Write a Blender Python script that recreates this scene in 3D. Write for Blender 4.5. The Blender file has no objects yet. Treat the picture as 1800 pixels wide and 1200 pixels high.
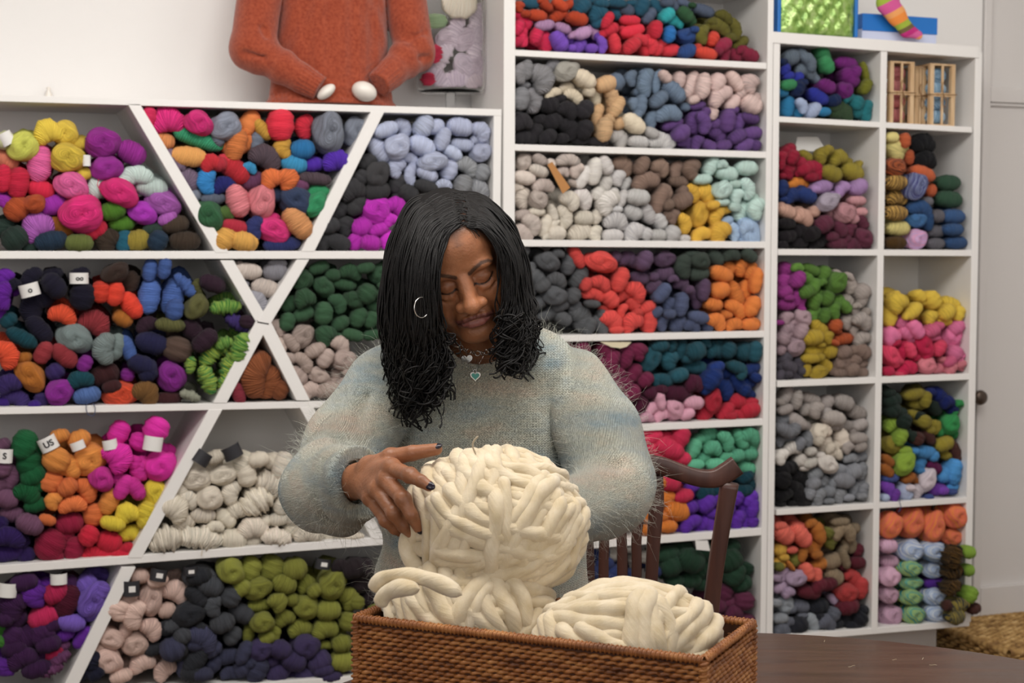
import bpy, bmesh, math, random
import numpy as np
from mathutils import Vector, Matrix
random.seed(7); rng = np.random.default_rng(7)
sc = bpy.context.scene
# ---------- camera ----------
FPX = 2700.0; TH = math.radians(20.79); PI_ = math.radians(3.37); RO = math.radians(-0.15)
HC = 1.42; D = 4.2
cam = bpy.data.objects.new('camera', bpy.data.cameras.new('camera')); sc.collection.objects.link(cam)
cam.data.sensor_width = 36; cam.data.lens = 36*FPX/1800
cam.location = (0, 0, HC)
cam.rotation_euler = (Matrix.Rotation(-TH, 3, 'Z') @ Matrix.Rotation(math.pi/2-PI_, 3, 'X') @ Matrix.Rotation(-RO, 3, 'Z')).to_euler()
cam.data.dof.use_dof = True; cam.data.dof.focus_distance = 2.5; cam.data.dof.aperture_fstop = 7.5
cam.data.clip_end = 60
sc.camera = cam
# ---------- world, lights, exposure ----------
w = bpy.data.worlds.new('World'); sc.world = w; w.use_nodes = True
w.node_tree.nodes['Background'].inputs[0].default_value = (1.0, .97, .94, 1)
w.node_tree.nodes['Background'].inputs[1].default_value = 0.28
def area(name, loc, target, sx, sy, power, col=(1, .96, .91)):
    l = bpy.data.lights.new(name, 'AREA'); l.shape = 'RECTANGLE'; l.size = sx; l.size_y = sy; l.energy = power; l.color = col
    o = bpy.data.objects.new(name, l); sc.collection.objects.link(o); o.location = loc
    o.rotation_euler = (Vector(target)-Vector(loc)).to_track_quat('-Z', 'Y').to_euler(); return o
area('ceiling_panel_light', (0.6, 2.2, 3.05), (1.2, 3.6, 0.8), 2.4, 1.0, 80)
area('ceiling_panel_light', (2.6, 2.6, 3.05), (2.6, 3.6, 0.8), 1.4, 1.0, 28)
area('front_fill_light', (-2.2, -0.6, 2.0), (1.2, 4.0, 1.2), 2.6, 2.0, 27, (1, .98, .96))  # added frontal fill light near the camera, no window stands here
area('front_fill_light', (1.6, -1.6, 2.2), (1.6, 4.0, 1.1), 3.0, 1.8, 27, (1, .97, .95))  # second added fill from behind the camera, aimed at the shelves
vs = sc.view_settings; vs.view_transform = 'Standard'; vs.look = 'None'; vs.gamma = 1; vs.use_curve_mapping = False; vs.exposure = 0.17
# ---------- rays ----------
cT, sT, cP, sP, cR, sR = math.cos(TH), math.sin(TH), math.cos(PI_), math.sin(PI_), math.cos(RO), math.sin(RO)
def ray(px, py):                       # direction in the level camera frame (right, forward, up)
    a = px-900; b = py-600; r = cR*a+sR*b; v = -sR*a+cR*b; u = -v
    return r/FPX, cP+u/FPX*sP, -sP+u/FPX*cP
def W(px, py, Y=D):                    # point of the sight line on the plane Y = const
    r, d, z = ray(px, py); x = r*cT+d*sT; y = -r*sT+d*cT; t = Y/y
    return Vector((x*t, Y, HC+z*t))
def Fl(px, py, d):                     # local foreground frame (right, forward, height) at forward distance d
    r, f, z = ray(px, py); t = d/f
    return np.array((r*t, d, HC+z*t))
FM = Matrix.Rotation(-TH, 4, 'Z')      # foreground frame -> world
# ---------- object helpers ----------
def link(o, parent=None):
    sc.collection.objects.link(o)
    if parent: o.parent = parent
    return o
def tag(o, label=None, cat=None, group=None, kind=None):
    for k, v in (('label', label), ('category', cat), ('group', group), ('kind', kind)):
        if v: o[k] = v
    return o
def empty(name, loc=(0, 0, 0), rz=0.0, label=None, cat=None, group=None):
    o = bpy.data.objects.new(name, None); o.location = loc; o.rotation_euler = (0, 0, rz); o.empty_display_size = .05
    link(o); return tag(o, label, cat, group)
def mesh_np(name, V, F, mat=None, parent=None, smooth=True, uv=None, loc=None):
    """V (n,3), F list or (m,4)/(m,3) array"""
    me = bpy.data.meshes.new(name); V = np.asarray(V, dtype=np.float32); F = np.asarray(F, dtype=np.int32)
    k = F.shape[1]; me.vertices.add(len(V)); me.vertices.foreach_set('co', V.ravel())
    me.loops.add(F.size); me.loops.foreach_set('vertex_index', F.ravel())
    me.polygons.add(len(F)); me.polygons.foreach_set('loop_start', np.arange(0, F.size, k, dtype=np.int32))
    me.update(calc_edges=True)
    if smooth: me.polygons.foreach_set('use_smooth', np.ones(len(F), bool))
    if uv is not None:
        l = me.uv_layers.new(name='UVMap'); u = np.asarray(uv, dtype=np.float32)
        if len(u) == len(V): u = u[F.ravel()]
        l.data.foreach_set('uv', u.ravel())
    me.validate()
    if mat: me.materials.append(mat)
    o = bpy.data.objects.new(name, me)
    if loc is not None: o.location = loc
    return link(o, parent)
def colattr(me, name, arr):
    a = me.attributes.new(name, 'FLOAT_COLOR', 'POINT'); c = np.ones((len(arr), 4), np.float32); c[:, :3] = arr; a.data.foreach_set('color', c.ravel())
def bmobj(name, bm, mat=None, parent=None, smooth=False, loc=(0, 0, 0)):
    me = bpy.data.meshes.new(name); bm.normal_update(); bm.to_mesh(me); bm.free()
    if smooth:
        for p in me.polygons: p.use_smooth = True
    if mat: me.materials.append(mat)
    o = bpy.data.objects.new(name, me); o.location = loc; return link(o, parent)
def prism(bm, pts, y0, y1):            # convex outline (x,z) extruded along y
    a = [bm.verts.new((x, y0, z)) for x, z in pts]; b = [bm.verts.new((x, y1, z)) for x, z in pts]; n = len(pts)
    bm.faces.new(a); bm.faces.new(b[::-1])
    for i in range(n): bm.faces.new((a[i], b[i], b[(i+1) % n], a[(i+1) % n]))
    bmesh.ops.recalc_face_normals(bm, faces=bm.faces[:])
def boxbm(bm, x0, x1, y0, y1, z0, z1, bev=0.0):
    prism(bm, [(x0, z0), (x1, z0), (x1, z1), (x0, z1)], y0, y1)
    if bev: bmesh.ops.bevel(bm, geom=bm.edges[:], offset=bev, segments=2, affect='EDGES', profile=.5)
    return bm
def box(name, x0, x1, y0, y1, z0, z1, mat, parent=None, bev=0.0, smooth=False):
    return bmobj(name, boxbm(bmesh.new(), x0, x1, y0, y1, z0, z1, bev), mat, parent, smooth)
def tube_np(P, R, ns=8, cap=True, squash=None):
    """swept tube through P (n,3) with radii R -> V,F quads"""
    P = np.asarray(P, float); n = len(P); R = np.broadcast_to(np.asarray(R, float), (n,))
    T = np.gradient(P, axis=0); T /= np.linalg.norm(T, axis=1)[:, None]+1e-12
    ref = np.array((0, 0, 1.)) if abs(T[0][2]) < .9 else np.array((1., 0, 0))
    N = np.zeros_like(P); v = np.cross(T[0], ref); v /= np.linalg.norm(v); N[0] = v
    for i in range(1, n):
        v = N[i-1]-T[i]*np.dot(N[i-1], T[i]); N[i] = v/(np.linalg.norm(v)+1e-12)
    B = np.cross(T, N); a = np.linspace(0, 2*math.pi, ns, endpoint=False)
    V = P[:, None]+R[:, None, None]*(np.cos(a)[None, :, None]*N[:, None]+np.sin(a)[None, :, None]*B[:, None])
    V = V.reshape(-1, 3); i = np.arange(n-1)[:, None]*ns; j = np.arange(ns)[None]; j2 = (j+1) % ns
    F = np.stack([i+j, i+j2, i+ns+j2, i+ns+j], -1).reshape(-1, 4)
    if cap:
        V = np.vstack([V, P[0], P[-1]]); k = n*ns; e = []
        for q in range(ns): e.append((k, (q+1) % ns, q, q)); e.append((k+1, (n-1)*ns+q, (n-1)*ns+(q+1) % ns, (n-1)*ns+(q+1) % ns))
        e = np.array(e); F = np.vstack([F, e])
    return V, F
class Acc:
    """collects pieces of ONE part"""
    def __init__(s): s.V = []; s.F = []; s.n = 0; s.U = []
    def add(s, V, F, U=None):
        s.V.append(V); s.F.append(np.asarray(F)+s.n); s.n += len(V)
        if U is not None: s.U.append(U)
    def build(s, name, mat, parent=None, smooth=True, loc=None):
        V = np.vstack(s.V); F = np.vstack(s.F)
        if F.shape[1] == 4 and (F[:, 2] == F[:, 3]).any():
            bad = F[:, 2] == F[:, 3]; q = F[~bad]; t = F[bad][:, :3]
            me = bpy.data.meshes.new(name); me.from_pydata(V.tolist(), [], q.tolist()+t.tolist())
            if smooth: me.polygons.foreach_set('use_smooth', np.ones(len(me.polygons), bool))
            if mat: me.materials.append(mat)
            o = bpy.data.objects.new(name, me)
            if loc is not None: o.location = loc
            return link(o, parent)
        return mesh_np(name, V, F, mat, parent, smooth, np.vstack(s.U) if s.U else None, loc)
def catmull(P, k=6):
    P = np.asarray(P, float); Q = np.vstack([2*P[0]-P[1], P, 2*P[-1]-P[-2]]); out = []
    t = np.linspace(0, 1, k, endpoint=False)[:, None]
    for i in range(len(P)-1):
        a, b, c, d = Q[i:i+4]
        out.append(.5*((2*b)+(-a+c)*t+(2*a-5*b+4*c-d)*t**2+(-a+3*b-3*c+d)*t**3))
    return np.vstack(out+[P[-1:]])
# ---------- materials ----------
def lin(h):
    c = np.array([int(h[i:i+2], 16)/255 for i in (0, 2, 4)]); return np.where(c <= .04045, c/12.92, ((c+.055)/1.055)**2.4)
def newmat(name, col=(.8, .8, .8), rough=.5, **k):
    m = bpy.data.materials.new(name); m.use_nodes = True; b = m.node_tree.nodes['Principled BSDF']
    if isinstance(col, str): col = lin(col)
    b.inputs['Base Color'].default_value = (*col, 1); b.inputs['Roughness'].default_value = rough
    for a, v in k.items(): b.inputs[a.replace('_', ' ')].default_value = v
    return m
def nd(m, t, **k):
    n = m.node_tree.nodes.new(t)
    for a, v in k.items():
        if a.startswith('i_'):
            key = a[2:]; key = int(key) if key.isdigit() else key.replace('_', ' '); n.inputs[key].default_value = v
        else: setattr(n, a, v)
    return n
def lk(m, a, b): m.node_tree.links.new(a, b)
def bsdf(m): return m.node_tree.nodes['Principled BSDF']
def ramp(m, fac, stops):
    r = nd(m, 'ShaderNodeValToRGB'); e = r.color_ramp.elements
    while len(e) < len(stops): e.new(.5)
    for i, (p, c) in enumerate(stops): e[i].position = p; e[i].color = (*c, 1) if len(c) == 3 else c
    lk(m, fac, r.inputs[0]); return r
def noisebump(m, scale, strength, dist=.001, detail=3, vec=None):
    tc = nd(m, 'ShaderNodeTexCoord'); n = nd(m, 'ShaderNodeTexNoise', i_Scale=scale, i_Detail=detail); lk(m, vec or tc.outputs['Object'], n.inputs['Vector'])
    b = nd(m, 'ShaderNodeBump', i_Strength=strength, i_Distance=dist); lk(m, n.outputs[0], b.inputs['Height']); lk(m, b.outputs[0], bsdf(m).inputs['Normal']); return n, b
M = {}
M['shelf'] = newmat('white_paint', (.80, .785, .765), .42); noisebump(M['shelf'], 14, .15, .002)
M['wall'] = newmat('wall_paint', (.80, .785, .77), .75); noisebump(M['wall'], 60, .12, .001)
M['door'] = newmat('door_paint', (.66, .635, .62), .5); noisebump(M['door'], 20, .1, .001)
M['ceil'] = newmat('ceiling_paint', (.82, .81, .79), .8); noisebump(M['ceil'], 60, .1)
M['base'] = newmat('plinth_paint', (.50, .47, .45), .6); noisebump(M['base'], 30, .1)
# floor: planks in the material only where hidden; plain boards
m = M['floor'] = newmat('floor_wood', (.20, .13, .08), .4)
tc = nd(m, 'ShaderNodeTexCoord'); n = nd(m, 'ShaderNodeTexNoise', i_Scale=6., i_Detail=6.); mp = nd(m, 'ShaderNodeMapping'); mp.inputs['Scale'].default_value = (1, 12, 1)
lk(m, tc.outputs['Object'], mp.inputs[0]); lk(m, mp.outputs[0], n.inputs[0]); r = ramp(m, n.outputs[0], [(.3, (.13, .08, .05)), (.7, (.26, .17, .10))]); lk(m, r.outputs[0], bsdf(m).inputs['Base Color'])
def yarnmat(name, typ):
    m = newmat(name, (.5, .5, .5), .88); b = bsdf(m)
    b.inputs['Sheen Weight'].default_value = .06; b.inputs['Sheen Roughness'].default_value = .5; b.inputs['Specular IOR Level'].default_value = .12
    a1 = nd(m, 'ShaderNodeAttribute', attribute_type=typ, attribute_name='col1'); a2 = nd(m, 'ShaderNodeAttribute', attribute_type=typ, attribute_name='col2')
    uv = nd(m, 'ShaderNodeUVMap'); uv.uv_map = 'UVMap'
    tc = nd(m, 'ShaderNodeTexCoord')
    n = nd(m, 'ShaderNodeTexNoise', i_Scale=3.5, i_Detail=3.); mp = nd(m, 'ShaderNodeMapping'); mp.inputs['Scale'].default_value = (3.0, .5, 1); lk(m, uv.outputs[0], mp.inputs[0]); lk(m, mp.outputs[0], n.inputs[0])
    r = ramp(m, n.outputs[0], [(.45, (0, 0, 0)), (.55, (1, 1, 1))])
    mx = nd(m, 'ShaderNodeMix', data_type='RGBA'); lk(m, r.outputs[0], mx.inputs[0]); lk(m, a1.outputs['Color'], mx.inputs[6]); lk(m, a2.outputs['Color'], mx.inputs[7])
    # strands: thin grooves across the skein, from its own UV
    wv = nd(m, 'ShaderNodeTexWave', i_Scale=2.9, i_Distortion=5.0, i_Detail=2.); wv.inputs['Detail Scale'].default_value = 1.4; wv.bands_direction = 'X'; lk(m, uv.outputs[0], wv.inputs[0])
    hs = nd(m, 'ShaderNodeMix', data_type='RGBA', blend_type='MULTIPLY'); hs.inputs[0].default_value = 1
    r2 = ramp(m, wv.outputs[1], [(0, (.82, .82, .82)), (.5, (1.05, 1.05, 1.05))]); lk(m, mx.outputs[2], hs.inputs[6]); lk(m, r2.outputs[0], hs.inputs[7]); lk(m, hs.outputs[2], b.inputs['Base Color'])  # shade of the grooves between strands is multiplied into the colour
    bp = nd(m, 'ShaderNodeBump', i_Strength=.6, i_Distance=.0035); lk(m, wv.outputs[1], bp.inputs['Height'])
    n2 = nd(m, 'ShaderNodeTexNoise', i_Scale=260., i_Detail=2.); lk(m, tc.outputs['Object'], n2.inputs[0]); n2.inputs['Scale'].default_value = 9 if typ == 'OBJECT' else 260
    bp2 = nd(m, 'ShaderNodeBump', i_Strength=.25, i_Distance=.002); lk(m, n2.outputs[0], bp2.inputs['Height']); lk(m, bp.outputs[0], bp2.inputs['Normal']); lk(m, bp2.outputs[0], b.inputs['Normal'])
    return m
M['yarn_o'] = yarnmat('yarn_fibre', 'OBJECT'); M['yarn_g'] = yarnmat('yarn_fibre_pile', 'GEOMETRY')
# ---------- room ----------
YB = D+.30
def st(o): o['kind'] = 'structure'; return o
st(box('floor', -3.6, 4.4, -3.0, YB+.15, -.05, 0, M['floor']))
st(box('ceiling', -3.6, 4.4, -3.0, YB+.15, 3.1, 3.15, M['ceil']))
XD = W(1722, 300, YB).x                # start of the door zone
st(box('wall_back', -3.6, XD-.005, YB, YB+.1, 0, 3.1, M['wall']))
st(box('wall_left', -3.7, -3.6, -1.0, YB, 0, 3.1, M['wall']))
st(box('wall_right', 4.4, 4.5, -3.0, YB, 0, 3.1, M['wall']))

# ---------- lattice shelf (left unit) ----------
def bar(name, pa, pb, ta, tb, Y0, Y1, mat, parent):
    """board whose front edge runs pa->pb (pixels of the front face's upper/left edge), ta/tb = thickness offset in pixels"""
    A = W(*pa, Y0); B = W(*pb, Y0); A2 = W(pa[0]+ta[0], pa[1]+ta[1], Y0); B2 = W(pb[0]+tb[0], pb[1]+tb[1], Y0)
    bm = bmesh.new(); prism(bm, [(A.x, A.z), (B.x, B.z), (B2.x, B2.z), (A2.x, A2.z)], Y0, Y1)
    bmesh.ops.bevel(bm, geom=bm.edges[:], offset=.0012, segments=1, affect='EDGES')
    o = bmobj(name, bm, mat, parent); return o
lat = empty('lattice_shelf', (0, D, 0), 0, 'white wooden shelf unit divided by crossing diagonal boards, under the rust sweater', 'shelf')
def under(root):                       # parts are modelled in world space; shift into the root's frame
    loc = Vector(root.location)
    for c in root.children:
        if c.get('_s'): continue
        c['_s'] = 1; del c['_s']; c.location = Vector(c.location)-loc
S = M['shelf']; YBk = YB-.012
bar('top_board', (-260, 165), (880, 192), (0, 12), (0, 12), D, YBk, S, lat)
bar('shelf_board', (-260, 447), (886, 441), (0, 14), (0, 14), D+.001, YBk, S, lat)
bar('shelf_board', (-260, 727), (886, 699), (0, 13), (0, 11), D+.001, YBk, S, lat)
bar('shelf_board', (-260, 1019), (884, 928), (0, 15), (0, 14), D+.001, YBk, S, lat)
bar('shelf_board', (-260, 1256), (884, 1170), (0, 15), (0, 14), D+.001, YBk, S, lat)
bar('side_panel', (866, 200), (858, 1500), (14, 0), (13, 0), D+.001, YBk, S, lat)
bar('diagonal_board', (222, 186), (378, 447), (22, 0), (24, 0), D, YBk, S, lat)
bar('diagonal_board', (386, 460), (452, 572), (24, 0), (20, -6), D, YBk, S, lat)
bar('diagonal_board', (449, 565), (522, 706), (24, -4), (24, 0), D, YBk, S, lat)
bar('diagonal_board', (527, 717), (655, 948), (24, 0), (24, 0), D, YBk, S, lat)
bar('diagonal_board', (650, 197), (528, 444), (24, 0), (24, 0), D-.0005, YBk, S, lat)
bar('diagonal_board', (521, 458), (450, 570), (22, 0), (24, 4), D-.0005, YBk, S, lat)
bar('diagonal_board', (450, 566), (375, 711), (24, 4), (24, 0), D-.0005, YBk, S, lat)
bar('diagonal_board', (368, 722), (226, 984), (24, 0), (25, 0), D-.0005, YBk, S, lat)
bar('diagonal_board', (216, 1000), (90, 1262), (25, 0), (25, 0), D-.0005, YBk, S, lat)
L0 = W(-250, 500).x; L1 = W(884, 500, YB).x-.01
box('back_panel', L0, W(870, 500).x, YBk+.0005, YB-.001, .1, W(0, 172).z-.01, S, lat)
under(lat)
# ---------- middle bookcase ----------
mid = empty('tall_bookcase', (0, D, 0), 0, 'tall white bookcase with wide open shelves right behind the woman', 'bookcase')
def panel_x(name, px, wpx, z0, z1, Y0, parent, pyref=440):
    a = W(px, pyref, Y0).x; b = W(px+wpx, pyref, Y0).x
    return box(name, a, b, Y0, YBk, z0, z1, S, parent, .0012)
zt = W(900, -60).z
panel_x('side_panel', 884, 20, .0, zt, D-.002, mid)
panel_x('side_panel', 1344, 10, .0, zt, D-.002, mid)
xm0 = 902; xm1 = 1345
for a, b, t in ((-62, -30, 11), (87, 108, 11), (253, 264, 11.5), (421, 422, 12), (591, 579, 11.5), (756, 733, 12), (962, 925, 13), (1166, 1112, 13)):
    bar('shelf_board', (xm0, a), (xm1, b), (0, t), (0, t), D, YBk, S, mid)
box('back_panel', W(902, 440).x, W(1345, 440).x, YBk+.0005, YB-.001, .05, zt, S, mid)
under(mid)
# ---------- right bookcase ----------
rb = empty('cube_bookcase', (0, D, 0), 0, 'white cube bookcase two cubbies wide beside the panelled door', 'bookcase')
zr = W(1540, 66).z-.001; zb = W(1540, 1106).z
panel_x('side_panel', 1355, 11, zb, zr-.02, D-.001, rb)
panel_x('divider', 1542, 11, zb, zr-.02, D-.0005, rb)
panel_x('side_panel', 1707, 12, zb, zr-.02, D-.001, rb)
bar('top_board', (1356, 53), (1719, 78), (0, 20), (0, 20), D-.004, YBk, S, rb)
for a, b, t in ((202, 219, 10), (435, 435, 11), (667, 652, 11), (893, 869, 10), (1115, 1085, 11)):
    bar('shelf_board', (1367, a), (1707, b), (0, t), (0, t), D, YBk, S, rb)
box('back_panel', W(1366, 440).x, W(1707, 440).x, YBk+.0005, YB-.001, zb, zr-.02, S, rb)
box('plinth', W(1368, 440).x, W(1700, 440).x-.02, D+.10, YBk, 0, W(1540, 1108).z-.012, M['base'], rb, .001)
under(rb)
# ---------- door on the far right ----------
dr = empty('door_1', (XD, YB, 0)); dr['kind'] = 'structure'
def dbox(n, x0, x1, y0, y1, z0, z1, b=.003): return box(n, x0-XD, x1-XD, y0-YB, y1-YB, z0, z1, M['door'], dr, b)
zr1 = W(1760, 150, YB).z; zr2 = W(1760, 176, YB).z
dbox('panel', XD, 4.39, YB+.012, YB+.05, .02, 3.09)
dbox('stile', XD, XD+.03, YB-.01, YB+.02, .02, 3.09)
dbox('rail', XD+.03, 4.38, YB-.012, YB+.02, zr2, zr1)
dbox('molding', XD+.03, 4.38, YB-.002, YB+.02, zr2-.012, zr2)
dbox('rail', XD+.03, 4.38, YB-.012, YB+.02, .02, .22)
M['bronze'] = newmat('dark_bronze', (.10, .075, .06), .35, Metallic=.8); noisebump(M['bronze'], 80, .1)
def lathe(name, prof, mat, parent=None, ns=32, loc=(0, 0, 0), rot=None, smooth=True):
    V = []; F = []
    for r, z in prof:
        for k in range(ns): a = 2*math.pi*k/ns; V.append((r*math.cos(a), r*math.sin(a), z))
    for i in range(len(prof)-1):
        for k in range(ns): k2 = (k+1) % ns; F.append((i*ns+k, i*ns+k2, (i+1)*ns+k2, (i+1)*ns+k))
    V = np.array(V)
    if rot is not None: V = V @ np.array(rot.to_3x3()).T
    return mesh_np(name, V, F, mat, parent, smooth, None, loc)
kp = W(1722, 694, YB-.045)
lathe('door_knob', [(.0005, 0), (.022, .001), (.024, .005), (.010, .008), (.009, .022), (.022, .030), (.027, .042), (.023, .052), (.012, .057), (.0005, .058)], M['bronze'], dr, 28,
      (kp.x-XD, -.009, kp.z), Matrix.Rotation(math.pi/2, 4, 'X'))

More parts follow.
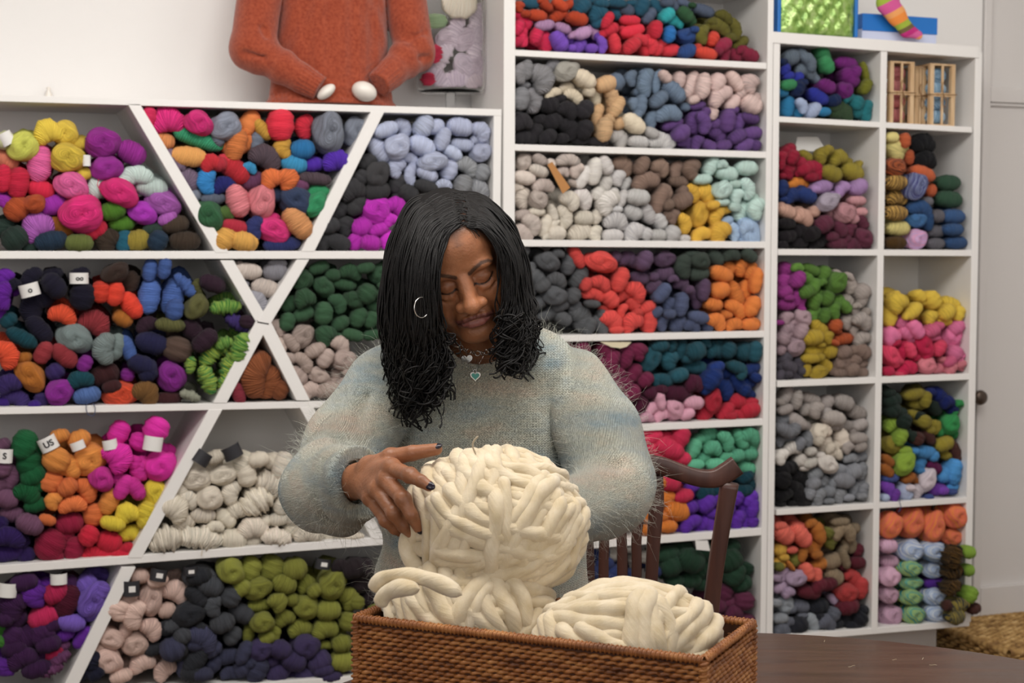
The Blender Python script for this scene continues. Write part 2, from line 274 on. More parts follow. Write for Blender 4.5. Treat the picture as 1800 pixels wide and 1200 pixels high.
YARN = """
@L1|lattice shelf's upper left cubby|0,0,2.609
c9cc9a grey-green:15 655 90 80 30
b4b648 lime green:100 685 135 125 60 k
ef8a68 salmon:25 745 115 80 -35
e6c63a yellow:212 612 125 110 20;292 622 115 115 -20 k;305 735 148 130 10 k;380 810 70 55 20;362 672 60 60 0
df5a9c rose pink:178 765 165 108 80;325 865 145 125 -20 k
8b1c86 magenta purple:465 665 150 135 20 k;600 710 130 105 -30;485 780 135 112 10 k
c5103a crimson:80 850 140 100 80;10 830 125 75 85;185 882 120 92 -20;425 1060 125 100 20
bdd0ca pale mint:448 872 115 105 20;620 812 150 88 5;690 868 145 95 -10
e6187c hot pink:545 892 165 120 -25 k;370 990 185 170 30 k
a254ac orchid purple:745 942 150 115 -15 k;165 1045 150 125 30 b;765 1010 90 60 30
9a1fa6 violet:240 950 120 90 20;650 985 125 100 -20 k;12 932 60 80 60
a5461c rust:155 945 95 82 20 k;75 968 120 110 45
8c5216 brown:280 1052 130 85 -40 b
44701f green:515 975 115 90 20;555 1035 115 75 5
2b3d36 dark bottle green:65 1105 120 110 30;8 1062 90 110 90;138 1142 80 60 20;700 1062 95 60 10
24394e dark slate blue:232 1115 145 90 10;722 1112 95 90 60
59632f dark olive:360 1125 125 85 0
3e332a dark brown:485 1110 115 105 60;800 1038 125 85 10;845 1112 140 88 0
1c5d74 dark teal:568 1115 100 80 80
8c7c2b mustard brown:632 1110 115 95 10
@L2|lattice shelf's upper triangle cubby|0,0,2.609
dc1c7c hot pink:762 556 160 118 5 b;905 572 125 108 -15 k
c2184e raspberry:676 545 95 70 80
7d8494 blue grey:1028 588 140 125 40 k;880 905 80 70 20
2f8a63 green:905 642 235 80 -18 r
e89656 orange:745 655 100 78 -10
e7a556 apricot:862 725 160 90 -5
e8843f bright orange:1080 672 150 90 70;1140 570 120 85 60
75637a dusty mauve:800 745 120 70 -50;860 825 110 90 -30
b8202e red:962 752 95 80 20;1072 785 150 100 -40
1f74b4 blue:942 836 125 85 85
22256a navy:1022 855 110 80 10
5a6170 slate:975 918 110 60 5
d9707c dusty rose:1088 928 120 105 80
2e5b3c bottle green:952 998 140 130 -45 k
47632e moss:1040 982 90 70 20
a82238 dark red:1072 1045 115 65 -10
dfa64a golden:1028 1102 115 100 50;1112 1112 120 95 -15
@L2|lattice shelf's upper triangle cubby|380,0,2.6096
d8203c scarlet red:290 578 145 125 85;395 585 115 80 80
d2a038 mustard:208 600 110 62 -50;298 685 95 80 90
e8803a bright orange:135 580 130 85 60;92 665 150 100 15
6a7484 slate:182 655 90 65 80;12 625 90 90 40
747a88 steel grey:510 612 175 140 90 k;632 608 130 115 80 k
1e72ac blue:392 690 110 90 5
4d4048 charcoal plum:225 725 150 110 -30 b;450 825 150 60 -5
2b86b4 cerulean:352 758 120 85 -10;150 775 70 50 -20
4a22a0 royal purple:548 738 130 100 5;440 760 95 70 10
b9283a red:75 780 165 95 -40;8 760 80 70 10
663b5c plum:165 835 110 80 20;390 850 80 70 60
e87436 orange:250 822 105 90 30;328 825 100 100 -60
222c60 navy:35 855 110 75 10
d87a84 dusty rose:95 928 150 100 -75;205 930 150 125 80 k
2f3c58 midnight blue:262 900 95 70 -10;362 925 145 130 -20 k
2f8f5e emerald green:460 880 110 60 10;450 940 120 85 60 k
f0a566 apricot:372 1028 160 105 -50
d8237a hot pink:262 1060 155 110 -15 k;245 1005 90 50 0
a52a3a dark red:88 1042 120 60 -10
2c3468 indigo:170 1050 110 75 80;300 1125 170 70 5
47622e moss:35 985 90 65 10
e0aa4c golden:122 1112 135 95 -10
@L3|lattice shelf's upper right cubby|380,0,2.6096
aab2cc pale blue grey:775 598 115 70 20;855 588 95 70 -60;948 580 105 85 60;995 582 95 72 15;1115 582 120 85 -10;1215 602 100 80 -50;745 692 130 85 -50;825 675 120 110 60 k;940 672 125 90 -25;1035 640 110 68 70;1125 665 110 60 -5;1212 700 90 80 40 k;1080 702 95 60 -30;890 730 75 55 -25;990 742 125 85 10 k;820 770 95 75 60;885 803 105 55 85;965 800 100 65 -25;1065 780 100 80 70;1042 845 80 45 -5;1215 640 90 50 -10
8a8d92 mid grey:1150 762 115 75 -35 b;1215 792 80 75 60;1130 850 95 80 70;1230 868 110 80 -20 b;1240 925 100 55 -10;1255 960 80 50 70;1180 835 80 60 80;1268 1010 70 50 80
3b3b3e charcoal:735 805 125 105 60 k;620 870 120 100 20;735 880 120 85 10;825 845 95 75 60;880 890 95 80 -30;960 858 110 60 -15;690 745 90 70 30;640 940 110 80 60;560 965 100 80 40;520 1040 90 75 20;585 1040 95 75 70;490 1110 100 80 40;560 1115 110 75 -20;845 905 90 60 0;660 820 80 70 50;1010 880 90 55 0
b414ae vivid magenta:730 965 135 130 30 k;825 945 100 80 -30;665 1045 100 90 20;635 1112 75 85 -50;708 1118 95 75 -10;745 1055 95 60 20;780 1100 90 60 60;795 1010 70 60 30;690 1010 70 50 10
@L4|lattice shelf's left cubby of second row|0,440,3.913
5c128e deep violet:10 330 200 130 80;15 210 150 130 60;110 290 90 60 70;5 470 110 60 80
1c1a2c black navy:205 215 190 120 60;370 260 190 150 -50;565 330 190 170 80;330 340 150 100 60;220 400 250 160 70 b;270 560 220 130 -50;100 250 90 80 20;360 180 140 90 10;540 180 150 90 20
3a2c26 dark brown:790 170 190 130 30 k;890 220 150 140 -50 b
e2391f red orange:690 300 150 130 80;790 310 170 120 80;900 390 200 130 -55
3f5c9c denim blue:1025 330 240 150 80;1030 150 160 100 80;1190 330 260 150 75;1270 250 190 110 -50 l;1130 130 160 90 80;880 690 190 100 -70;1200 420 150 120 80
5c5c34 olive:1350 400 180 140 60 k;1170 525 200 100 -5;1350 270 130 80 90
33202e dark plum:1460 240 180 120 -20;1320 560 170 130 -50;1410 630 190 130 40;1700 500 90 110 80;1010 520 160 110 20
3f7430/7a9a40 leaf green:1550 400 210 120 5 l;1650 680 220 130 70 l;1540 650 130 90 20 l
3a2a66 deep purple:1640 510 190 110 -30 l;380 850 130 120 30;290 1040 90 110 80;60 930 170 130 20;120 1030 200 120 -30
96a83c/3f7a3c yellow green:1450 720 200 130 50 l;1590 800 200 150 60 l;1430 900 200 130 -70 l;1560 900 160 110 40 l;1310 800 120 80 80 l
e84c24 bright orange:432 455 195 130 -20;50 730 210 150 -60;835 1000 240 165 10 k
8a2c34 brick red:655 510 220 170 -30 b;300 720 160 120 60;445 740 200 130 -45
a8641c ochre:845 480 140 120 -30;165 755 110 80 10;210 880 230 170 -50 k
6e7c7c slate green grey:515 620 230 190 -20 k;710 690 220 150 85 b;795 680 190 120 70
12424e dark teal:150 620 220 110 -30;550 900 190 120 10;60 500 120 100 40
222244 dark navy:1045 650 220 150 -15;980 800 200 130 -20;1020 860 130 120 30
56443c taupe brown:1220 690 170 210 70
3e1f22 dark maroon:720 870 200 150 20;1160 1030 180 90 0;770 950 130 90 10
7c1a84 bright purple:1180 880 200 190 -40 k;585 795 120 100 60;880 870 90 100 80;410 990 190 170 50 k
49669e mid blue:600 1010 185 120 10
6a4a24 brown:1010 990 190 160 -40 b
8a8c7c beige grey:1310 1010 140 80 -20 l
3a1a7a indigo:240 1080 90 70 10;30 1060 80 80 10
@L5|small upper diamond between the crossing boards|380,440,4
b3a79e pale taupe:220 155 195 115 -5;345 275 200 130 -15;150 130 100 80 40
85858e lilac grey:410 155 170 130 10;275 375 190 160 -50;200 250 60 50 20;430 100 130 60 0
@L6|second row cubby beside the woman's shoulder|380,440,4
34543b forest green:600 215 150 140 60 k;755 260 150 140 -40 k;945 155 160 110 -15;900 245 170 90 -10;620 340 150 130 20 b;520 385 140 110 30;615 455 150 100 20;755 450 160 130 85;860 375 150 110 -55;965 355 140 110 -30 k;1060 310 140 140 50;1150 170 140 140 30 k;1000 475 150 120 60;870 520 140 100 30;765 600 150 140 50;500 510 130 110 70;960 600 160 90 -15;1130 410 150 90 -20;1090 490 130 110 60;720 130 150 90 20;820 180 110 90 0;1160 320 90 90 70;1200 500 90 100 50;1050 130 130 80 10;1100 600 130 80 10;850 620 90 70 40;1180 250 90 60 10
a8968e beige taupe:430 550 140 110 -40 b;440 680 150 110 -60;605 610 170 150 50 k;530 660 150 90 -50;700 710 150 100 25;770 765 140 110 60;620 790 170 100 -50 b;875 665 150 110 -40 b;510 775 110 100 40;900 775 160 140 20 k;570 890 160 120 -40;720 885 160 110 -20 k;660 990 150 120 20;790 985 180 110 15;850 880 110 100 60;930 850 90 80 20;900 950 110 100 20;370 560 60 80 70;820 930 90 60 20
@L7|small lower diamond between the crossing boards|380,440,4
7a4426 chestnut brown:270 880 330 190 75 b;370 920 250 190 -80;450 990 140 120 60;310 780 140 120 60
8a2c3c wine red:155 1010 170 90 -70
@L8|lattice shelf's third row left cubby|0,720,2.5
165a34 emerald green:110 165 130 110 70;130 245 120 110 80;150 300 115 90 30;125 375 120 95 -30;160 430 100 70 10;180 330 80 60 60
6a4560 dusty plum:45 310 115 90 70;15 270 80 70 70;30 400 110 90 -20;60 470 110 75 -10;135 515 120 90 -25;10 170 80 60 30;0 340 70 80 80
2e1a56 dark violet:40 570 150 90 -10;30 640 150 80 5;120 650 80 70 20;100 590 70 70 40;10 510 60 60 40
f0963c apricot orange:250 230 110 120 60;310 260 120 85 -60;395 228 145 130 30 k;350 140 100 80 20;265 125 85 60 10;485 412 120 85 60;235 410 80 70 60;285 270 80 60 0
f07c3a bright orange:225 325 95 110 70;300 350 90 80 30;385 360 120 85 -60;320 425 125 75 5;415 470 100 95 80;212 495 75 50 -20;250 330 70 60 50
e010a4 neon magenta:525 215 140 120 -60;705 255 130 125 40 k;525 110 110 90 60;690 95 110 110 60;620 150 80 100 70;745 230 70 60 70;590 240 60 80 80
c41a90 deep magenta pink:615 265 110 85 80;448 312 110 100 -40 k;545 350 115 70 60;600 355 110 70 -60;520 310 60 50 20
e4cc2c yellow:685 370 110 120 -10 k;560 462 105 95 20;645 455 90 80 60;500 510 110 65 -15;580 550 110 75 0 b;640 500 70 60 40
8c1238 burgundy:310 510 120 100 10;225 605 140 130 60;330 620 105 90 70;245 655 80 60 0;290 570 80 60 50
c81234 crimson:395 565 90 85 60;485 590 110 95 -20;415 635 105 55 0;560 620 70 50 20;470 640 80 50 0;540 640 90 45 0
@L9|third row cubby of cream yarn|240,720,2.5
e9dfcd cream:262 305 135 120 20 k;175 440 130 110 -40;130 575 150 140 10 l;285 570 190 120 -10 l;380 290 130 90 20 k;325 395 105 105 40 k;415 370 110 80 70;470 240 110 90 60;485 290 110 90 -80;530 405 150 135 30 l;600 330 150 130 -20 l;430 575 115 90 -10;515 525 135 90 5;395 485 100 75 -40;440 450 90 80 20;295 470 110 70 -5;235 400 90 70 -40;210 500 100 70 20;620 565 135 95 -10 l;515 580 80 50 0;630 485 90 60 10;685 530 80 75 60;760 550 130 75 -5;645 250 120 90 70;540 225 90 70 10;350 215 90 60 20;200 370 90 70 -60;650 420 100 80 60;700 480 90 60 20;850 560 90 40 0;905 555 80 30 0;960 560 90 35 0;330 240 100 70 30;560 500 80 60 20;600 230 80 70 30;350 520 80 50 0
@L10|lattice shelf's bottom left cubby|0,720,2.5
3a1a44 dark purple:60 870 140 120 60;75 930 110 90 30;120 1010 150 120 20;60 1010 110 90 60;190 990 110 90 30;100 1100 140 100 20;70 1060 110 80 10;180 1090 130 90 40;220 1040 110 80 10;110 770 120 80 10;300 800 130 90 60;170 1150 130 80 10;30 930 80 70 10;250 900 90 70 30;230 960 100 70 20
5a1c8c violet:150 830 100 110 80;205 790 90 90 60;140 780 90 60 20;10 1140 80 130 80;370 1010 110 60 50;290 1000 90 60 20
b0144c raspberry:250 815 110 95 30;200 920 140 100 20;240 1080 90 60 20
4c1228 dark maroon:300 850 150 110 70;260 870 90 70 20
6c50b0 lavender violet:410 845 170 130 70 k;385 780 100 90 30;320 945 120 80 -10;450 810 90 70 60
6a3a64 dusky mauve:270 1105 100 60 30 l;230 1150 110 70 20 l;260 1050 110 60 10
3e7a2c green:10 980 70 90 70;8 1030 50 60 50
@L11|lattice shelf's wide bottom cubby|0,720,2.5
cfb0a4 pale blush:520 890 90 100 70;570 840 90 75 60;590 910 130 95 70;490 1010 130 90 -20 k;600 1035 110 110 40 k;675 970 110 85 -50 b;480 1110 130 110 -20 k;630 1120 120 80 20 b;728 1150 110 80 40 b;540 1180 100 60 10;670 835 150 100 80 k;780 805 120 95 -30;740 890 80 70 10;700 760 90 60 10;620 740 80 70 0;440 1060 70 60 50;560 975 80 60 60
1f2136 black navy:410 1110 90 90 60;370 1160 90 80 20;430 1170 80 60 30
2e3036 charcoal:880 740 110 80 10;870 830 120 80 -50;835 905 130 110 10 k;750 965 100 70 10;820 1000 90 70 30;780 1060 110 110 20;870 1100 150 90 50;850 1160 100 80 10;680 1060 80 60 10;890 980 80 80 20
@L11|lattice shelf's wide bottom cubby|240,720,2.5
45484e charcoal grey:290 745 150 110 -10 k;330 780 120 100 -20;275 820 100 80 -60;340 870 100 80 80;420 830 90 90 60;240 905 120 105 10;385 945 110 85 20;470 900 110 90 -30;210 1000 80 80 30;430 1000 90 70 50;160 960 90 60 10
3a3c54 slate navy:300 1010 150 100 -40 b;165 1060 110 105 20;240 1110 160 90 60;340 1060 90 70 30;410 1090 100 70 10;480 1075 110 60 60;350 1120 90 70 50;300 1170 90 60 0;420 1160 90 60 0;540 1150 120 90 60;270 1040 80 60 0;480 1140 90 80 30;510 1120 60 50 30
7b7e30 olive green:420 715 120 110 -30 k;505 705 110 100 60;600 700 110 110 70;700 705 110 100 10;540 790 120 95 20 k;470 790 80 70 40;655 770 110 85 -20;752 770 90 80 20;865 770 130 120 60 k;940 830 110 90 -60 b;545 865 110 55 5;630 850 85 85 -50;750 870 110 105 10 k;850 885 110 90 0;560 940 100 90 0 k;657 920 95 70 20;725 962 110 80 10;835 965 120 90 10;940 935 80 90 70;500 990 85 55 80;580 1010 70 60 20;615 990 80 50 75;910 1030 90 80 10;915 1110 110 90 -5;830 1038 80 40 0;790 800 70 60 30;690 840 60 60 0;975 850 60 70 80
3d3358 dark violet:550 1060 110 100 10 k;640 1060 100 85 -20;750 1045 120 110 20 k;810 1110 110 100 20;700 1110 110 90 -20;750 1170 110 60 10;630 1160 110 80 20;860 1180 110 50 0;830 1150 90 60 0;680 1180 90 50 0;930 1180 90 50 0;600 1110 80 60 0
2a2226 black brown:960 700 110 90 20;990 760 100 90 60;900 690 80 60 10;1010 700 90 90 20
@M1|topmost visible shelf of the middle bookcase|890,0,3.75
1f5066 teal blue:150 25 120 70 0;490 40 130 100 40;590 80 140 120 30;700 70 120 90 -60;720 20 140 60 0;880 40 130 100 60;980 40 120 80 -30;620 20 110 60 0;560 10 100 60 0;600 140 110 80 30;830 20 110 50 0;440 20 80 60 30
4e5a70 slate blue:780 60 110 80 -20;1090 25 90 60 -50;930 100 120 80 50;1290 65 160 80 -15;1170 20 120 50 -20;1050 15 90 60 0
b43e1a rust orange:50 40 70 80 70;255 40 90 60 -30;345 30 110 70 -30;195 100 130 75 -5;335 100 140 80 25;460 120 140 90 -10;400 30 90 60 30;230 10 80 40 0;120 90 60 50 0
d81c50 raspberry pink:90 110 120 90 -50;55 180 110 80 60;90 230 150 90 90;230 260 160 120 -30 b;60 270 100 70 20;190 230 110 80 70;130 160 70 60 60
b58ab4 lilac:245 165 130 70 10;360 185 120 70 -15;495 215 120 80 20;565 205 110 70 -50;200 160 60 50 0;440 230 80 50 0
7246b4 violet purple:340 270 140 100 -50;400 240 110 60 -60;470 300 110 85 40;555 315 80 60 0;625 290 115 65 -80;595 240 60 60 0;420 315 60 50 0
d0203a red:655 130 120 75 60;805 130 140 70 0;820 200 170 85 15;975 190 120 90 80;680 190 110 80 30;760 210 90 70 -60;640 215 90 60 30;930 260 100 80 0;890 90 60 50 0
e83042 bright red:705 280 130 80 -75;820 295 140 90 40;905 310 110 80 -65;950 290 110 90 -60;1015 280 90 60 30;1070 325 140 80 5;880 250 110 60 -20;990 320 80 70 60;760 330 80 50 0
24aab0 turquoise:1050 95 110 90 40;1110 135 110 75 -15
2f5538 bottle green:1170 90 120 90 -40;1200 130 90 80 -60;1210 30 60 40 0
1a70bc bright blue:1065 220 110 85 80
2a4a86 royal blue:1180 230 130 100 10 k;1185 330 120 90 20;1230 190 60 50 0
5e5a22 olive:1280 220 130 85 80;1390 160 180 100 -20;1500 180 150 80 -70;1530 275 130 75 30;1430 100 130 70 -30;1350 140 80 50 0;1250 170 60 40 0;1470 240 80 60 0
cc3c2a vermilion:1350 250 100 85 60;1310 345 150 80 -10;1250 310 60 50 60
84203c wine:1420 290 120 90 30;1430 350 130 70 80;1500 355 110 80 -20;1600 355 120 85 -20;1550 320 90 60 0;1390 330 60 60 0
@M2|middle bookcase shelf with grey and blush yarn|890,0,3.75
7e7e82 mid grey:65 480 140 90 80;125 460 130 85 80;230 510 200 160 -60 b;75 650 150 110 80;175 660 170 130 -80 b;110 560 80 50 0;300 430 120 80 20
98958e silver grey:385 470 170 130 20 k;430 440 90 60 10
dccfb6 cream:510 520 160 110 -30;300 610 120 60 25;440 630 150 80 -30 b;580 620 140 90 80;385 570 110 60 15;540 600 70 80 70;835 810 165 110 -35
cfa87c tan:650 550 140 110 20;690 630 170 90 -70 b;720 700 150 90 60;590 755 150 85 80;640 850 160 110 80;735 810 90 80 20;670 780 70 70 20
2c2a2e near black:280 690 120 110 20;400 720 140 110 -30;510 720 130 110 50;100 800 130 110 10;170 880 160 110 50;300 800 140 110 20;410 840 150 120 -50 b;510 850 130 110 60;100 900 130 90 10;270 900 120 90 30;480 920 120 60 0;600 930 140 60 0;360 910 110 70 10;220 790 90 70 20;60 760 80 60 10;350 650 80 50 20
66788e dusty blue:710 540 120 120 40;810 510 110 80 80;905 540 190 100 80;980 530 160 70 75;1100 600 170 110 -40;1000 650 140 90 40;880 690 140 80 80;950 780 130 90 60;1060 740 190 110 5;840 680 90 90 60;1170 700 70 60 0;870 600 90 60 10;1060 560 80 60 0;860 750 70 60 60;920 470 110 50 0
e2c6c0 blush pink:1040 500 100 70 -40;1130 520 110 90 80;1210 550 180 90 70;1290 560 170 100 80;1380 540 130 110 60;1400 620 180 110 40 b;1500 530 160 90 -50;1590 540 130 130 60 b;1560 590 120 80 20;1480 670 120 90 40;1610 680 140 120 -30;1350 740 90 80 70;1230 650 80 60 20;1540 640 80 60 0;1640 640 80 70 60
5c3e78 purple:1250 690 120 60 10;1230 790 170 110 70;1300 800 150 90 -75;1090 810 150 80 20;1150 870 120 100 40;1180 930 130 80 -20;1370 810 90 70 20;1390 880 130 100 -40 b;1450 790 150 110 80;1520 800 130 90 60;1600 770 130 80 -10;1520 890 120 90 30;1620 870 130 90 10;1430 950 110 70 10;1570 950 130 80 20;1330 950 110 70 -20;1250 930 110 80 50;1640 950 70 70 60;1480 720 100 60 10;1310 730 60 60 60
b8b6b4 pale grey:740 905 130 110 -45;870 930 140 80 -5;1010 920 190 110 -10;950 870 110 70 -20;1070 940 80 70 0
@M3|middle bookcase shelf with beige and mustard yarn|890,260,3.75
b9aca4 warm grey beige:110 90 110 100 50 k;215 75 100 70 -30;400 75 170 80 0 b;455 140 110 80 50;240 245 150 90 0;210 340 120 110 -20 k;100 440 110 70 10;170 500 150 110 -60 b;110 560 140 110 -30;370 150 90 70 -10;440 230 80 50 -20
ddd2c6 oatmeal:115 195 150 90 -10;210 150 130 80 -20;95 330 140 100 80;70 260 90 60 10;290 100 70 60 -30
ded9d4 off white:575 150 180 100 80;500 190 160 90 60;650 110 130 90 -60;650 230 130 90 60;660 350 180 130 50 b;500 330 150 120 -40;600 300 90 80 60;700 300 90 70 60
efe6d6 ivory:420 340 140 110 -40;385 450 160 100 -80;510 460 130 100 0;250 510 150 90 70;330 560 120 100 0;480 550 170 120 15;300 430 130 70 -70;270 580 80 50 0;590 450 110 80 60;580 560 110 90 80;200 420 110 60 0;310 500 80 60 60
bfbdbc pale grey:730 190 110 90 60;780 230 100 70 60;760 330 120 60 70;865 320 160 110 -5;720 475 170 120 -10 b;830 420 130 100 -20;930 430 140 90 -60;700 575 140 90 0;840 550 160 120 30 b;1000 570 110 80 0;1090 560 110 110 60;1010 480 110 90 -60;1170 590 80 50 0;920 560 80 90 60;720 400 90 50 0
7e685c mocha brown:765 110 150 120 -40 b;890 110 130 90 60;1010 120 130 110 -30;1110 140 130 90 70;1210 130 140 120 70;915 210 190 110 15 b;1130 215 140 80 -5;1050 280 120 80 -60;1000 340 190 110 70;1160 340 140 110 30;1070 370 80 70 30;1090 440 110 90 60;1000 170 90 50 0;1070 440 80 90 30;1160 280 80 70 60
b9d6ce pale aqua:1345 110 140 90 60;1450 160 150 100 -10;1580 125 150 100 0;1290 200 130 70 5;1420 270 130 110 50 k;1510 310 110 90 60;1590 260 150 95 -75;1550 400 160 120 40 b;1650 390 150 110 70;1420 100 80 60 0;1500 230 90 60 0;1620 330 80 80 20;1420 350 100 50 0;1500 380 60 90 80
dcac34 mustard yellow:1230 290 130 90 -70;1310 295 160 120 -40 b;1265 430 170 130 80 k;1380 440 150 90 60;1175 490 140 90 -75;1280 560 150 90 20 b;1400 550 170 130 50 b;1440 400 90 60 10;1360 370 90 60 10;1320 400 80 90 60
a3bfe0 sky blue:1695 550 200 150 -70 k;1580 510 110 90 20;1500 540 130 80 -70;1450 475 90 60 20;1560 590 110 50 0;1630 470 90 50 20
@M4|middle bookcase shelf with grey, coral and orange yarn|900,420,3.53
56585c charcoal grey:50 150 150 90 80;90 210 140 110 60 k;150 240 120 100 -40;220 140 140 120 -20 k;350 150 150 100 70;280 250 130 90 -20;415 235 150 100 60;265 350 150 120 0 k;190 290 100 80 30;300 410 120 80 20;430 480 170 130 -60 b;550 530 140 90 -60;380 350 100 90 60;500 400 100 50 -5;390 420 90 70 20;100 320 100 80 -40;150 400 130 90 20;250 450 110 80 20;320 490 110 80 -30;480 540 110 80 60;560 470 70 70 60;170 130 70 60 20;60 80 100 70 20;280 90 90 60 10;30 260 80 80 30;200 480 90 60 20
dc4640 coral red:400 110 150 80 -60;550 140 190 130 -10 k;670 250 160 100 65;550 270 140 90 -25 b;510 330 160 100 -10 b;610 370 120 100 -50;770 320 150 110 -45 b;690 340 100 80 20;750 400 100 90 -50;840 420 110 80 20;620 500 160 110 -40 b;740 510 160 110 30 b;850 505 150 100 85;680 440 100 60 60;580 430 70 60 10;460 280 90 70 60;650 560 90 50 0;780 450 70 50 0
58425c aubergine purple:720 120 130 100 -10 b;820 130 130 100 60;945 120 130 100 10 k;790 240 130 80 -10;945 210 120 90 10;880 290 110 80 30;1050 270 110 90 -20;1140 360 130 90 -60;1190 310 140 80 80;640 110 80 80 40;880 230 60 60 0;1000 240 70 50 0;1100 310 60 60 0
4b5472 slate blue:930 330 140 90 50;975 400 110 80 40;1050 400 150 90 80;1160 480 130 80 -10;930 510 110 80 70;1030 520 120 100 20;1120 530 110 80 -20;1210 540 80 70 0;900 450 80 60 40;980 460 80 60 0
3b463f dark green grey:1060 160 160 110 80 b;1165 130 120 110 10 k;1160 210 130 90 10;1260 110 120 90 -40;1360 90 120 80 5;1470 95 110 80 -30;1120 90 110 50 0;1310 90 70 60 60
e88232 bright orange:1300 210 150 95 -20;1420 160 130 85 60;1480 190 110 70 60;1520 250 160 80 80;1290 310 120 110 20;1380 330 170 100 -60;1450 300 140 80 80;1250 400 120 80 -5;1390 420 160 90 -35 b;1520 410 140 100 60;1270 500 140 100 -30;1380 520 130 75 10;1490 520 120 80 0;1330 460 90 60 0;1350 170 90 70 -60;1550 510 60 80 60;1470 440 70 60 60
@M5|middle bookcase shelf with teal and burgundy yarn|900,420,3.53
701f44 burgundy:580 690 130 110 -50;710 730 150 90 70;620 760 150 100 80;750 830 140 100 50;830 870 110 90 40;690 900 130 100 0 k;740 950 120 110 20;660 830 100 70 20;780 690 110 120 60;560 770 110 80 60;700 990 90 60 0;620 920 100 80 20;640 860 80 60 30;780 900 80 80 30
4a1830 dark maroon:870 950 110 80 10;1020 950 200 100 -5;1130 890 120 110 0;800 1020 110 90 50;930 930 80 60 0
1f4e5c dark teal:860 740 160 120 70 k;970 740 130 130 60;1050 680 130 80 80;1140 690 130 120 20;1260 680 110 110 0;1340 680 110 110 60;1440 690 120 120 30;1520 690 130 90 80;1140 790 160 90 -5;1040 840 120 90 20;1400 790 130 80 -20;950 870 110 80 -20;900 870 90 80 60;920 660 120 80 10;990 660 90 70 60;1200 640 80 60 0;1430 830 80 60 60;1090 740 70 60 0;1290 650 70 60 0
16306e royal navy:1240 860 160 120 50;1320 920 150 110 -50 b;1400 880 130 90 -60;1510 890 160 100 40;1490 800 130 70 20;1270 790 110 70 20;1500 950 120 60 0;1210 920 90 70 40;1450 930 80 70 60;1540 850 60 80 60;1340 830 80 60 0
d69cb2 light pink:920 990 140 70 -75;880 1040 120 80 20;1010 1050 130 110 -30 k;1130 1010 130 90 0;930 1080 120 80 20;1090 1080 100 70 20;840 1100 90 60 0;780 1110 90 60 10;730 1120 60 40 0;1000 1100 70 50 0;860 1110 60 50 0
b41c34 cardinal red:1250 1000 150 100 80 k;1200 1075 120 90 40;1330 1060 130 80 40;1400 1000 110 100 10;1420 1080 120 60 -10;1510 1050 130 100 10;1500 1000 100 50 0;1360 1090 90 50 0;1550 1080 60 50 30
@M6|middle bookcase shelf with green and violet yarn|1030,730,3
c41f4a raspberry red:440 170 170 110 -20;500 110 120 100 60;350 110 120 80 20;500 220 120 80 -10;350 170 90 80 -30;450 350 110 90 -10;520 420 110 75 10;420 110 90 60 0;300 130 90 80 20;390 220 90 50 0;330 80 80 50 0
54a482 sea green:650 95 110 80 20;570 170 110 80 60;675 165 100 80 -10;745 125 120 75 -60;820 120 120 75 -60;890 100 120 90 -20;800 205 90 70 10;890 195 100 70 0;620 220 100 60 30;690 255 110 70 0;580 255 100 60 0;890 265 100 75 -20;740 215 80 60 20;920 150 60 60 60;600 120 70 60 20;850 170 60 50 0;760 170 60 50 0
103e4c deep teal:640 400 110 70 10;690 390 70 80 60;850 320 90 60 30;900 350 80 70 -20;840 390 100 70 0;880 300 80 50 0
c8701e burnt orange:430 430 80 100 70;485 500 140 110 -10;440 580 100 70 0;320 530 60 110 80;410 350 50 90 70;320 600 60 60 0;380 470 60 60 0;410 530 60 60 0
5a24a0 violet:640 460 110 90 40;560 480 80 70 20;555 560 130 80 30;640 560 110 90 -20;560 380 90 60 30;800 430 80 70 60;875 430 100 80 50;900 480 110 70 80;800 540 110 90 60;870 540 100 90 20;670 510 80 60 0;500 590 60 50 0;720 560 90 80 40;840 480 80 60 0;600 600 80 40 0;760 490 70 60 40;910 550 60 70 70;700 440 70 70 30
@M7|lowest shelf of the middle bookcase|1030,730,3
203c2c dark forest green:460 790 130 110 20;560 760 150 130 -20;620 800 130 110 20;440 730 130 90 10;770 760 130 120 30;790 830 130 110 60;830 880 110 90 20;780 890 90 90 20;560 860 120 90 0;620 880 90 80 0;520 700 120 80 0;780 690 90 80 60;640 720 110 90 20;850 800 70 90 70;480 870 100 70 0
5a2440 plum:840 970 100 120 80;740 930 90 90 60;790 1030 100 80 0;860 1070 70 110 80;700 1000 110 90 20;760 980 80 70 0;800 1100 90 60 0;700 1080 110 80 0
24305c navy:100 780 110 90 20;170 830 110 90 0;250 840 90 70 10;120 860 110 70 0;370 820 80 60 0;50 830 90 80 0
8a8680 stone grey:260 750 60 80 80;310 740 70 90 70;20 790 60 80 60;240 700 70 50 0
@R1|top cubby of the right bookcase|1340,0,4.5
5c6876 storm grey:220 440 130 130 20;300 420 110 90 -40;360 470 170 100 -50;340 540 180 120 -20 b;400 600 110 70 -40
2f7a4c green with yellow:470 420 160 110 -70;500 500 140 110 -60;200 660 130 90 10
6c1c70 dark magenta:650 490 200 110 -5;680 600 170 130 -40;640 700 130 130 30 k;500 670 150 110 -20;720 560 120 100 60
6a6c1c olive yellow:800 560 170 60 -75;810 670 130 90 60
26309a cobalt blue:430 750 190 110 -25;200 590 90 70 20;170 540 100 80 60;270 600 100 80 20
14264e navy:270 690 130 110 60;560 780 110 100 20;150 480 60 90 80;310 640 90 60 0
1a6a94 teal blue:190 830 170 120 80;280 870 110 90 60;150 720 100 80 0;480 870 110 70 0
8e9cb8 pale slate:390 860 150 110 30;310 820 130 80 -60
1a6c74 deep teal:820 860 170 110 80;740 800 110 120 60;680 760 110 70 20;750 870 90 100 70
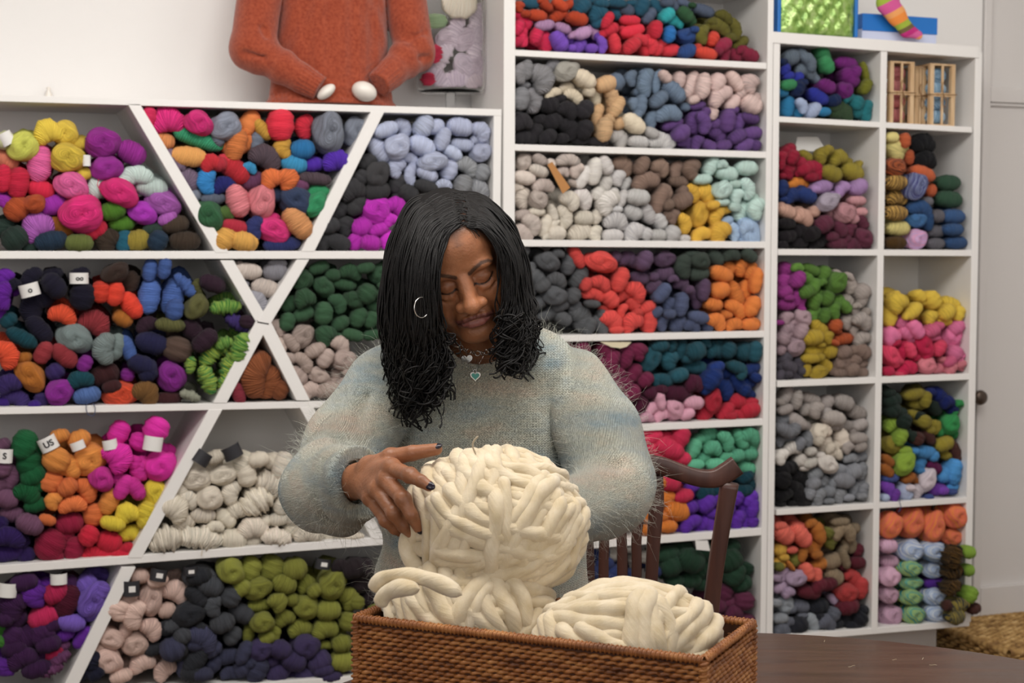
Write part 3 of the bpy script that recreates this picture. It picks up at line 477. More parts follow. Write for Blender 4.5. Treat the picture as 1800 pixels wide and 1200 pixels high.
334830 dark moss:620 870 210 150 -25;570 830 110 90 0
@R2|second cubby down on the right bookcase, left side|1350,200,4.615
8e1230 crimson:155 290 150 100 40;190 340 130 110 60;150 450 130 130 70;300 430 170 120 20;390 440 170 110 -60;250 380 110 90 0;100 400 90 70 80;110 330 80 90 60;350 500 110 80 0;110 490 60 60 0;230 460 80 80 60
8a7c26 olive:430 320 150 110 60;560 340 170 130 20;510 470 180 130 -20;680 460 190 140 -20;300 330 130 80 -30;480 280 100 80 30;640 390 110 80 -20;720 410 110 60 50
c97826 ochre orange:240 545 190 90 0 b
1c2f62 navy:110 590 130 100 80;190 650 170 120 20;310 650 170 120 -20;260 600 110 70 0;130 680 90 60 0
9a78aa lilac purple:430 580 190 110 10;590 590 150 110 40;730 580 150 130 30;500 640 110 60 0;380 600 80 70 0
a298a8 pale mauve grey:480 700 190 140 30 k;420 730 120 80 20;540 660 90 60 0
b8848a dusty pink:720 690 150 80 0;740 780 130 80 0;620 790 170 160 20 k;510 800 110 90 20;690 840 90 80 20
b89080 tan pink:150 780 170 110 -20;280 820 190 130 -20 b;370 780 90 100 70;100 740 70 70 20;240 760 80 50 0
1e1a1e black:150 880 150 90 0;250 930 160 110 20;150 980 160 110 10;350 960 150 120 20;250 1030 160 90 0;390 1040 140 80 10;120 1050 90 60 0;340 880 120 70 0;440 1000 70 100 60
5e2a3e mulberry:450 880 160 140 30;580 920 150 110 -50;650 910 120 130 60;760 870 130 100 -60;770 990 160 140 -20 k;570 1030 170 110 0;700 1040 150 100 0;520 980 110 80 0;460 940 100 60 0;790 1060 100 50 0;640 1000 80 70 20
@R4|fourth cubby down on the right bookcase, left side|1350,430,4.615
8e2c7e magenta:140 190 120 130 60;130 280 140 120 60;240 270 150 120 50;250 330 90 80 20;140 370 130 100 20;230 410 150 100 80;150 470 150 110 0;260 460 110 90 80;100 340 60 70 80;90 620 40 90 90;270 510 70 50 0;170 420 90 60 0
567e32 leaf green:320 270 170 110 -50;370 330 150 100 60;450 220 130 120 60;560 290 170 150 50 k;310 370 130 110 20;380 440 150 130 50 b;480 420 130 110 60;580 450 150 110 -30;370 540 130 100 60;460 560 130 100 70;540 520 150 100 80;630 490 120 90 -50;350 190 170 90 -20;240 170 110 70 0;420 380 90 60 0;500 490 80 60 0;440 290 80 60 20
a09690 stone grey:660 310 150 120 -60;770 370 140 140 40;640 440 110 100 -40;760 440 120 90 60;640 610 130 110 60 b;770 600 170 130 -30;770 740 160 110 20 b;700 680 90 80 60;560 220 90 60 -30;700 520 80 90 60;720 480 80 50 0;800 530 70 60 50;650 240 110 60 -20
9c848c mauve grey:150 580 120 100 50 b;280 580 150 130 -20 k;160 670 140 110 20;270 690 140 110 60;220 810 170 150 50 k;130 750 100 120 60;110 840 90 80 60;200 620 70 60 0;170 720 80 70 40
a88e22 olive mustard:410 660 170 110 -30;370 740 180 130 10;480 740 110 110 80;370 840 180 110 10;500 850 130 120 10;350 910 170 80 0;460 960 150 110 -40;410 1020 150 110 10 k;310 1000 110 90 80;420 900 90 70 0;430 800 80 50 0;320 870 70 60 20
b05024 rust:550 640 110 110 60;610 750 180 100 5;560 690 80 50 0;540 780 90 50 -20
7e6a60 taupe brown:620 860 130 110 20;600 940 150 130 40 k;780 850 150 130 -30;700 930 120 120 60;790 950 130 90 20;600 1020 170 80 0;790 1020 130 90 0;690 1000 110 110 20;700 840 90 80 30;740 890 70 70 0;530 1010 80 70 0
4c4852 charcoal purple:140 920 130 110 60;180 980 130 100 -30;120 1040 100 90 0;250 950 110 110 60;220 1040 140 90 -10;110 980 70 70 60;270 1010 70 70 0;170 1040 60 60 0
@R5|fourth cubby down on the right bookcase, right side|1350,430,4.615
e6c43a yellow:1050 450 170 160 40 b;990 560 180 120 80;1180 520 170 110 40;1230 400 110 100 -40;1330 430 150 140 -60;1500 460 190 110 -20;1450 530 150 130 40;1320 570 140 110 50;1430 600 150 80 -10;1560 540 130 100 70;1260 450 80 60 0;1140 560 90 70 0;1020 390 110 60 20;1390 490 80 60 0
e070a0 pink:1090 610 120 100 60;1200 670 170 120 -50;1120 700 140 110 -30;1000 720 150 150 30;1500 720 160 160 20 k;1590 650 140 120 40;1520 860 120 140 60;1600 810 170 110 80;1540 640 110 70 0;1600 900 110 60 50;1160 750 90 60 0
c2547c speckled raspberry:1330 680 150 110 20;1380 640 110 70 0;1350 740 110 50 0;1480 930 110 90 30
b80e44 crimson rose:1090 840 180 120 60;1260 810 200 160 -60 k;1130 980 190 120 10;980 1010 100 80 0;1040 780 90 60 20;1290 880 90 80 60;1200 900 90 60 20
dc3a60 rose red:1000 890 190 140 -50 k;1160 840 130 90 -70;1390 820 140 110 60;1060 930 90 60 0;1060 1030 90 40 0
d27684 salmon pink:1290 960 150 130 10 k;1400 970 110 90 60;1490 980 120 90 50;1430 920 110 60 -20;1570 950 90 70 20;1600 970 60 80 70;1370 1000 60 50 0
@R6|fifth cubby down on the right bookcase, left side|1350,650,4.615
9a928e warm grey:150 200 170 100 60;240 230 160 90 80;350 230 190 110 -20;390 310 140 120 60;540 380 200 130 -10;620 250 180 130 -20;740 330 170 120 -15;480 250 130 110 40;750 430 130 100 20;560 440 120 80 0;150 310 130 80 20;310 310 110 90 40;230 400 200 110 -30;740 540 150 100 0;650 610 110 100 40;760 610 110 80 20;110 250 60 90 80;650 440 110 90 0;480 330 90 80 0;300 440 130 80 0;700 480 90 60 0
777a80 cool grey:130 390 130 100 30;150 480 170 110 -30;330 550 140 120 60;260 590 120 100 50;110 560 110 80 50;220 470 110 100 60;180 540 90 70 0
e8dccb cream:420 490 140 130 30 k;460 580 170 120 80;600 540 170 130 -70;550 660 150 90 -20;510 620 100 90 40;480 470 110 80 -60;560 600 90 80 60;420 560 90 90 60
c9c4bd pale oatmeal:210 620 150 110 5;110 690 140 110 60;270 720 110 110 50;350 740 130 90 20;490 750 170 140 -30 k;360 650 90 70 20;430 680 90 60 0;300 780 90 60 0
1a191c black:150 790 150 110 20;250 850 150 120 -20;130 880 140 130 60;220 940 170 110 -20;140 1000 150 100 20;260 1010 160 110 -30;110 1070 90 60 0;300 1070 130 60 0;200 780 110 90 60;310 900 90 90 60;210 1070 90 50 0
83868c blue grey:390 830 130 110 20;590 800 120 100 40;700 810 150 130 20;620 880 190 130 -10;800 800 150 100 80;450 890 110 110 60;380 910 120 100 30;720 950 170 110 40;500 970 120 110 20;420 1010 150 110 60;580 1000 130 120 60;800 960 130 90 80;350 990 100 90 60;680 700 150 80 0;770 690 110 80 10;540 900 90 80 60;770 1010 90 60 0;660 1020 110 60 0;500 1050 110 50 0;780 890 90 60 20;400 1070 110 40 0
@R7|fifth cubby down on the right bookcase, right side|1350,650,4.615
1e2c26 blackish green:1010 230 150 130 20;1020 310 130 120 40;1110 400 130 120 60;1350 290 150 110 -40;1180 520 90 110 60;990 170 110 80 0;1080 330 110 90 0;1120 480 90 80 0;1240 360 90 80 0
847824 olive gold:1190 180 190 100 10;1220 260 170 90 -5;1280 220 140 100 80;1200 350 150 80 -20;1010 590 150 140 20 k;1430 580 170 130 20;1270 400 110 130 70;1040 660 90 90 60;1460 660 130 100 10;1360 440 120 110 -60;1320 470 80 70 0
122060 dark blue:1380 190 170 130 -40;1460 240 130 100 20;1500 290 110 90 10;1320 160 110 70 0
2c8648 bright green:1580 300 170 110 60;1480 420 160 150 60 k;1380 460 150 90 -50;1580 250 80 60 0;1550 500 80 80 60
7f9c30 lime green:1020 420 160 110 20 b;1080 530 150 110 60;1110 740 200 160 50 k;1120 640 120 80 0;1070 470 80 70 0
4a2a26 dark brown:1220 540 110 110 60;1310 530 140 90 -50;1560 620 170 100 -60;1580 690 70 70 0;1500 600 60 50 0
3c84c0 sky blue:1280 650 200 110 -5;1230 740 150 110 60;1440 830 150 120 40;1560 790 190 130 70;1550 850 130 110 60;1350 680 90 90 60;1200 640 70 60 0;1500 930 110 80 10;1240 800 80 60 0
9c5a1e amber:980 720 130 80 -40;970 800 140 90 -40;1150 860 130 80 20;1210 880 80 60 0
5a1648 dark magenta:1350 770 150 100 -30;1400 820 90 80 60;1330 740 80 50 0
d0c4cc speckled white:1290 870 190 150 60 k;1220 960 140 110 40;1160 940 90 60 0
6c349c violet purple:990 960 190 110 -60 b;1380 950 180 100 0;1040 1000 110 80 70;960 1010 80 90 60;1430 960 90 70 0
3c4c88 slate blue:1000 860 150 80 0;960 880 70 60 0;1260 1010 110 50 0;1500 970 90 50 0;1320 1010 70 40 0
a0acc8 pale lavender:1110 960 150 130 70;960 1020 60 60 0;1150 1000 70 60 60;1090 900 70 50 0
@R8|lowest cubby of the right bookcase, left side|1350,870,3.636
e86a58 coral:110 240 150 120 -40;220 250 170 110 -50;200 190 110 70 -20;270 250 90 80 40;90 190 90 60 0;260 480 120 90 -70;320 510 110 70 80;160 340 80 50 0
e0b03a golden yellow:85 340 90 80 20;80 430 90 80 -20;110 390 70 50 0
b06a24 amber orange:330 230 150 90 -70;310 310 120 90 60;340 430 120 80 10;230 370 100 60 70;290 170 90 60 0;320 370 80 60 0;270 330 60 70 70;150 440 90 30 -50
6a6a2a moss green:180 400 90 90 60;400 290 80 100 60;390 230 70 90 60;80 450 60 60 0
84735c khaki brown:450 220 130 90 60;520 220 150 90 -50 b;420 410 140 100 20;430 510 130 110 -30;530 300 120 90 -50;500 400 130 60 -70;560 200 70 70 0;470 160 130 60 0;490 340 90 60 60;410 460 80 60 0
a08aa4 dusky lilac:100 500 120 100 50 k;190 520 140 100 20 k;90 580 110 70 20;140 610 90 70 20;430 660 110 60 -40;60 520 50 90 80
5a1c2a dark maroon:270 610 170 90 -10;340 570 130 90 20;590 340 90 80 60;580 420 110 80 0;520 700 150 110 10;400 560 110 80 20;220 570 90 60 0;560 650 90 60 0;460 620 70 70 0;490 440 60 60 0
a83434 brick red:570 530 170 110 -50;515 615 140 120 0 k;610 580 140 100 80;530 500 80 60 0
8c929a silver grey:110 690 120 130 60 k;290 800 130 110 -60;90 780 110 70 0;60 680 50 90 80
5c606c slate grey:215 700 130 90 -10;100 850 120 90 0;390 800 130 100 -20;430 750 90 90 60;150 800 70 60 0;160 720 60 60 0;230 760 70 40 0
24262e blue black:330 700 140 110 10;200 825 140 110 20;610 770 110 120 40;500 790 130 90 10;560 820 120 60 0;470 720 80 70 0;450 810 90 60 0;380 860 90 30 0;340 770 70 60 0;630 720 60 60 0
@B1|second cubby down on the right bookcase, right side|1350,200,4.615
efe08c pale yellow:1030 265 175 190 60 b;1000 175 110 90 0;1050 912 205 125 0
3a2420/c4622e rust and black striped:1030 412 165 135 0 k
3a281c/c49a48 brown and gold striped:1035 540 180 120 0;1040 660 190 120 0;1035 788 190 122 0
4a3414 dark brown:1035 1030 180 108 0
17181c black:1250 215 220 150 0;1270 352 200 145 -5
b4552e terracotta:1105 200 120 90 90;1140 335 120 80 90;1250 468 220 120 -18;1310 602 100 110 0
3a3a6e/7a86a8 violet and slate striped:1190 570 220 180 80 k
24446e navy:1230 745 220 130 -10;1300 850 160 80 90
3a6a9e mid blue:1200 840 160 140 0 k
d894b8/b0a0d0 pink and lilac:1200 1000 165 160 30 k
615f66 grey:1290 695 90 80 0;1372 812 105 110 0;1350 935 160 110 0;1360 1035 150 90 0
2e4c3a dark green:1455 542 210 130 0;1460 675 235 140 -5
2c4a74 denim blue:1500 815 200 120 0;1500 920 180 105 0;1520 1025 200 108 0
@B2|lowest cubby of the right bookcase, right side|1350,870,3.636
f58c3c/e0605a orange and magenta speckled:790 180 165 145 70 k;920 160 185 160 70 k;1060 185 200 145 80 k;1195 115 170 165 0 k;1180 250 140 110 0 k
c098b0 mauve pink:778 312 115 95 0;785 412 125 85 0;785 510 130 125 0 k;780 622 120 115 0 k;790 752 150 140 20 k
108c94/b4c44c teal and lime marbled:920 455 155 100 0 k;922 545 155 88 0 k;922 637 155 100 0 k;937 747 150 120 0 k
e4ecf4/6a90c8 white and blue marbled:915 340 165 145 0 k;1070 345 165 125 0 k;1065 460 150 115 0 k;1070 635 150 108 0 k;1085 745 155 120 0 k
4a1e84 deep purple:1070 547 150 72 0
5a4018/18140c brown and black striped:1200 380 150 110 70 l;1200 475 120 100 20 l;1190 575 120 100 40 l
7ea232 lime green:1290 350 90 85 0;1290 465 75 80 0;1300 620 110 100 60
16283a/8a7a2e dark blue and olive:1220 690 150 110 10 l;1215 765 110 95 20
4a2a24 maroon brown:1330 710 85 70 20;1160 690 60 70 0
"""

# ---------- yarn skeins ----------
def skein_geo(kind, seed, nu=18, nv=14):
    r = np.random.default_rng(seed); u = np.linspace(0, 1, nu); v = np.linspace(0, 2*math.pi, nv, endpoint=False)
    s = 2*u-1; ph = r.uniform(0, 6.28, 4); out = []
    if kind == 'k':                     # rosette: end of a skein twisted into itself
        th = np.linspace(0, 2*math.pi, nv*2, endpoint=False); rho = np.linspace(0, 1, nu)      # polar cap seen from -Y
        V = []; U = []
        for i, q in enumerate(rho):
            ang = q*math.pi*.62
            rr = math.sin(ang) if ang < math.pi/2 else 1-.25*(ang/(math.pi/2)-1)
            for t in th:
                sw = t*1.0+q*3.2+ph[0]
                g = 1+.075*math.sin(3*sw)*(.25+q)*(1 if q < .95 else .5)+.04*math.sin(2*t+ph[1])
                dep = -math.cos(ang) if ang < math.pi/2 else (ang-math.pi/2)*3.0
                dep *= 1-.25*math.exp(-(q/.14)**2)
                V.append((rr*g*math.cos(t), dep*(g if dep < 0 else 1), rr*g*math.sin(t))); U.append((q*2.0+.30*math.sin(2*t+ph[2])+.10*t, q))
        n = nv*2; F = [(i*n+j, i*n+(j+1) % n, (i+1)*n+(j+1) % n, (i+1)*n+j) for i in range(nu-1) for j in range(n)]
        return np.array(V), np.array(F), np.array(U)*1.0
    bend = {'o': r.uniform(-.28, .28), 'b': .78, 'r': .1, 'l': .35}[kind]*(1 if r.random() < .5 or kind != 'b' else 1)
    n_g = {'o': 3.0, 'b': 4.0, 'r': 5.0, 'l': 6.0}[kind]; amp = {'o': .045, 'b': .06, 'r': .075, 'l': .18}[kind]
    p = 2.6 if kind != 'r' else 3.4
    R = np.maximum(1-np.abs(s)**p, 0)**(1/2.1); R[0] = R[-1] = .02
    cx = s*(1-.0*bend); cz = bend*(.5-s**2)*.9
    tx = np.gradient(cx); tz = np.gradient(cz); L = np.hypot(tx, tz); tx /= L; tz /= L
    wid = 1/(1+.55*abs(bend))
    tw = {'o': .6, 'b': 1.0, 'r': 2.0, 'l': 2.0}[kind]
    V = np.zeros((nu, nv, 3)); U = np.zeros((nu, nv, 2))
    for j, a in enumerate(v):
        g = 1+amp*np.sin(2*math.pi*n_g*u+ph[0]+tw*a)+amp*.6*np.sin(2*math.pi*n_g*2.3*u+ph[1]-a)+(.07*np.sin(2*a*2+9*u+ph[2])+.05*np.sin(13*u+3*a) if kind == 'l' else 0)
        q = R*wid*g
        nx, nz = -tz, tx; ca, sa = math.cos(a), math.sin(a)          # ca: along normal in XZ, sa: depth
        cut = .78 if kind == 'b' else .9                              # ends stay round
        V[:, j, 0] = cx*cut+nx*q*ca*(.45 if kind != 'b' else .8); V[:, j, 2] = cz+nz*q*ca
        V[:, j, 1] = q*sa*(1.0 if sa < 0 else 2.8)
        U[:, j, 0] = s*1.25+.12*math.sin(a+ph[3]); U[:, j, 1] = a/6.28
    i = np.arange(nu-1)[:, None]*nv; j = np.arange(nv)[None]; j2 = (j+1) % nv
    F = np.stack([i+j, i+nv+j, i+nv+j2, i+j2], -1).reshape(-1, 4)
    V = V.reshape(-1, 3); V[:, 0] /= np.abs(V[:, 0]).max(); zc = (V[:, 2].max()+V[:, 2].min())/2; V[:, 2] -= zc; V[:, 2] /= np.abs(V[:, 2]).max()
    return V, F, U.reshape(-1, 2)
GEO = {}
for kd in 'obkrl':
    GEO[kd] = []
    for q in range(4 if kd in 'ob' else 3):
        g = skein_geo(kd, 100+q*7+ord(kd)); lo = skein_geo(kd, 100+q*7+ord(kd), 8, 8 if kd != 'k' else 5)
        me = bpy.data.meshes.new('skein'); me.from_pydata(g[0].tolist(), [], g[1].tolist())
        me.polygons.foreach_set('use_smooth', np.ones(len(me.polygons), bool))
        ul = me.uv_layers.new(name='UVMap'); ul.data.foreach_set('uv', g[2][g[1].ravel()].astype(np.float32).ravel()); me.materials.append(M['yarn_o'])
        GEO[kd].append((g, me, lo))
ALB = 1.52
def alb(h):
    c = lin(h); c = c*.92+.08*c.mean(); m = c.max(); c = c*m**.1*ALB*(1-.26*min(1, m)); return np.maximum(c*min(1, .80/c.max()), .003)
items = []; cur = None
for line in YARN.strip().split('\n'):
    if line[0] == '@':
        a = line[1:].split('|'); cur = (a[0], a[1], *map(float, a[2].split(','))); continue
    hd, body = line.split(':'); hx, cname = hd.split(' ', 1); h1 = hx.split('/')[0]; h2 = hx.split('/')[1] if '/' in hx else None
    for e in body.split(';'):
        t = e.split(); x, y, w_, h_ = map(float, t[:4]); a = float(t[4]) if len(t) > 4 else 0
        kd = t[5] if len(t) > 5 else random.choice('ooob')
        s = cur[4]; items.append(dict(c=cur[0], where=cur[1], px=cur[2]+x/s, py=cur[3]+y/s, w=w_/s, h=h_/s, a=a, k=kd, col=h1, col2=h2, name=cname))
for it in items:
    if it['k'] == 'o' and it['h'] > it['w']*1.15: it['k'] = 'o'
    it['area'] = it['w']*it['h']
skeins = [i for i in items if i['c'][0] != 'B']; balls = [i for i in items if i['c'][0] == 'B']
# skeins the woman, the basket or the chair hide completely do not count among the largest
def hidden(i):
    x, y = i['px'], i['py']
    return (690 < x < 880 and 390 < y < 1100) or (640 < x < 1050 and 600 < y)
skeins = [i for i in skeins if not (690 < i['px'] < 870 and i['py'] > 400)]
order = sorted(skeins, key=lambda i: -i['area']*(0 if hidden(i) else 1)); 
for n_, i in enumerate(order): i['solo'] = n_ < 300
# limits of each cubby: the skein must stay off the right-hand wall of its cubby
XR = {'L3': W(866, 300).x, 'L11': None, **{'M%d' % k: W(1344, 440).x for k in range(1, 8)}, **{k: W(1542, 440).x for k in ('R1', 'R2', 'R4', 'R6', 'R8')}, **{k: W(1707, 440).x for k in ('R5', 'R7', 'B1', 'B2')}}
XL = {**{'M%d' % k: W(904, 440).x for k in range(1, 8)}, **{k: W(1366, 440).x for k in ('R1', 'R2', 'R4', 'R6', 'R8')}, **{k: W(1553, 440).x for k in ('R5', 'R7', 'B1', 'B2')}}
def place(i, extra=0.0, ball=False):
    if i['c'] == 'B2' and i['px'] > 1652 and i['py'] > 940: extra = -.075
    Y = D+.022+random.uniform(-.010, .030)+extra
    if i['c'] in ('R6', 'R7', 'R8', 'R4', 'R5', 'R2', 'R1'): Y += .005
    p = W(i['px'], i['py'], Y); k = (Vector(p)-Vector((0, 0, HC))).dot(Vector((sT, cT, 0)))/FPX   # metres per pixel there
    hw, hh = i['w']/2*k*1.06, i['h']/2*k*1.06; a = math.radians(i['a'])
    ex = math.hypot(hw*math.cos(a), hh*math.sin(a)); x = p.x
    if XR.get(i['c']) and i['c'] != 'B2': x = min(x, XR[i['c']]-ex*.93)
    if XL.get(i['c']): x = max(x, XL[i['c']]+ex*.93)
    dep = min(hh, hw)*1.0
    return Vector((x, Y, p.z)), (hw, max(dep, .016), hh), a
def shade(col, s): c = col*s; return c*min(1, .84/c.max())
def colours(i):
    j = 1+random.uniform(-.13, .13); c1 = shade(alb(i['col']), j)
    if i['col2']: c2 = alb(i['col2'])
    else: c2 = shade(c1*np.array((1+random.uniform(-.03, .04), 1, 1+random.uniform(-.04, .04))), random.choice((.72, .8, .86, 1.15)))
    return c1, c2
paper = M['paper'] = newmat('paper_band', (.75, .74, .72), .7); noisebump(paper, 30, .1)
M['ink'] = newmat('black_ink', (.02, .02, .025), .6); noisebump(M['ink'], 40, .05)
# labels: colour + cubby, then an order that can be counted
def ordinal(n, N, a, b):
    names = ['', 'second', 'third', 'fourth', 'fifth', 'sixth', 'seventh', 'eighth', 'ninth', 'tenth', 'eleventh', 'twelfth']
    if n == 0: return a+'most'
    if n == N-1: return b+'most'
    if N % 2 and n == N//2 and N <= 3: return 'middle'
    return (names[n]+' from '+('left' if a == 'left' else 'top')) if n < 12 else names[N-1-n]+' from '+('right' if b == 'right' else 'bottom')
def make_labels(lst, noun):
    sets = {}
    for i in lst: sets.setdefault((i['c'], i['name']), []).append(i)
    for (c, nm), L in sets.items():
        where = L[0]['where']
        if len(L) == 1: L[0]['label'] = f'{nm} {noun}, {where}'; continue
        xs = [i['px'] for i in L]; ys = [i['py'] for i in L]
        if len(L) <= 7:
            hor = (max(xs)-min(xs)) >= .8*(max(ys)-min(ys)); L.sort(key=lambda i: i['px' if hor else 'py'])
            for n, i in enumerate(L): i['label'] = f"{nm} {noun}, {ordinal(n, len(L), 'left' if hor else 'upper', 'right' if hor else 'lower').replace('uppermost', 'topmost')}, {where}"
        else:
            L.sort(key=lambda i: i['py']); q = max(2, math.ceil(len(L)/7)); b = [L[len(L)*k//q:len(L)*(k+1)//q] for k in range(q)]
            rn = {2: ['upper', 'lower'], 3: ['upper', 'middle', 'lower']}.get(q, ['row %d' % k for k in range(q)])
            for k, R_ in enumerate(b):
                R_.sort(key=lambda i: i['px'])
                for n, i in enumerate(R_): i['label'] = f"{nm} {noun}, {ordinal(n, len(R_), 'left', 'right')} of the {rn[k]} ones, {where}"
    for i in lst:
        w_ = i['label'].split()
        if len(w_) > 16: i['label'] = i['label'].replace('lattice shelf\'s', 'lattice').replace('middle bookcase shelf', 'shelf').replace('of the right bookcase', 'of right bookcase').replace('down on the right bookcase', 'down')
        w_ = i['label'].split()
        if len(w_) > 16: i['label'] = ' '.join(w_[:16]).rstrip(',')
make_labels([i for i in skeins if i['solo']], 'yarn skein'); make_labels(balls, 'yarn ball')
A1 = Acc(); AC1 = []; AC2 = []
def bake(i, geo, loc, scl, a, c1, c2):
    V, F, U = geo; V = V*np.array(scl); c, s = math.cos(a), math.sin(a)
    X = V[:, 0]*c-V[:, 2]*s; Z = V[:, 0]*s+V[:, 2]*c
    V = np.stack([X+loc.x, V[:, 1]+loc.y, Z+loc.z], 1); A1.add(V, F, U)
    AC1.append(np.repeat(c1[None], len(V), 0)); AC2.append(np.repeat(c2[None], len(V), 0))
def flat_rand(): return random.random()
for i in skeins+balls:
    ball = i in balls if i['c'][0] == 'B' else False
    loc, scl, a = place(i); c1, c2 = colours(i); gs = random.choice(GEO[i['k']])
    if ball and i['k'] == 'o': scl = (scl[0], scl[1], scl[2])
    if i.get('solo') or i['c'][0] == 'B':
        o = bpy.data.objects.new('yarn_ball' if i['c'][0] == 'B' else 'yarn_skein', gs[1]); o.location = loc; o.scale = scl
        o.rotation_euler = (0, -a if False else -a, 0); o['col1'] = [float(v) for v in c1]; o['col2'] = [float(v) for v in c2]; link(o)
        tag(o, i['label'], 'yarn', ('yarn balls, ' if i['c'][0] == 'B' else f"{i['name']} skeins, ")+i['where']); i['obj'] = o; i['loc'] = loc; i['scl'] = scl
    else:
        bake(i, gs[0], loc, scl, a, c1, c2)
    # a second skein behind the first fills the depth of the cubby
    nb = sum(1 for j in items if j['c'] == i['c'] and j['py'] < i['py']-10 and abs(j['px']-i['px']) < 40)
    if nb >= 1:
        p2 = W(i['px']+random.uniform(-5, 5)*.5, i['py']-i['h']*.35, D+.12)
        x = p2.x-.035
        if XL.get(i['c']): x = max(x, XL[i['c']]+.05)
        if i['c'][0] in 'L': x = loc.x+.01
        bake(i, gs[2], Vector((x, D+.13, loc.z+.012)), (scl[0]*1.1, .03, scl[2]*1.1), a, c1*.8, c2*.8)  # colour darkened to paint the shade deep between the front skeins
# the shelves go on being full behind the woman
for cb, x0, x1, y0, y1, hx in (('L3', 700, 860, 400, 440, '3b3b3e'), ('L6', 690, 860, 470, 700, None), ('L9', 690, 860, 740, 930, 'a8968e'), ('L11', 660, 860, 985, 1160, None), ('M4', 915, 1040, 470, 575, None), ('M5', 915, 1060, 610, 735, None), ('M6', 915, 1120, 765, 935, None), ('M7', 915, 1180, 960, 1105, None)):
    pool = [i for i in items if i['c'] == cb]
    for yy in range(y0, y1, 30):
        for xx in range(x0, x1, 34):
            if any(abs(i['px']-xx) < 22 and abs(i['py']-yy) < 20 for i in pool): continue
            nr_ = min(pool, key=lambda i: (i['px']-xx)**2+(i['py']-yy)**2); it = dict(c=cb, px=xx+random.uniform(-5, 5), py=yy+random.uniform(-4, 4)+8, w=46, h=34, a=random.uniform(-60, 60), k='o', col=hx or nr_['col'], col2=None)
            loc, scl, a = place(it, .012); c1, c2 = colours(it); gs = random.choice(GEO['o']); bake(it, gs[0], loc, scl, a, c1, c2)
for cb, y0, y1 in (('L1', 300, 428), ('L4', 520, 705), ('L8', 800, 985), ('L10', 1030, 1180)):
    pool = [i for i in items if i['c'] == cb and i['px'] < 90]
    for yy in range(y0, y1, 31):
        for xx in range(-225, -20, 42):
            nr_ = random.choice(pool); it = dict(c=cb, px=xx+random.uniform(-6, 6), py=yy+random.uniform(-4, 4)+8, w=56, h=40, a=random.uniform(-60, 60), k='o', col=nr_['col'], col2=None)
            loc, scl, a = place(it, .012); c1, c2 = colours(it); gs = random.choice(GEO[random.choice('obk')]); bake(it, gs[0], loc, scl, a, c1, c2)
o = A1.build('yarn_skeins', M['yarn_g']); colattr(o.data, 'col1', np.vstack(AC1)); colattr(o.data, 'col2', np.vstack(AC2))
tag(o, 'smaller twisted yarn skeins of many colours packed into all the shelf cubbies', 'yarn', None, 'stuff')

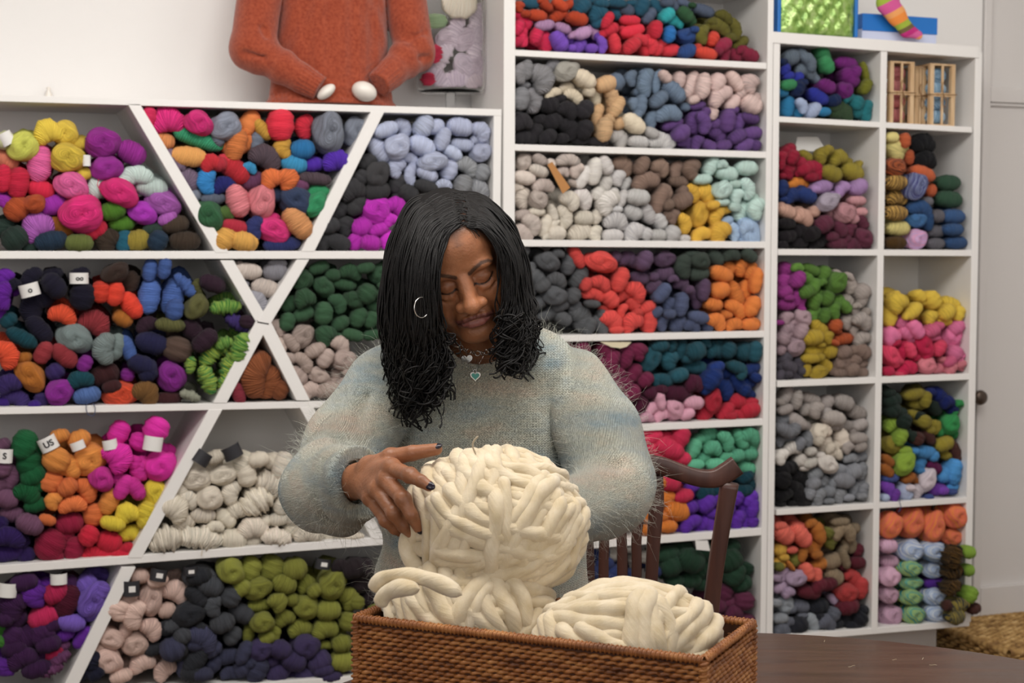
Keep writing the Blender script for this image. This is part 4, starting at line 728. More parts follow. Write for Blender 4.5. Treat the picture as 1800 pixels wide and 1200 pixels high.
# ---------- implicit surfaces ----------
def sdf_mesh(f, lo, hi, h, B=12):
    lo = np.array(lo, float); n = np.ceil((np.array(hi)-lo)/h/B).astype(int)
    bi = np.stack(np.meshgrid(*[np.arange(k) for k in n], indexing='ij'), -1).reshape(-1, 3)
    c = lo+(bi+.5)*B*h; d = np.concatenate([f(c[i:i+200000]) for i in range(0, len(c), 200000)])
    act = bi[np.abs(d) < B*h*.87*1.25+2*h]; NG = n*B+4; ids = []; pos = []; quads = []
    g = np.arange(-1, B+1); gx = np.stack(np.meshgrid(g, g, g, indexing='ij'), -1); m = B+2
    gid = lambda I: (I[..., 0]+1)*NG[1]*NG[2]+(I[..., 1]+1)*NG[2]+(I[..., 2]+1)
    corners = [(a, b, c_) for a in (0, 1) for b in (0, 1) for c_ in (0, 1)]
    for s in range(0, len(act), 120):
        A = act[s:s+120]; I = A[:, None, None, None, :]*B+gx[None]; P = lo+I*h
        v = f(P.reshape(-1, 3)).reshape(len(A), m, m, m); sg = v < 0
        C = [v[:, a:a+m-1, b:b+m-1, e:e+m-1] for a, b, e in corners]; Cs = np.stack([x < 0 for x in C]); mix = Cs.any(0) & ~Cs.all(0)
        acc = np.zeros(mix.shape+(3,)); cnt = np.zeros(mix.shape)
        for i1 in range(8):
            for ax in range(3):
                if corners[i1][ax] == 0:
                    c2 = list(corners[i1]); c2[ax] = 1; i2 = corners.index(tuple(c2)); x = Cs[i1] != Cs[i2]
                    t = np.where(x, C[i1]/(C[i1]-C[i2]+1e-30), 0)
                    for k in range(3): acc[..., k] += np.where(x, corners[i1][k]+(t if k == ax else 0), 0)
                    cnt += x
        own = mix.copy()
        w_ = np.nonzero(own); cell = I[:, :m-1, :m-1, :m-1][w_]
        ids.append(gid(cell)); pos.append(lo+(cell+acc[w_]/cnt[w_][:, None])*h)
        for ax in range(3):
            o1, o2 = [(1, 2), (2, 0), (0, 1)][ax]; sl0 = [slice(None)]+[slice(1, m-1)]*3; sl1 = list(sl0); sl1[ax+1] = slice(2, m)
            a0 = sg[tuple(sl0)]; a1 = sg[tuple(sl1)]; x = np.nonzero(a0 != a1); base = I[:, 1:m-1, 1:m-1, 1:m-1][x]; inside = a0[x]
            e1 = np.zeros(3, int); e1[o1] = 1; e2 = np.zeros(3, int); e2[o2] = 1
            q = np.stack([gid(base-e1-e2), gid(base-e2), gid(base), gid(base-e1)], -1); q[~inside] = q[~inside][:, ::-1]; quads.append(q)
    ids = np.concatenate(ids); pos = np.concatenate(pos); u, ix = np.unique(ids, return_index=True); V = pos[ix]; Q = np.searchsorted(u, np.concatenate(quads))
    e = h*.5
    for _ in range(2):                 # pull the vertices onto the surface
        d = f(V); G = np.stack([(f(V+np.eye(3)[k]*e)-f(V-np.eye(3)[k]*e))/(2*e) for k in range(3)], -1); g2 = (G**2).sum(1)+1e-9
        st_ = (d/g2)[:, None]*G; L = np.linalg.norm(st_, axis=1)[:, None]; V = V-st_*np.minimum(1, h/(L+1e-12))
    used = np.unique(Q); mp = np.zeros(len(V), int); mp[used] = np.arange(len(used)); return V[used], mp[Q]
def smin(a, b, k): hh = np.clip(.5+.5*(b-a)/k, 0, 1); return b+(a-b)*hh-k*hh*(1-hh)
def smax(a, b, k): return -smin(-a, -b, k)
def ell(P, c, r, R=None):
    q = P-np.array(c);
    if R is not None: q = q @ R
    r = np.array(r, float); k0 = np.linalg.norm(q/r, axis=1); k1 = np.linalg.norm(q/r**2, axis=1)+1e-9; return k0*(k0-1)/k1
def cone(P, a, b, ra, rb):
    a = np.array(a, float); b = np.array(b, float); ab = b-a; t = np.clip(((P-a) @ ab)/(ab @ ab), 0, 1); return np.linalg.norm(P-a-t[:, None]*ab, axis=1)-(ra+(rb-ra)*t)
def chain(P, pts, rs, k=.004):
    d = None
    for i in range(len(pts)-1):
        e = cone(P, pts[i], pts[i+1], rs[i], rs[i+1]); d = e if d is None else smin(d, e, k)
    return d
def masked(f, c, R):                   # evaluate f only near its bounding sphere
    c = np.array(c, float)
    def g(P):
        d = np.linalg.norm(P-c, axis=1)-R; out = d+.012; m_ = d < .012
        if m_.any(): out[m_] = f(P[m_])
        return out
    return g
# ---------- the woman ----------
def rotm(pitch, roll, yaw): return np.array((Matrix.Rotation(yaw, 3, 'Z') @ Matrix.Rotation(roll, 3, 'Y') @ Matrix.Rotation(pitch, 3, 'X')))
HR = rotm(math.radians(25), math.radians(-17), math.radians(3))
HO = Fl(816, 497, 2.545)-HR @ np.array((0, -.086, .004))          # head centre
HS = 1.0
def head_local(p):
    """face towards -y; metres"""
    sx = np.abs(p[:, 0]); q = p.copy(); q[:, 0] = sx                # symmetric half
    d = ell(q, (0, .014, .036), (.074, .094, .086))
    d = smin(d, ell(q, (0, -.040, .050), (.060, .050, .052)), .03)
    d = smin(d, ell(q, (0, -.030, -.035), (.061, .058, .080)), .03)
    d = smin(d, cone(q, (.050, -.004, -.060), (.018, -.066, -.098), .017, .015), .022)
    d = smin(d, ell(q, (0, -.071, -.099), (.024, .020, .019)), .016)
    d = smin(d, ell(q, (.043, -.058, -.020), (.023, .024, .019)), .018)
    d = smin(d, ell(q, (.038, -.056, -.047), (.024, .028, .026)), .018)
    d = smin(d, ell(q, (.030, -.074, .025), (.026, .016, .009)), .014)
    d = smax(d, -ell(q, (.030, -.105, .006), (.019, .017, .0115)), .012)     # sockets
    d = smin(d, ell(q, (.0315, -.0715, .003), (.0172, .0168, .0142)), .004)   # eye under its lid
    lid = chain(q, [(.015, -.0840, -.0015), (.023, -.0885, -.0065), (.032, -.0892, -.0078), (.041, -.0848, -.0055), (.047, -.0775, -.001)], [.0013]*5, .001)
    d = smax(d, -lid, .003)                                          # slit between the lids
    cr = chain(q, [(.016, -.0850, .0085), (.025, -.0878, .0135), (.034, -.0868, .0140), (.043, -.0805, .0115), (.049, -.0735, .007)], [.0009]*5, .001)
    d = smax(d, -cr, .006)                                            # crease of the upper lid
    bag = chain(q, [(.018, -.0835, -.0105), (.027, -.0850, -.0165), (.038, -.0815, -.0165), (.046, -.0745, -.0105)], [.0018]*4, .004)
    d = smin(d, bag, .011)
    bgr = chain(q, [(.017, -.0880, -.0125), (.026, -.0905, -.0215), (.038, -.0870, -.0225), (.049, -.0780, -.0155)], [.0008]*4, .001); d = smax(d, -bgr, .008)
    n_ = cone(q, (0, -.0865, .014), (0, -.1110, -.026), .0080, .0118); n_ = smin(n_, ell(q, (0, -.1130, -.0305), (.0140, .0115, .0108)), .010)
    n_ = smin(n_, ell(q, (.0178, -.0998, -.0322), (.0102, .0118, .0088)), .009); n_ = smin(n_, ell(q, (0, -.091, -.012), (.015, .012, .030)), .008)
    d = smin(d, n_, .007)
    d = smax(d, -ell(q, (.0080, -.1080, -.0425), (.0048, .0062, .0042)), .003)
    alg = chain(q, [(.0290, -.0950, -.0240), (.0305, -.0935, -.0330), (.0260, -.0940, -.0400)], [.0010]*3, .001); d = smax(d, -alg, .004)
    d = smin(d, ell(q, (0, -.072, -.062), (.034, .021, .026)), .012)    # muzzle
    nl = chain(q, [(.0275, -.0930, -.0330), (.0335, -.0870, -.0470), (.0365, -.0800, -.0620), (.0345, -.0740, -.078)], [.0022, .0034, .0032, .001], .001); d = smax(d, -nl, .009)
    up = chain(q, [(0, -.0955, -.0575), (.0060, -.0970, -.0560), (.0170, -.0930, -.0595), (.0300, -.0845, -.0665)], [.0042, .0045, .0040, .0015], .003); d = smin(d, up, .0035)
    lo_ = chain(q, [(0, -.0940, -.0705), (.0095, -.0930, -.0700), (.0200, -.0890, -.0685), (.0295, -.0840, -.0672)], [.0074, .0070, .0050, .0014], .003); d = smin(d, lo_, .0035)
    ml = chain(q, [(0, -.1010, -.0640), (.0080, -.1005, -.0630), (.0190, -.0945, -.0645), (.0320, -.0840, -.0680)], [.0011, .0011, .0010, .0010], .001); d = smax(d, -ml, .0018)
    ph_ = cone(q, (0, -.1015, -.0460), (0, -.1010, -.0520), .0010, .0012); d = smax(d, -ph_, .005)
    cg = chain(q, [(0, -.0930, -.0835), (.012, -.0900, -.0830)], [.003, .002]); d = smax(d, -cg, .008)
    fr = chain(q, [(.004, -.0975, .0260), (.0055, -.0975, .0350)], [.0004, .0004]); d = smax(d, -fr, .003)
    d = smin(d, ell(q, (.076, .012, -.008), (.008, .017, .030)), .006)  # ears
    return d
NB = Fl(846, 640, 2.735); NT = HO+HR @ np.array((0, .022, -.055))
SHL = Fl(712, 655, 2.735); SHR = Fl(985, 660, 2.735)
WR = Fl(632, 846, 2.262); WE = Fl(556, 868, 2.47)
WR2 = Fl(985, 905, 2.42); WE2 = Fl(1085, 872, 2.60)
def P3(t): return Fl(*t)
HAND = dict(
 index=([(690, 823, 2.168), (722, 836, 2.118), (741, 846, 2.098), (756, 855, 2.092)], [.0118, .0102, .0088, .0074]),
 middle=([(681, 845, 2.165), (710, 878, 2.118), (724, 905, 2.112), (737, 928, 2.126)], [.0122, .0106, .0092, .0076]),
 ring=([(666, 862, 2.175), (694, 902, 2.135), (711, 926, 2.138), (729, 942, 2.150)], [.0118, .0102, .0088, .0074]),
 little=([(653, 876, 2.195), (680, 915, 2.165), (695, 930, 2.170), (710, 938, 2.182)], [.0108, .0090, .0080, .0068]),
 thumb=([(652, 824, 2.235), (688, 805, 2.205), (726, 797, 2.190), (768, 790, 2.175)], [.0160, .0128, .0112, .0086]))
HANDF = {k: ([P3(t) for t in a], b) for k, (a, b) in HAND.items()}
HAND2 = dict(
 index=([(960, 862, 2.375), (930, 850, 2.365), (908, 846, 2.36), (892, 846, 2.358)], [.0118, .0102, .0088, .0074]),
 middle=([(956, 888, 2.378), (920, 882, 2.368), (896, 880, 2.362), (878, 880, 2.36)], [.0122, .0106, .0092, .0076]),
 ring=([(958, 914, 2.378), (924, 914, 2.368), (902, 914, 2.362), (886, 914, 2.36)], [.0118, .0102, .0088, .0074]),
 little=([(964, 938, 2.378), (936, 942, 2.368), (918, 944, 2.362), (904, 944, 2.36)], [.0108, .0090, .0080, .0068]),
 thumb=([(994, 880, 2.385), (985, 845, 2.37), (968, 820, 2.36), (950, 806, 2.35)], [.0160, .0128, .0112, .0086]))
HANDF2 = {k: ([P3((t[0]-25, t[1]-5, t[2]+.012)) for t in a], b) for k, (a, b) in HAND2.items()}
def hand_sdf(P, H_, W_, E_):
    d = cone(P, W_, E_, .0255, .036)
    for k in ('index', 'middle', 'ring', 'little'): d = smin(d, cone(P, W_, H_[k][0][0], .0190, .0122), .010)
    d = smin(d, cone(P, W_, H_['thumb'][0][0], .0200, .0160), .010); d = smin(d, cone(P, H_['thumb'][0][0], H_['index'][0][0], .0130, .0085), .012)
    fs = None
    for k in ('index', 'middle', 'ring', 'little', 'thumb'):
        pts, rs = H_[k]; e = chain(P, pts, rs, .003)
        for q in (0, 1): e = smin(e, np.linalg.norm(P-pts[q], axis=1)-rs[q]*1.08, .005)
        d = smin(d, e, .0045) if k != 'thumb' else smin(d, e, .007)
    return d
hc1 = (HANDF['middle'][0][0]+WE)/2; hc2 = (HANDF2['middle'][0][0]+WE2)/2
f_head = masked(lambda P: head_local((P-HO) @ HR), HO, .15)
f_h1 = masked(lambda P: hand_sdf(P, HANDF, WR, WE), hc1, .26); f_h2 = masked(lambda P: hand_sdf(P, HANDF2, WR2, WE2), hc2, .26)
def f_body(P):
    d = f_head(P)
    d = smin(d, cone(P, NT, NB, .047, .054), .022)
    d = smin(d, cone(P, NB+(0, .01, -.02), NB+(0, 0, -.30), .062, .085), .05)
    for S_, E_, s in ((SHL, WE, .045), (SHR, WE2, .045)):
        d = smin(d, cone(P, NB+(0, .01, -.04), S_, .050, .042), .03); d = smin(d, cone(P, S_, E_, .042, .034), .02)
    d = smin(d, cone(P, NB+(0, 0, -.30), NB+(0, 0, -.52), .085, .10), .03)
    return smin(smin(d, f_h1(P), .01), f_h2(P), .01)
PR = FM @ Vector((NB[0], NB[1], 0)); PRl = np.array((NB[0], NB[1], 0.0))
woman = empty('person', PR, -TH, 'woman with long black locs in a pale green mohair sweater, bowing over the wool ball', 'person')
V, F = sdf_mesh(f_body, (-.36, 2.05, .68), (.30, 2.86, 1.66), .0019)
hl = (V-HO) @ HR
# --- colours by place on the body ---
skin = np.array((.39, .160, .076)); C = np.repeat(skin[None], len(V), 0)
inh = np.linalg.norm(V-HO, axis=1) < .16; ax = np.abs(hl[:, 0])
def blob(c, r, s=.5): return np.clip(1-ell(np.stack([ax, hl[:, 1], hl[:, 2]], 1), c, r)/(min(r)*s), 0, 1)*inh*(ell(np.stack([ax, hl[:, 1], hl[:, 2]], 1), c, r) < min(r)*s)
def segd(pts, flat=False):
    q = np.stack([ax, hl[:, 1]*(not flat), hl[:, 2]], 1); d = np.full(len(V), 9.)
    for i in range(len(pts)-1): a_, b_ = (np.array(pts[i+k_])*np.array((1, 0 if flat else 1, 1)) for k_ in (0, 1)); d = np.minimum(d, cone(q, a_, b_, 0, 0))
    return np.where(hl[:, 1] < -.035, d, 9) if flat else d
def mixc(wt, col): global C; wt = (np.clip(wt, 0, 1)*inh)[:, None]; C = C*(1-wt)+np.array(col)*wt
nz = np.sin(hl[:, 0]*90+1)*np.sin(hl[:, 2]*110)*np.sin(hl[:, 1]*80); C *= (1+.06*nz)[:, None]
mixc(.45*np.exp(-(segd([(.020, -.09, .004), (.046, -.078, .006)])/.016)**2), (.125, .048, .030))     # darker skin round the eyes
mixc(.40*np.exp(-(segd([(0, -.09, -.075), (.03, -.08, -.07)])/.018)**2), (.14, .055, .035))
mixc(.35*np.exp(-(segd([(.040, -.08, -.02), (.036, -.085, -.03)])/.018)**2), (.33, .125, .052))
lipm = np.minimum(segd([(0, -.0985, -.0580), (.0060, -.100, -.0570), (.0170, -.096, -.0605), (.0285, -.086, -.0660)], True)/.0040, segd([(0, -.0990, -.0705), (.0095, -.098, -.0700), (.0200, -.092, -.0685), (.028, -.086, -.0672)], True)/.0066)
mixc(np.clip((1.15-lipm)*3, 0, .8), (.27, .090, .088)); mixc(np.clip((1.1-segd([(0, 0, -.0580), (.0060, 0, -.0570), (.0170, 0, -.0605), (.0285, 0, -.0660)], True)/.0040)*3, 0, .6), (.15, .055, .045))
mixc(np.clip((.0016-segd([(0, -.1010, -.0640), (.0080, -.1005, -.0630), (.0190, -.0945, -.0645), (.0310, -.0845, -.0680)]))*900, 0, .9), (.05, .015, .014))
browd = segd([(.013, -.0945, .0200), (.024, -.0945, .0270), (.036, -.0885, .0315), (.048, -.0765, .0295), (.057, -.07, .0215)], True); bt = np.clip((ax-.014)/.035, 0, 1)
mixc(np.clip((.0050-.0020*bt-browd)*500, 0, .85), (.030, .018, .014))
mixc(np.clip((.0020-segd([(.0145, -.0840, -.0015), (.023, -.0885, -.0068), (.032, -.0892, -.0082), (.041, -.0848, -.0058), (.050, -.0765, .001)], True))*1100, 0, .95), (.012, .008, .008))
hairline = (hl[:, 2] > .085-.9*np.maximum(ax-.030, 0)-.25*ax) | (hl[:, 1] > -.028+.2*(hl[:, 2]+.02)) & (hl[:, 2] > -.06)
hw = np.clip((hl[:, 2]-(.078-1.3*np.maximum(ax-.032, 0)))/.014, 0, 1); hw = np.maximum(hw, np.clip((hl[:, 1]+.040)/.015, 0, 1)*(hl[:, 2] > -.055))
mixc(hw*.72, (.035, .022, .018))
part = np.clip(1-np.abs(hl[:, 0]-.007)/.013, 0, 1)*(hl[:, 2] > .07); mixc(part*.6, (.17, .095, .07))
for k_ in (('index'), ('middle'), ('ring')):                        # knuckle creases
    for q in (1, 2):
        dd = np.linalg.norm(V-HANDF[k_][0][q], axis=1); C *= (1-.35*np.exp(-(dd/.012)**2))[:, None]
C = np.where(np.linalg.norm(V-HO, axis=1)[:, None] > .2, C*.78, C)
m = M['skin'] = newmat('skin', (.2, .1, .05), .42); b = bsdf(m); b.inputs['Subsurface Weight'].default_value = .12; b.inputs['Subsurface Radius'].default_value = (.012, .004, .002); b.inputs['Subsurface Scale'].default_value = .5
b.inputs['Specular IOR Level'].default_value = .45
a = nd(m, 'ShaderNodeAttribute', attribute_name='tone'); tc = nd(m, 'ShaderNodeTexCoord'); n = nd(m, 'ShaderNodeTexNoise', i_Scale=240., i_Detail=4.); lk(m, tc.outputs['Object'], n.inputs[0])
n2 = nd(m, 'ShaderNodeTexNoise', i_Scale=45., i_Detail=5.); lk(m, tc.outputs['Object'], n2.inputs[0]); r = ramp(m, n2.outputs[0], [(.3, (.82, .80, .78)), (.7, (1.12, 1.12, 1.12))])
mx = nd(m, 'ShaderNodeMix', data_type='RGBA', blend_type='MULTIPLY'); mx.inputs[0].default_value = 1; lk(m, a.outputs['Color'], mx.inputs[6]); lk(m, r.outputs[0], mx.inputs[7]); lk(m, mx.outputs[2], b.inputs['Base Color'])
bp = nd(m, 'ShaderNodeBump', i_Strength=.5, i_Distance=.0015); lk(m, n.outputs[0], bp.inputs['Height']); lk(m, bp.outputs[0], b.inputs['Normal'])
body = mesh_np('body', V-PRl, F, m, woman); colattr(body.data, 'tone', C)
# --- sweater ---
TC = Fl(852, 760, 2.735); TB = Fl(850, 1010, 2.735)
CB = Fl(846, 628, 2.722)               # collar centre
E1 = Fl(568, 862, 2.50); E2 = Fl(1072, 850, 2.615); CU = Fl(630, 843, 2.285)
cutn = np.array((.80, -.60, .05)); cutn /= np.linalg.norm(cutn)
def sleeve1(P):
    A = Fl(700, 668, 2.735); d = cone(P, A, Fl(610, 790, 2.60), .076, .078); d = smin(d, cone(P, Fl(610, 790, 2.60), E1, .074, .070), .02)
    d = smin(d, ell(P, Fl(567, 858, 2.47), (.066, .085, .078)), .02)
    d = smin(d, cone(P, Fl(585, 868, 2.42), Fl(640, 845, 2.27), .070, .056), .015)
    d = smax(d, (P-CU) @ cutn, .006)
    for a, b_, r1 in (((540, 800, 2.50), (625, 775, 2.49), .006), ((520, 835, 2.44), (560, 810, 2.41), .005), ((560, 900, 2.36), (610, 905, 2.31), .004), ((645, 700, 2.60), (620, 770, 2.50), .006)):
        d = smax(d, -cone(P, Fl(*a), Fl(*b_), r1, r1*.5), .022)
    inner = cone(P, Fl(612, 856, 2.35), Fl(656, 842, 2.22), .029, .036); return smax(d, -inner, .004)
def sleeve2(P):
    A = Fl(990, 672, 2.74); d = cone(P, A, Fl(1048, 760, 2.66), .078, .076); d = smin(d, cone(P, Fl(1048, 760, 2.66), E2, .074, .078), .02)
    d = smin(d, ell(P, Fl(1072, 868, 2.58), (.066, .085, .066)), .02)
    d = smin(d, cone(P, Fl(1062, 876, 2.56), Fl(992, 903, 2.44), .068, .048), .02)
    for a, b_, r1 in (((985, 765, 2.54), (1085, 815, 2.535), .006), ((1000, 745, 2.575), (1075, 700, 2.58), .005)):
        d = smax(d, -cone(P, Fl(*a), Fl(*b_), r1, r1*.4), .034)
    inner = cone(P, WR2+(.02, .06, .0), WR2+(-.012, -.05, 0), .036, .044); d = smax(d, -inner, .004)
    n2_ = (WR2-WE2)/np.linalg.norm(WR2-WE2); return smax(d, (P-WR2-n2_*.004) @ n2_, .006)
def torso(P):
    d = ell(P, TC+(0, 0, -.02), (.192, .118, .235)); d = smin(d, cone(P*np.array((1, 1.35, 1)), (TC+(0, 0, -.10))*np.array((1, 1.35, 1)), (TB+(0, 0, -.08))*np.array((1, 1.35, 1)), .178, .196), .05)
    d = smin(d, cone(P, Fl(735, 652, 2.735), Fl(965, 655, 2.735), .072, .072), .05)
    d = smin(d, cone(P, CB+(0, .005, -.03), CB+(0, .006, .004), .085, .074), .03)      # up to the collar
    for a, b_, r1 in (((752, 800, 2.60), (700, 860, 2.62), .006), ((960, 960, 2.60), (860, 985, 2.60), .006)):
        d = smax(d, -cone(P, Fl(*a), Fl(*b_), r1, r1*.5), .03)
    return smax(d, -(P[:, 2]-.79), .01)
def f_sw(P):
    t = torso(P); q1 = sleeve1(P); q2 = sleeve2(P); d = np.minimum(np.minimum(t, q1), q2); low = np.clip((1.36-P[:, 2])/.10, 0.12, 1)
    d = d+.008*low*(np.exp(-((t-q1)/.013)**2)+np.exp(-((t-q2)/.013)**2))
    hole = cone(P, CB+(0, .004, -.07), CB+(0, -.01, .09), .060, .074); hole = np.minimum(hole, cone(P, CB+(-.006, -.03, .022), CB+(-.006, -.06, .05), .052, .06))
    return smax(d, -hole, .006)
V, F = sdf_mesh(f_sw, (-.42, 2.15, .74), (.34, 2.96, 1.40), .0042)
# light folds
tt, s1, s2 = torso(V), sleeve1(V), sleeve2(V); reg = np.argmin(np.stack([tt, s1, s2], 1), 1)
xa, xb = Fl(694, 700, 2.68)[0], Fl(1004, 700, 2.68)[0]
reg = np.where((V[:, 0] < xa) & (s1 < .07) & (V[:, 2] > 1.15), 1, np.where((V[:, 0] > xb) & (s2 < .07) & (V[:, 2] > 1.15), 2, np.where((reg > 0) & (V[:, 0] > xa) & (V[:, 0] < xb) & (V[:, 2] > 1.17) & (tt < .03), 0, reg)))
fold = .0035*np.sin(V[:, 0]*38+V[:, 2]*22+2*np.sin(V[:, 2]*14))+.002*np.sin(V[:, 2]*55+V[:, 0]*30+1.5*np.sin(V[:, 0]*25))
e = .002; G = np.stack([f_sw(V+np.eye(3)[k]*e)-f_sw(V-np.eye(3)[k]*e) for k in range(3)], -1); G /= np.linalg.norm(G, axis=1)[:, None]+1e-9; V = V+G*fold[:, None]
def sweat_uv(P, rg):
    out = np.zeros((len(P), 2)); c = TC
    out[:, 0] = P[:, 0]-c[0]; out[:, 1] = P[:, 2]
    for rr, (A_, B_, E_) in ((1, (Fl(700, 668, 2.735), E1, CU)), (2, (Fl(990, 672, 2.74), E2, WR2))):
        L1_ = np.linalg.norm(B_-A_); uv_ = []
        for a_, b_ in ((A_, B_), (B_, E_)):
            ab = b_-a_; ab = ab/np.linalg.norm(ab); t = (P-a_) @ ab; perp = P-a_-t[:, None]*ab; ref = np.cross(ab, (0, 1., 0)); ref /= np.linalg.norm(ref); r2 = np.cross(ab, ref); uv_.append((np.arctan2(perp @ ref, perp @ r2), t))
        dn = (B_-A_)/L1_+(E_-B_)/np.linalg.norm(E_-B_); dn /= np.linalg.norm(dn); s = np.clip(((P-B_) @ dn)/.16+.5, 0, 1); s = s*s*(3-2*s)
        a1, a2 = uv_[0][0], uv_[1][0]; a2 = a2+2*math.pi*np.round((a1-a2)/(2*math.pi)); msk = rg == rr
        out[msk, 0] = ((1-s)*a1+s*a2)[msk]*.105; out[msk, 1] = -((1-s)*uv_[0][1]+s*(uv_[1][1]+L1_))[msk]
    return out
cen = V[F].mean(1); fr_ = reg[F[:, 0]]; uvl = np.stack([sweat_uv(V[F[:, k]], fr_) for k in range(4)], 1)
jump = (uvl[:, :, 0].max(1)-uvl[:, :, 0].min(1)) > .15; uvl[jump, :, 0] = uvl[jump, 0:1, 0]
m = M['sweater'] = newmat('mohair_knit', (.5, .5, .45), .95); b = bsdf(m); b.inputs['Sheen Weight'].default_value = .6; b.inputs['Sheen Roughness'].default_value = .4; b.inputs['Specular IOR Level'].default_value = .15
uv = nd(m, 'ShaderNodeUVMap'); uv.uv_map = 'UVMap'; sp = nd(m, 'ShaderNodeSeparateXYZ'); lk(m, uv.outputs[0], sp.inputs[0])
def mth(m, op, a, b_=None, c_=None):
    n = nd(m, 'ShaderNodeMath', operation=op)
    for i, v in enumerate((a, b_, c_)):
        if v is None: continue
        if isinstance(v, (int, float)): n.inputs[i].default_value = v
        else: lk(m, v, n.inputs[i])
    return n.outputs[0]
def knit(m, su, sv, sp):
    U = mth(m, 'MULTIPLY', sp.outputs[0], 1/su); Vv = mth(m, 'MULTIPLY', sp.outputs[1], 1/sv)
    ax_ = mth(m, 'ABSOLUTE', mth(m, 'SUBTRACT', mth(m, 'FRACT', U), .5)); w_ = mth(m, 'SUBTRACT', Vv, mth(m, 'MULTIPLY', ax_, 1.7))
    s_ = mth(m, 'ADD', mth(m, 'MULTIPLY', mth(m, 'SINE', mth(m, 'MULTIPLY', w_, 6.283)), .5), .5)
    c_ = mth(m, 'SUBTRACT', 1.0, mth(m, 'POWER', mth(m, 'ABSOLUTE', mth(m, 'MULTIPLY', mth(m, 'SUBTRACT', ax_, .25), 4)), 2)); return mth(m, 'MULTIPLY', s_, c_)
kn = knit(m, .0052, .0042, sp)
tc = nd(m, 'ShaderNodeTexCoord'); mp = nd(m, 'ShaderNodeMapping'); mp.inputs['Scale'].default_value = (4.5, 4.5, 13); lk(m, tc.outputs['Object'], mp.inputs[0])
n1 = nd(m, 'ShaderNodeTexNoise', i_Scale=1.25, i_Detail=4., i_Roughness=.6); lk(m, mp.outputs[0], n1.inputs[0])
r = ramp(m, n1.outputs[0], [(.33, lin('e6d2bc')), (.43, lin('dcd6c2')), (.50, lin('d6d9c9')), (.57, lin('c8d0c8')), (.67, lin('a2bac2'))])
n3 = nd(m, 'ShaderNodeTexNoise', i_Scale=380., i_Detail=3.); lk(m, tc.outputs['Object'], n3.inputs[0])
r3 = ramp(m, n3.outputs[0], [(.3, (.78, .78, .78)), (.7, (1.18, 1.18, 1.18))]); mx = nd(m, 'ShaderNodeMix', data_type='RGBA', blend_type='MULTIPLY'); mx.inputs[0].default_value = 1; lk(m, r.outputs[0], mx.inputs[6]); lk(m, r3.outputs[0], mx.inputs[7])
r4 = ramp(m, kn, [(0, (.72, .71, .69)), (.5, (1.10, 1.10, 1.10))]); mx2 = nd(m, 'ShaderNodeMix', data_type='RGBA', blend_type='MULTIPLY'); mx2.inputs[0].default_value = 1; lk(m, mx.outputs[2], mx2.inputs[6]); lk(m, r4.outputs[0], mx2.inputs[7]); lk(m, mx2.outputs[2], b.inputs['Base Color'])
bp = nd(m, 'ShaderNodeBump', i_Strength=1., i_Distance=.003); lk(m, kn, bp.inputs['Height']); bp2 = nd(m, 'ShaderNodeBump', i_Strength=.5, i_Distance=.002); lk(m, n3.outputs[0], bp2.inputs['Height']); lk(m, bp.outputs[0], bp2.inputs['Normal']); lk(m, bp2.outputs[0], b.inputs['Normal'])
swo = mesh_np('sweater', V-PRl, F, m, woman, True, uvl.reshape(-1, 2)); swo['label'] = 'pale green fuzzy mohair sweater with blue and peach patches'
# mohair fibres
fz = Acc(); pick = rng.choice(len(V), 9000, replace=False)
for k in pick:
    p = V[k]-PRl; nrm = G[k]; L = rng.gamma(2.2, .0058)+.003; L = min(L, .036); t1 = rng.normal(0, .55, 3); t2 = rng.normal(0, .7, 3)+np.array((0, 0, -.2))
    pts = [p, p+nrm*L*.4+t1*L*.15, p+nrm*L*.7+t1*L*.4+t2*L*.1, p+nrm*L*.85+t1*L*.6+t2*L*.45]
    Vt, Ft = tube_np(np.array(pts), [.00016, .00014, .00012, .00006], 3, False); fz.add(Vt, Ft)
m = M['fuzz'] = newmat('mohair_fibre', lin('cfd0c4'), .9); noisebump(m, 500, .1)
fo = fz.build('mohair_fuzz', M['fuzz'], swo, False); fo['kind'] = 'stuff'
m = M['cloth_dark'] = newmat('dark_trouser_cloth', (.05, .05, .06), .9); noisebump(m, 400, .3)
def f_tr(P):
    h0 = NB.copy(); h0[2] = .84; d = cone(P*np.array((1, 1.25, 1)), h0*np.array((1, 1.25, 1)), (h0+(0, 0, -.10))*np.array((1, 1.25, 1)), .165, .175)
    for s in (-1, 1): d = smin(d, chain(P, [h0+(s*.08, .0, -.12), h0+(s*.10, .02, -.42), h0+(s*.10, .03, -.80)], [.088, .062, .052], .02), .03)
    return smax(d, -(P[:, 2]-.05), .01)
V, F = sdf_mesh(f_tr, (-.40, 2.45, .0), (.34, 3.02, 1.04), .010); mesh_np('trousers', V-PRl, F, m, woman)
m = M['shoe'] = newmat('shoe_leather', (.04, .03, .03), .5); noisebump(m, 200, .1)
for s in (-1, 1):
    c0 = np.array((s*.10+NB[0], NB[1]+.03, 0)); f_s = lambda P: smax(smin(ell(P, c0+(0, -.05, .035), (.046, .12, .04)), ell(P, c0+(0, .02, .06), (.045, .055, .06)), .02), -(P[:, 2]-.002), .004)
    V, F = sdf_mesh(f_s, c0+(-.07, -.2, -.02), c0+(.07, .12, .16), .006); mesh_np('shoe', V-PRl, F, m, woman)
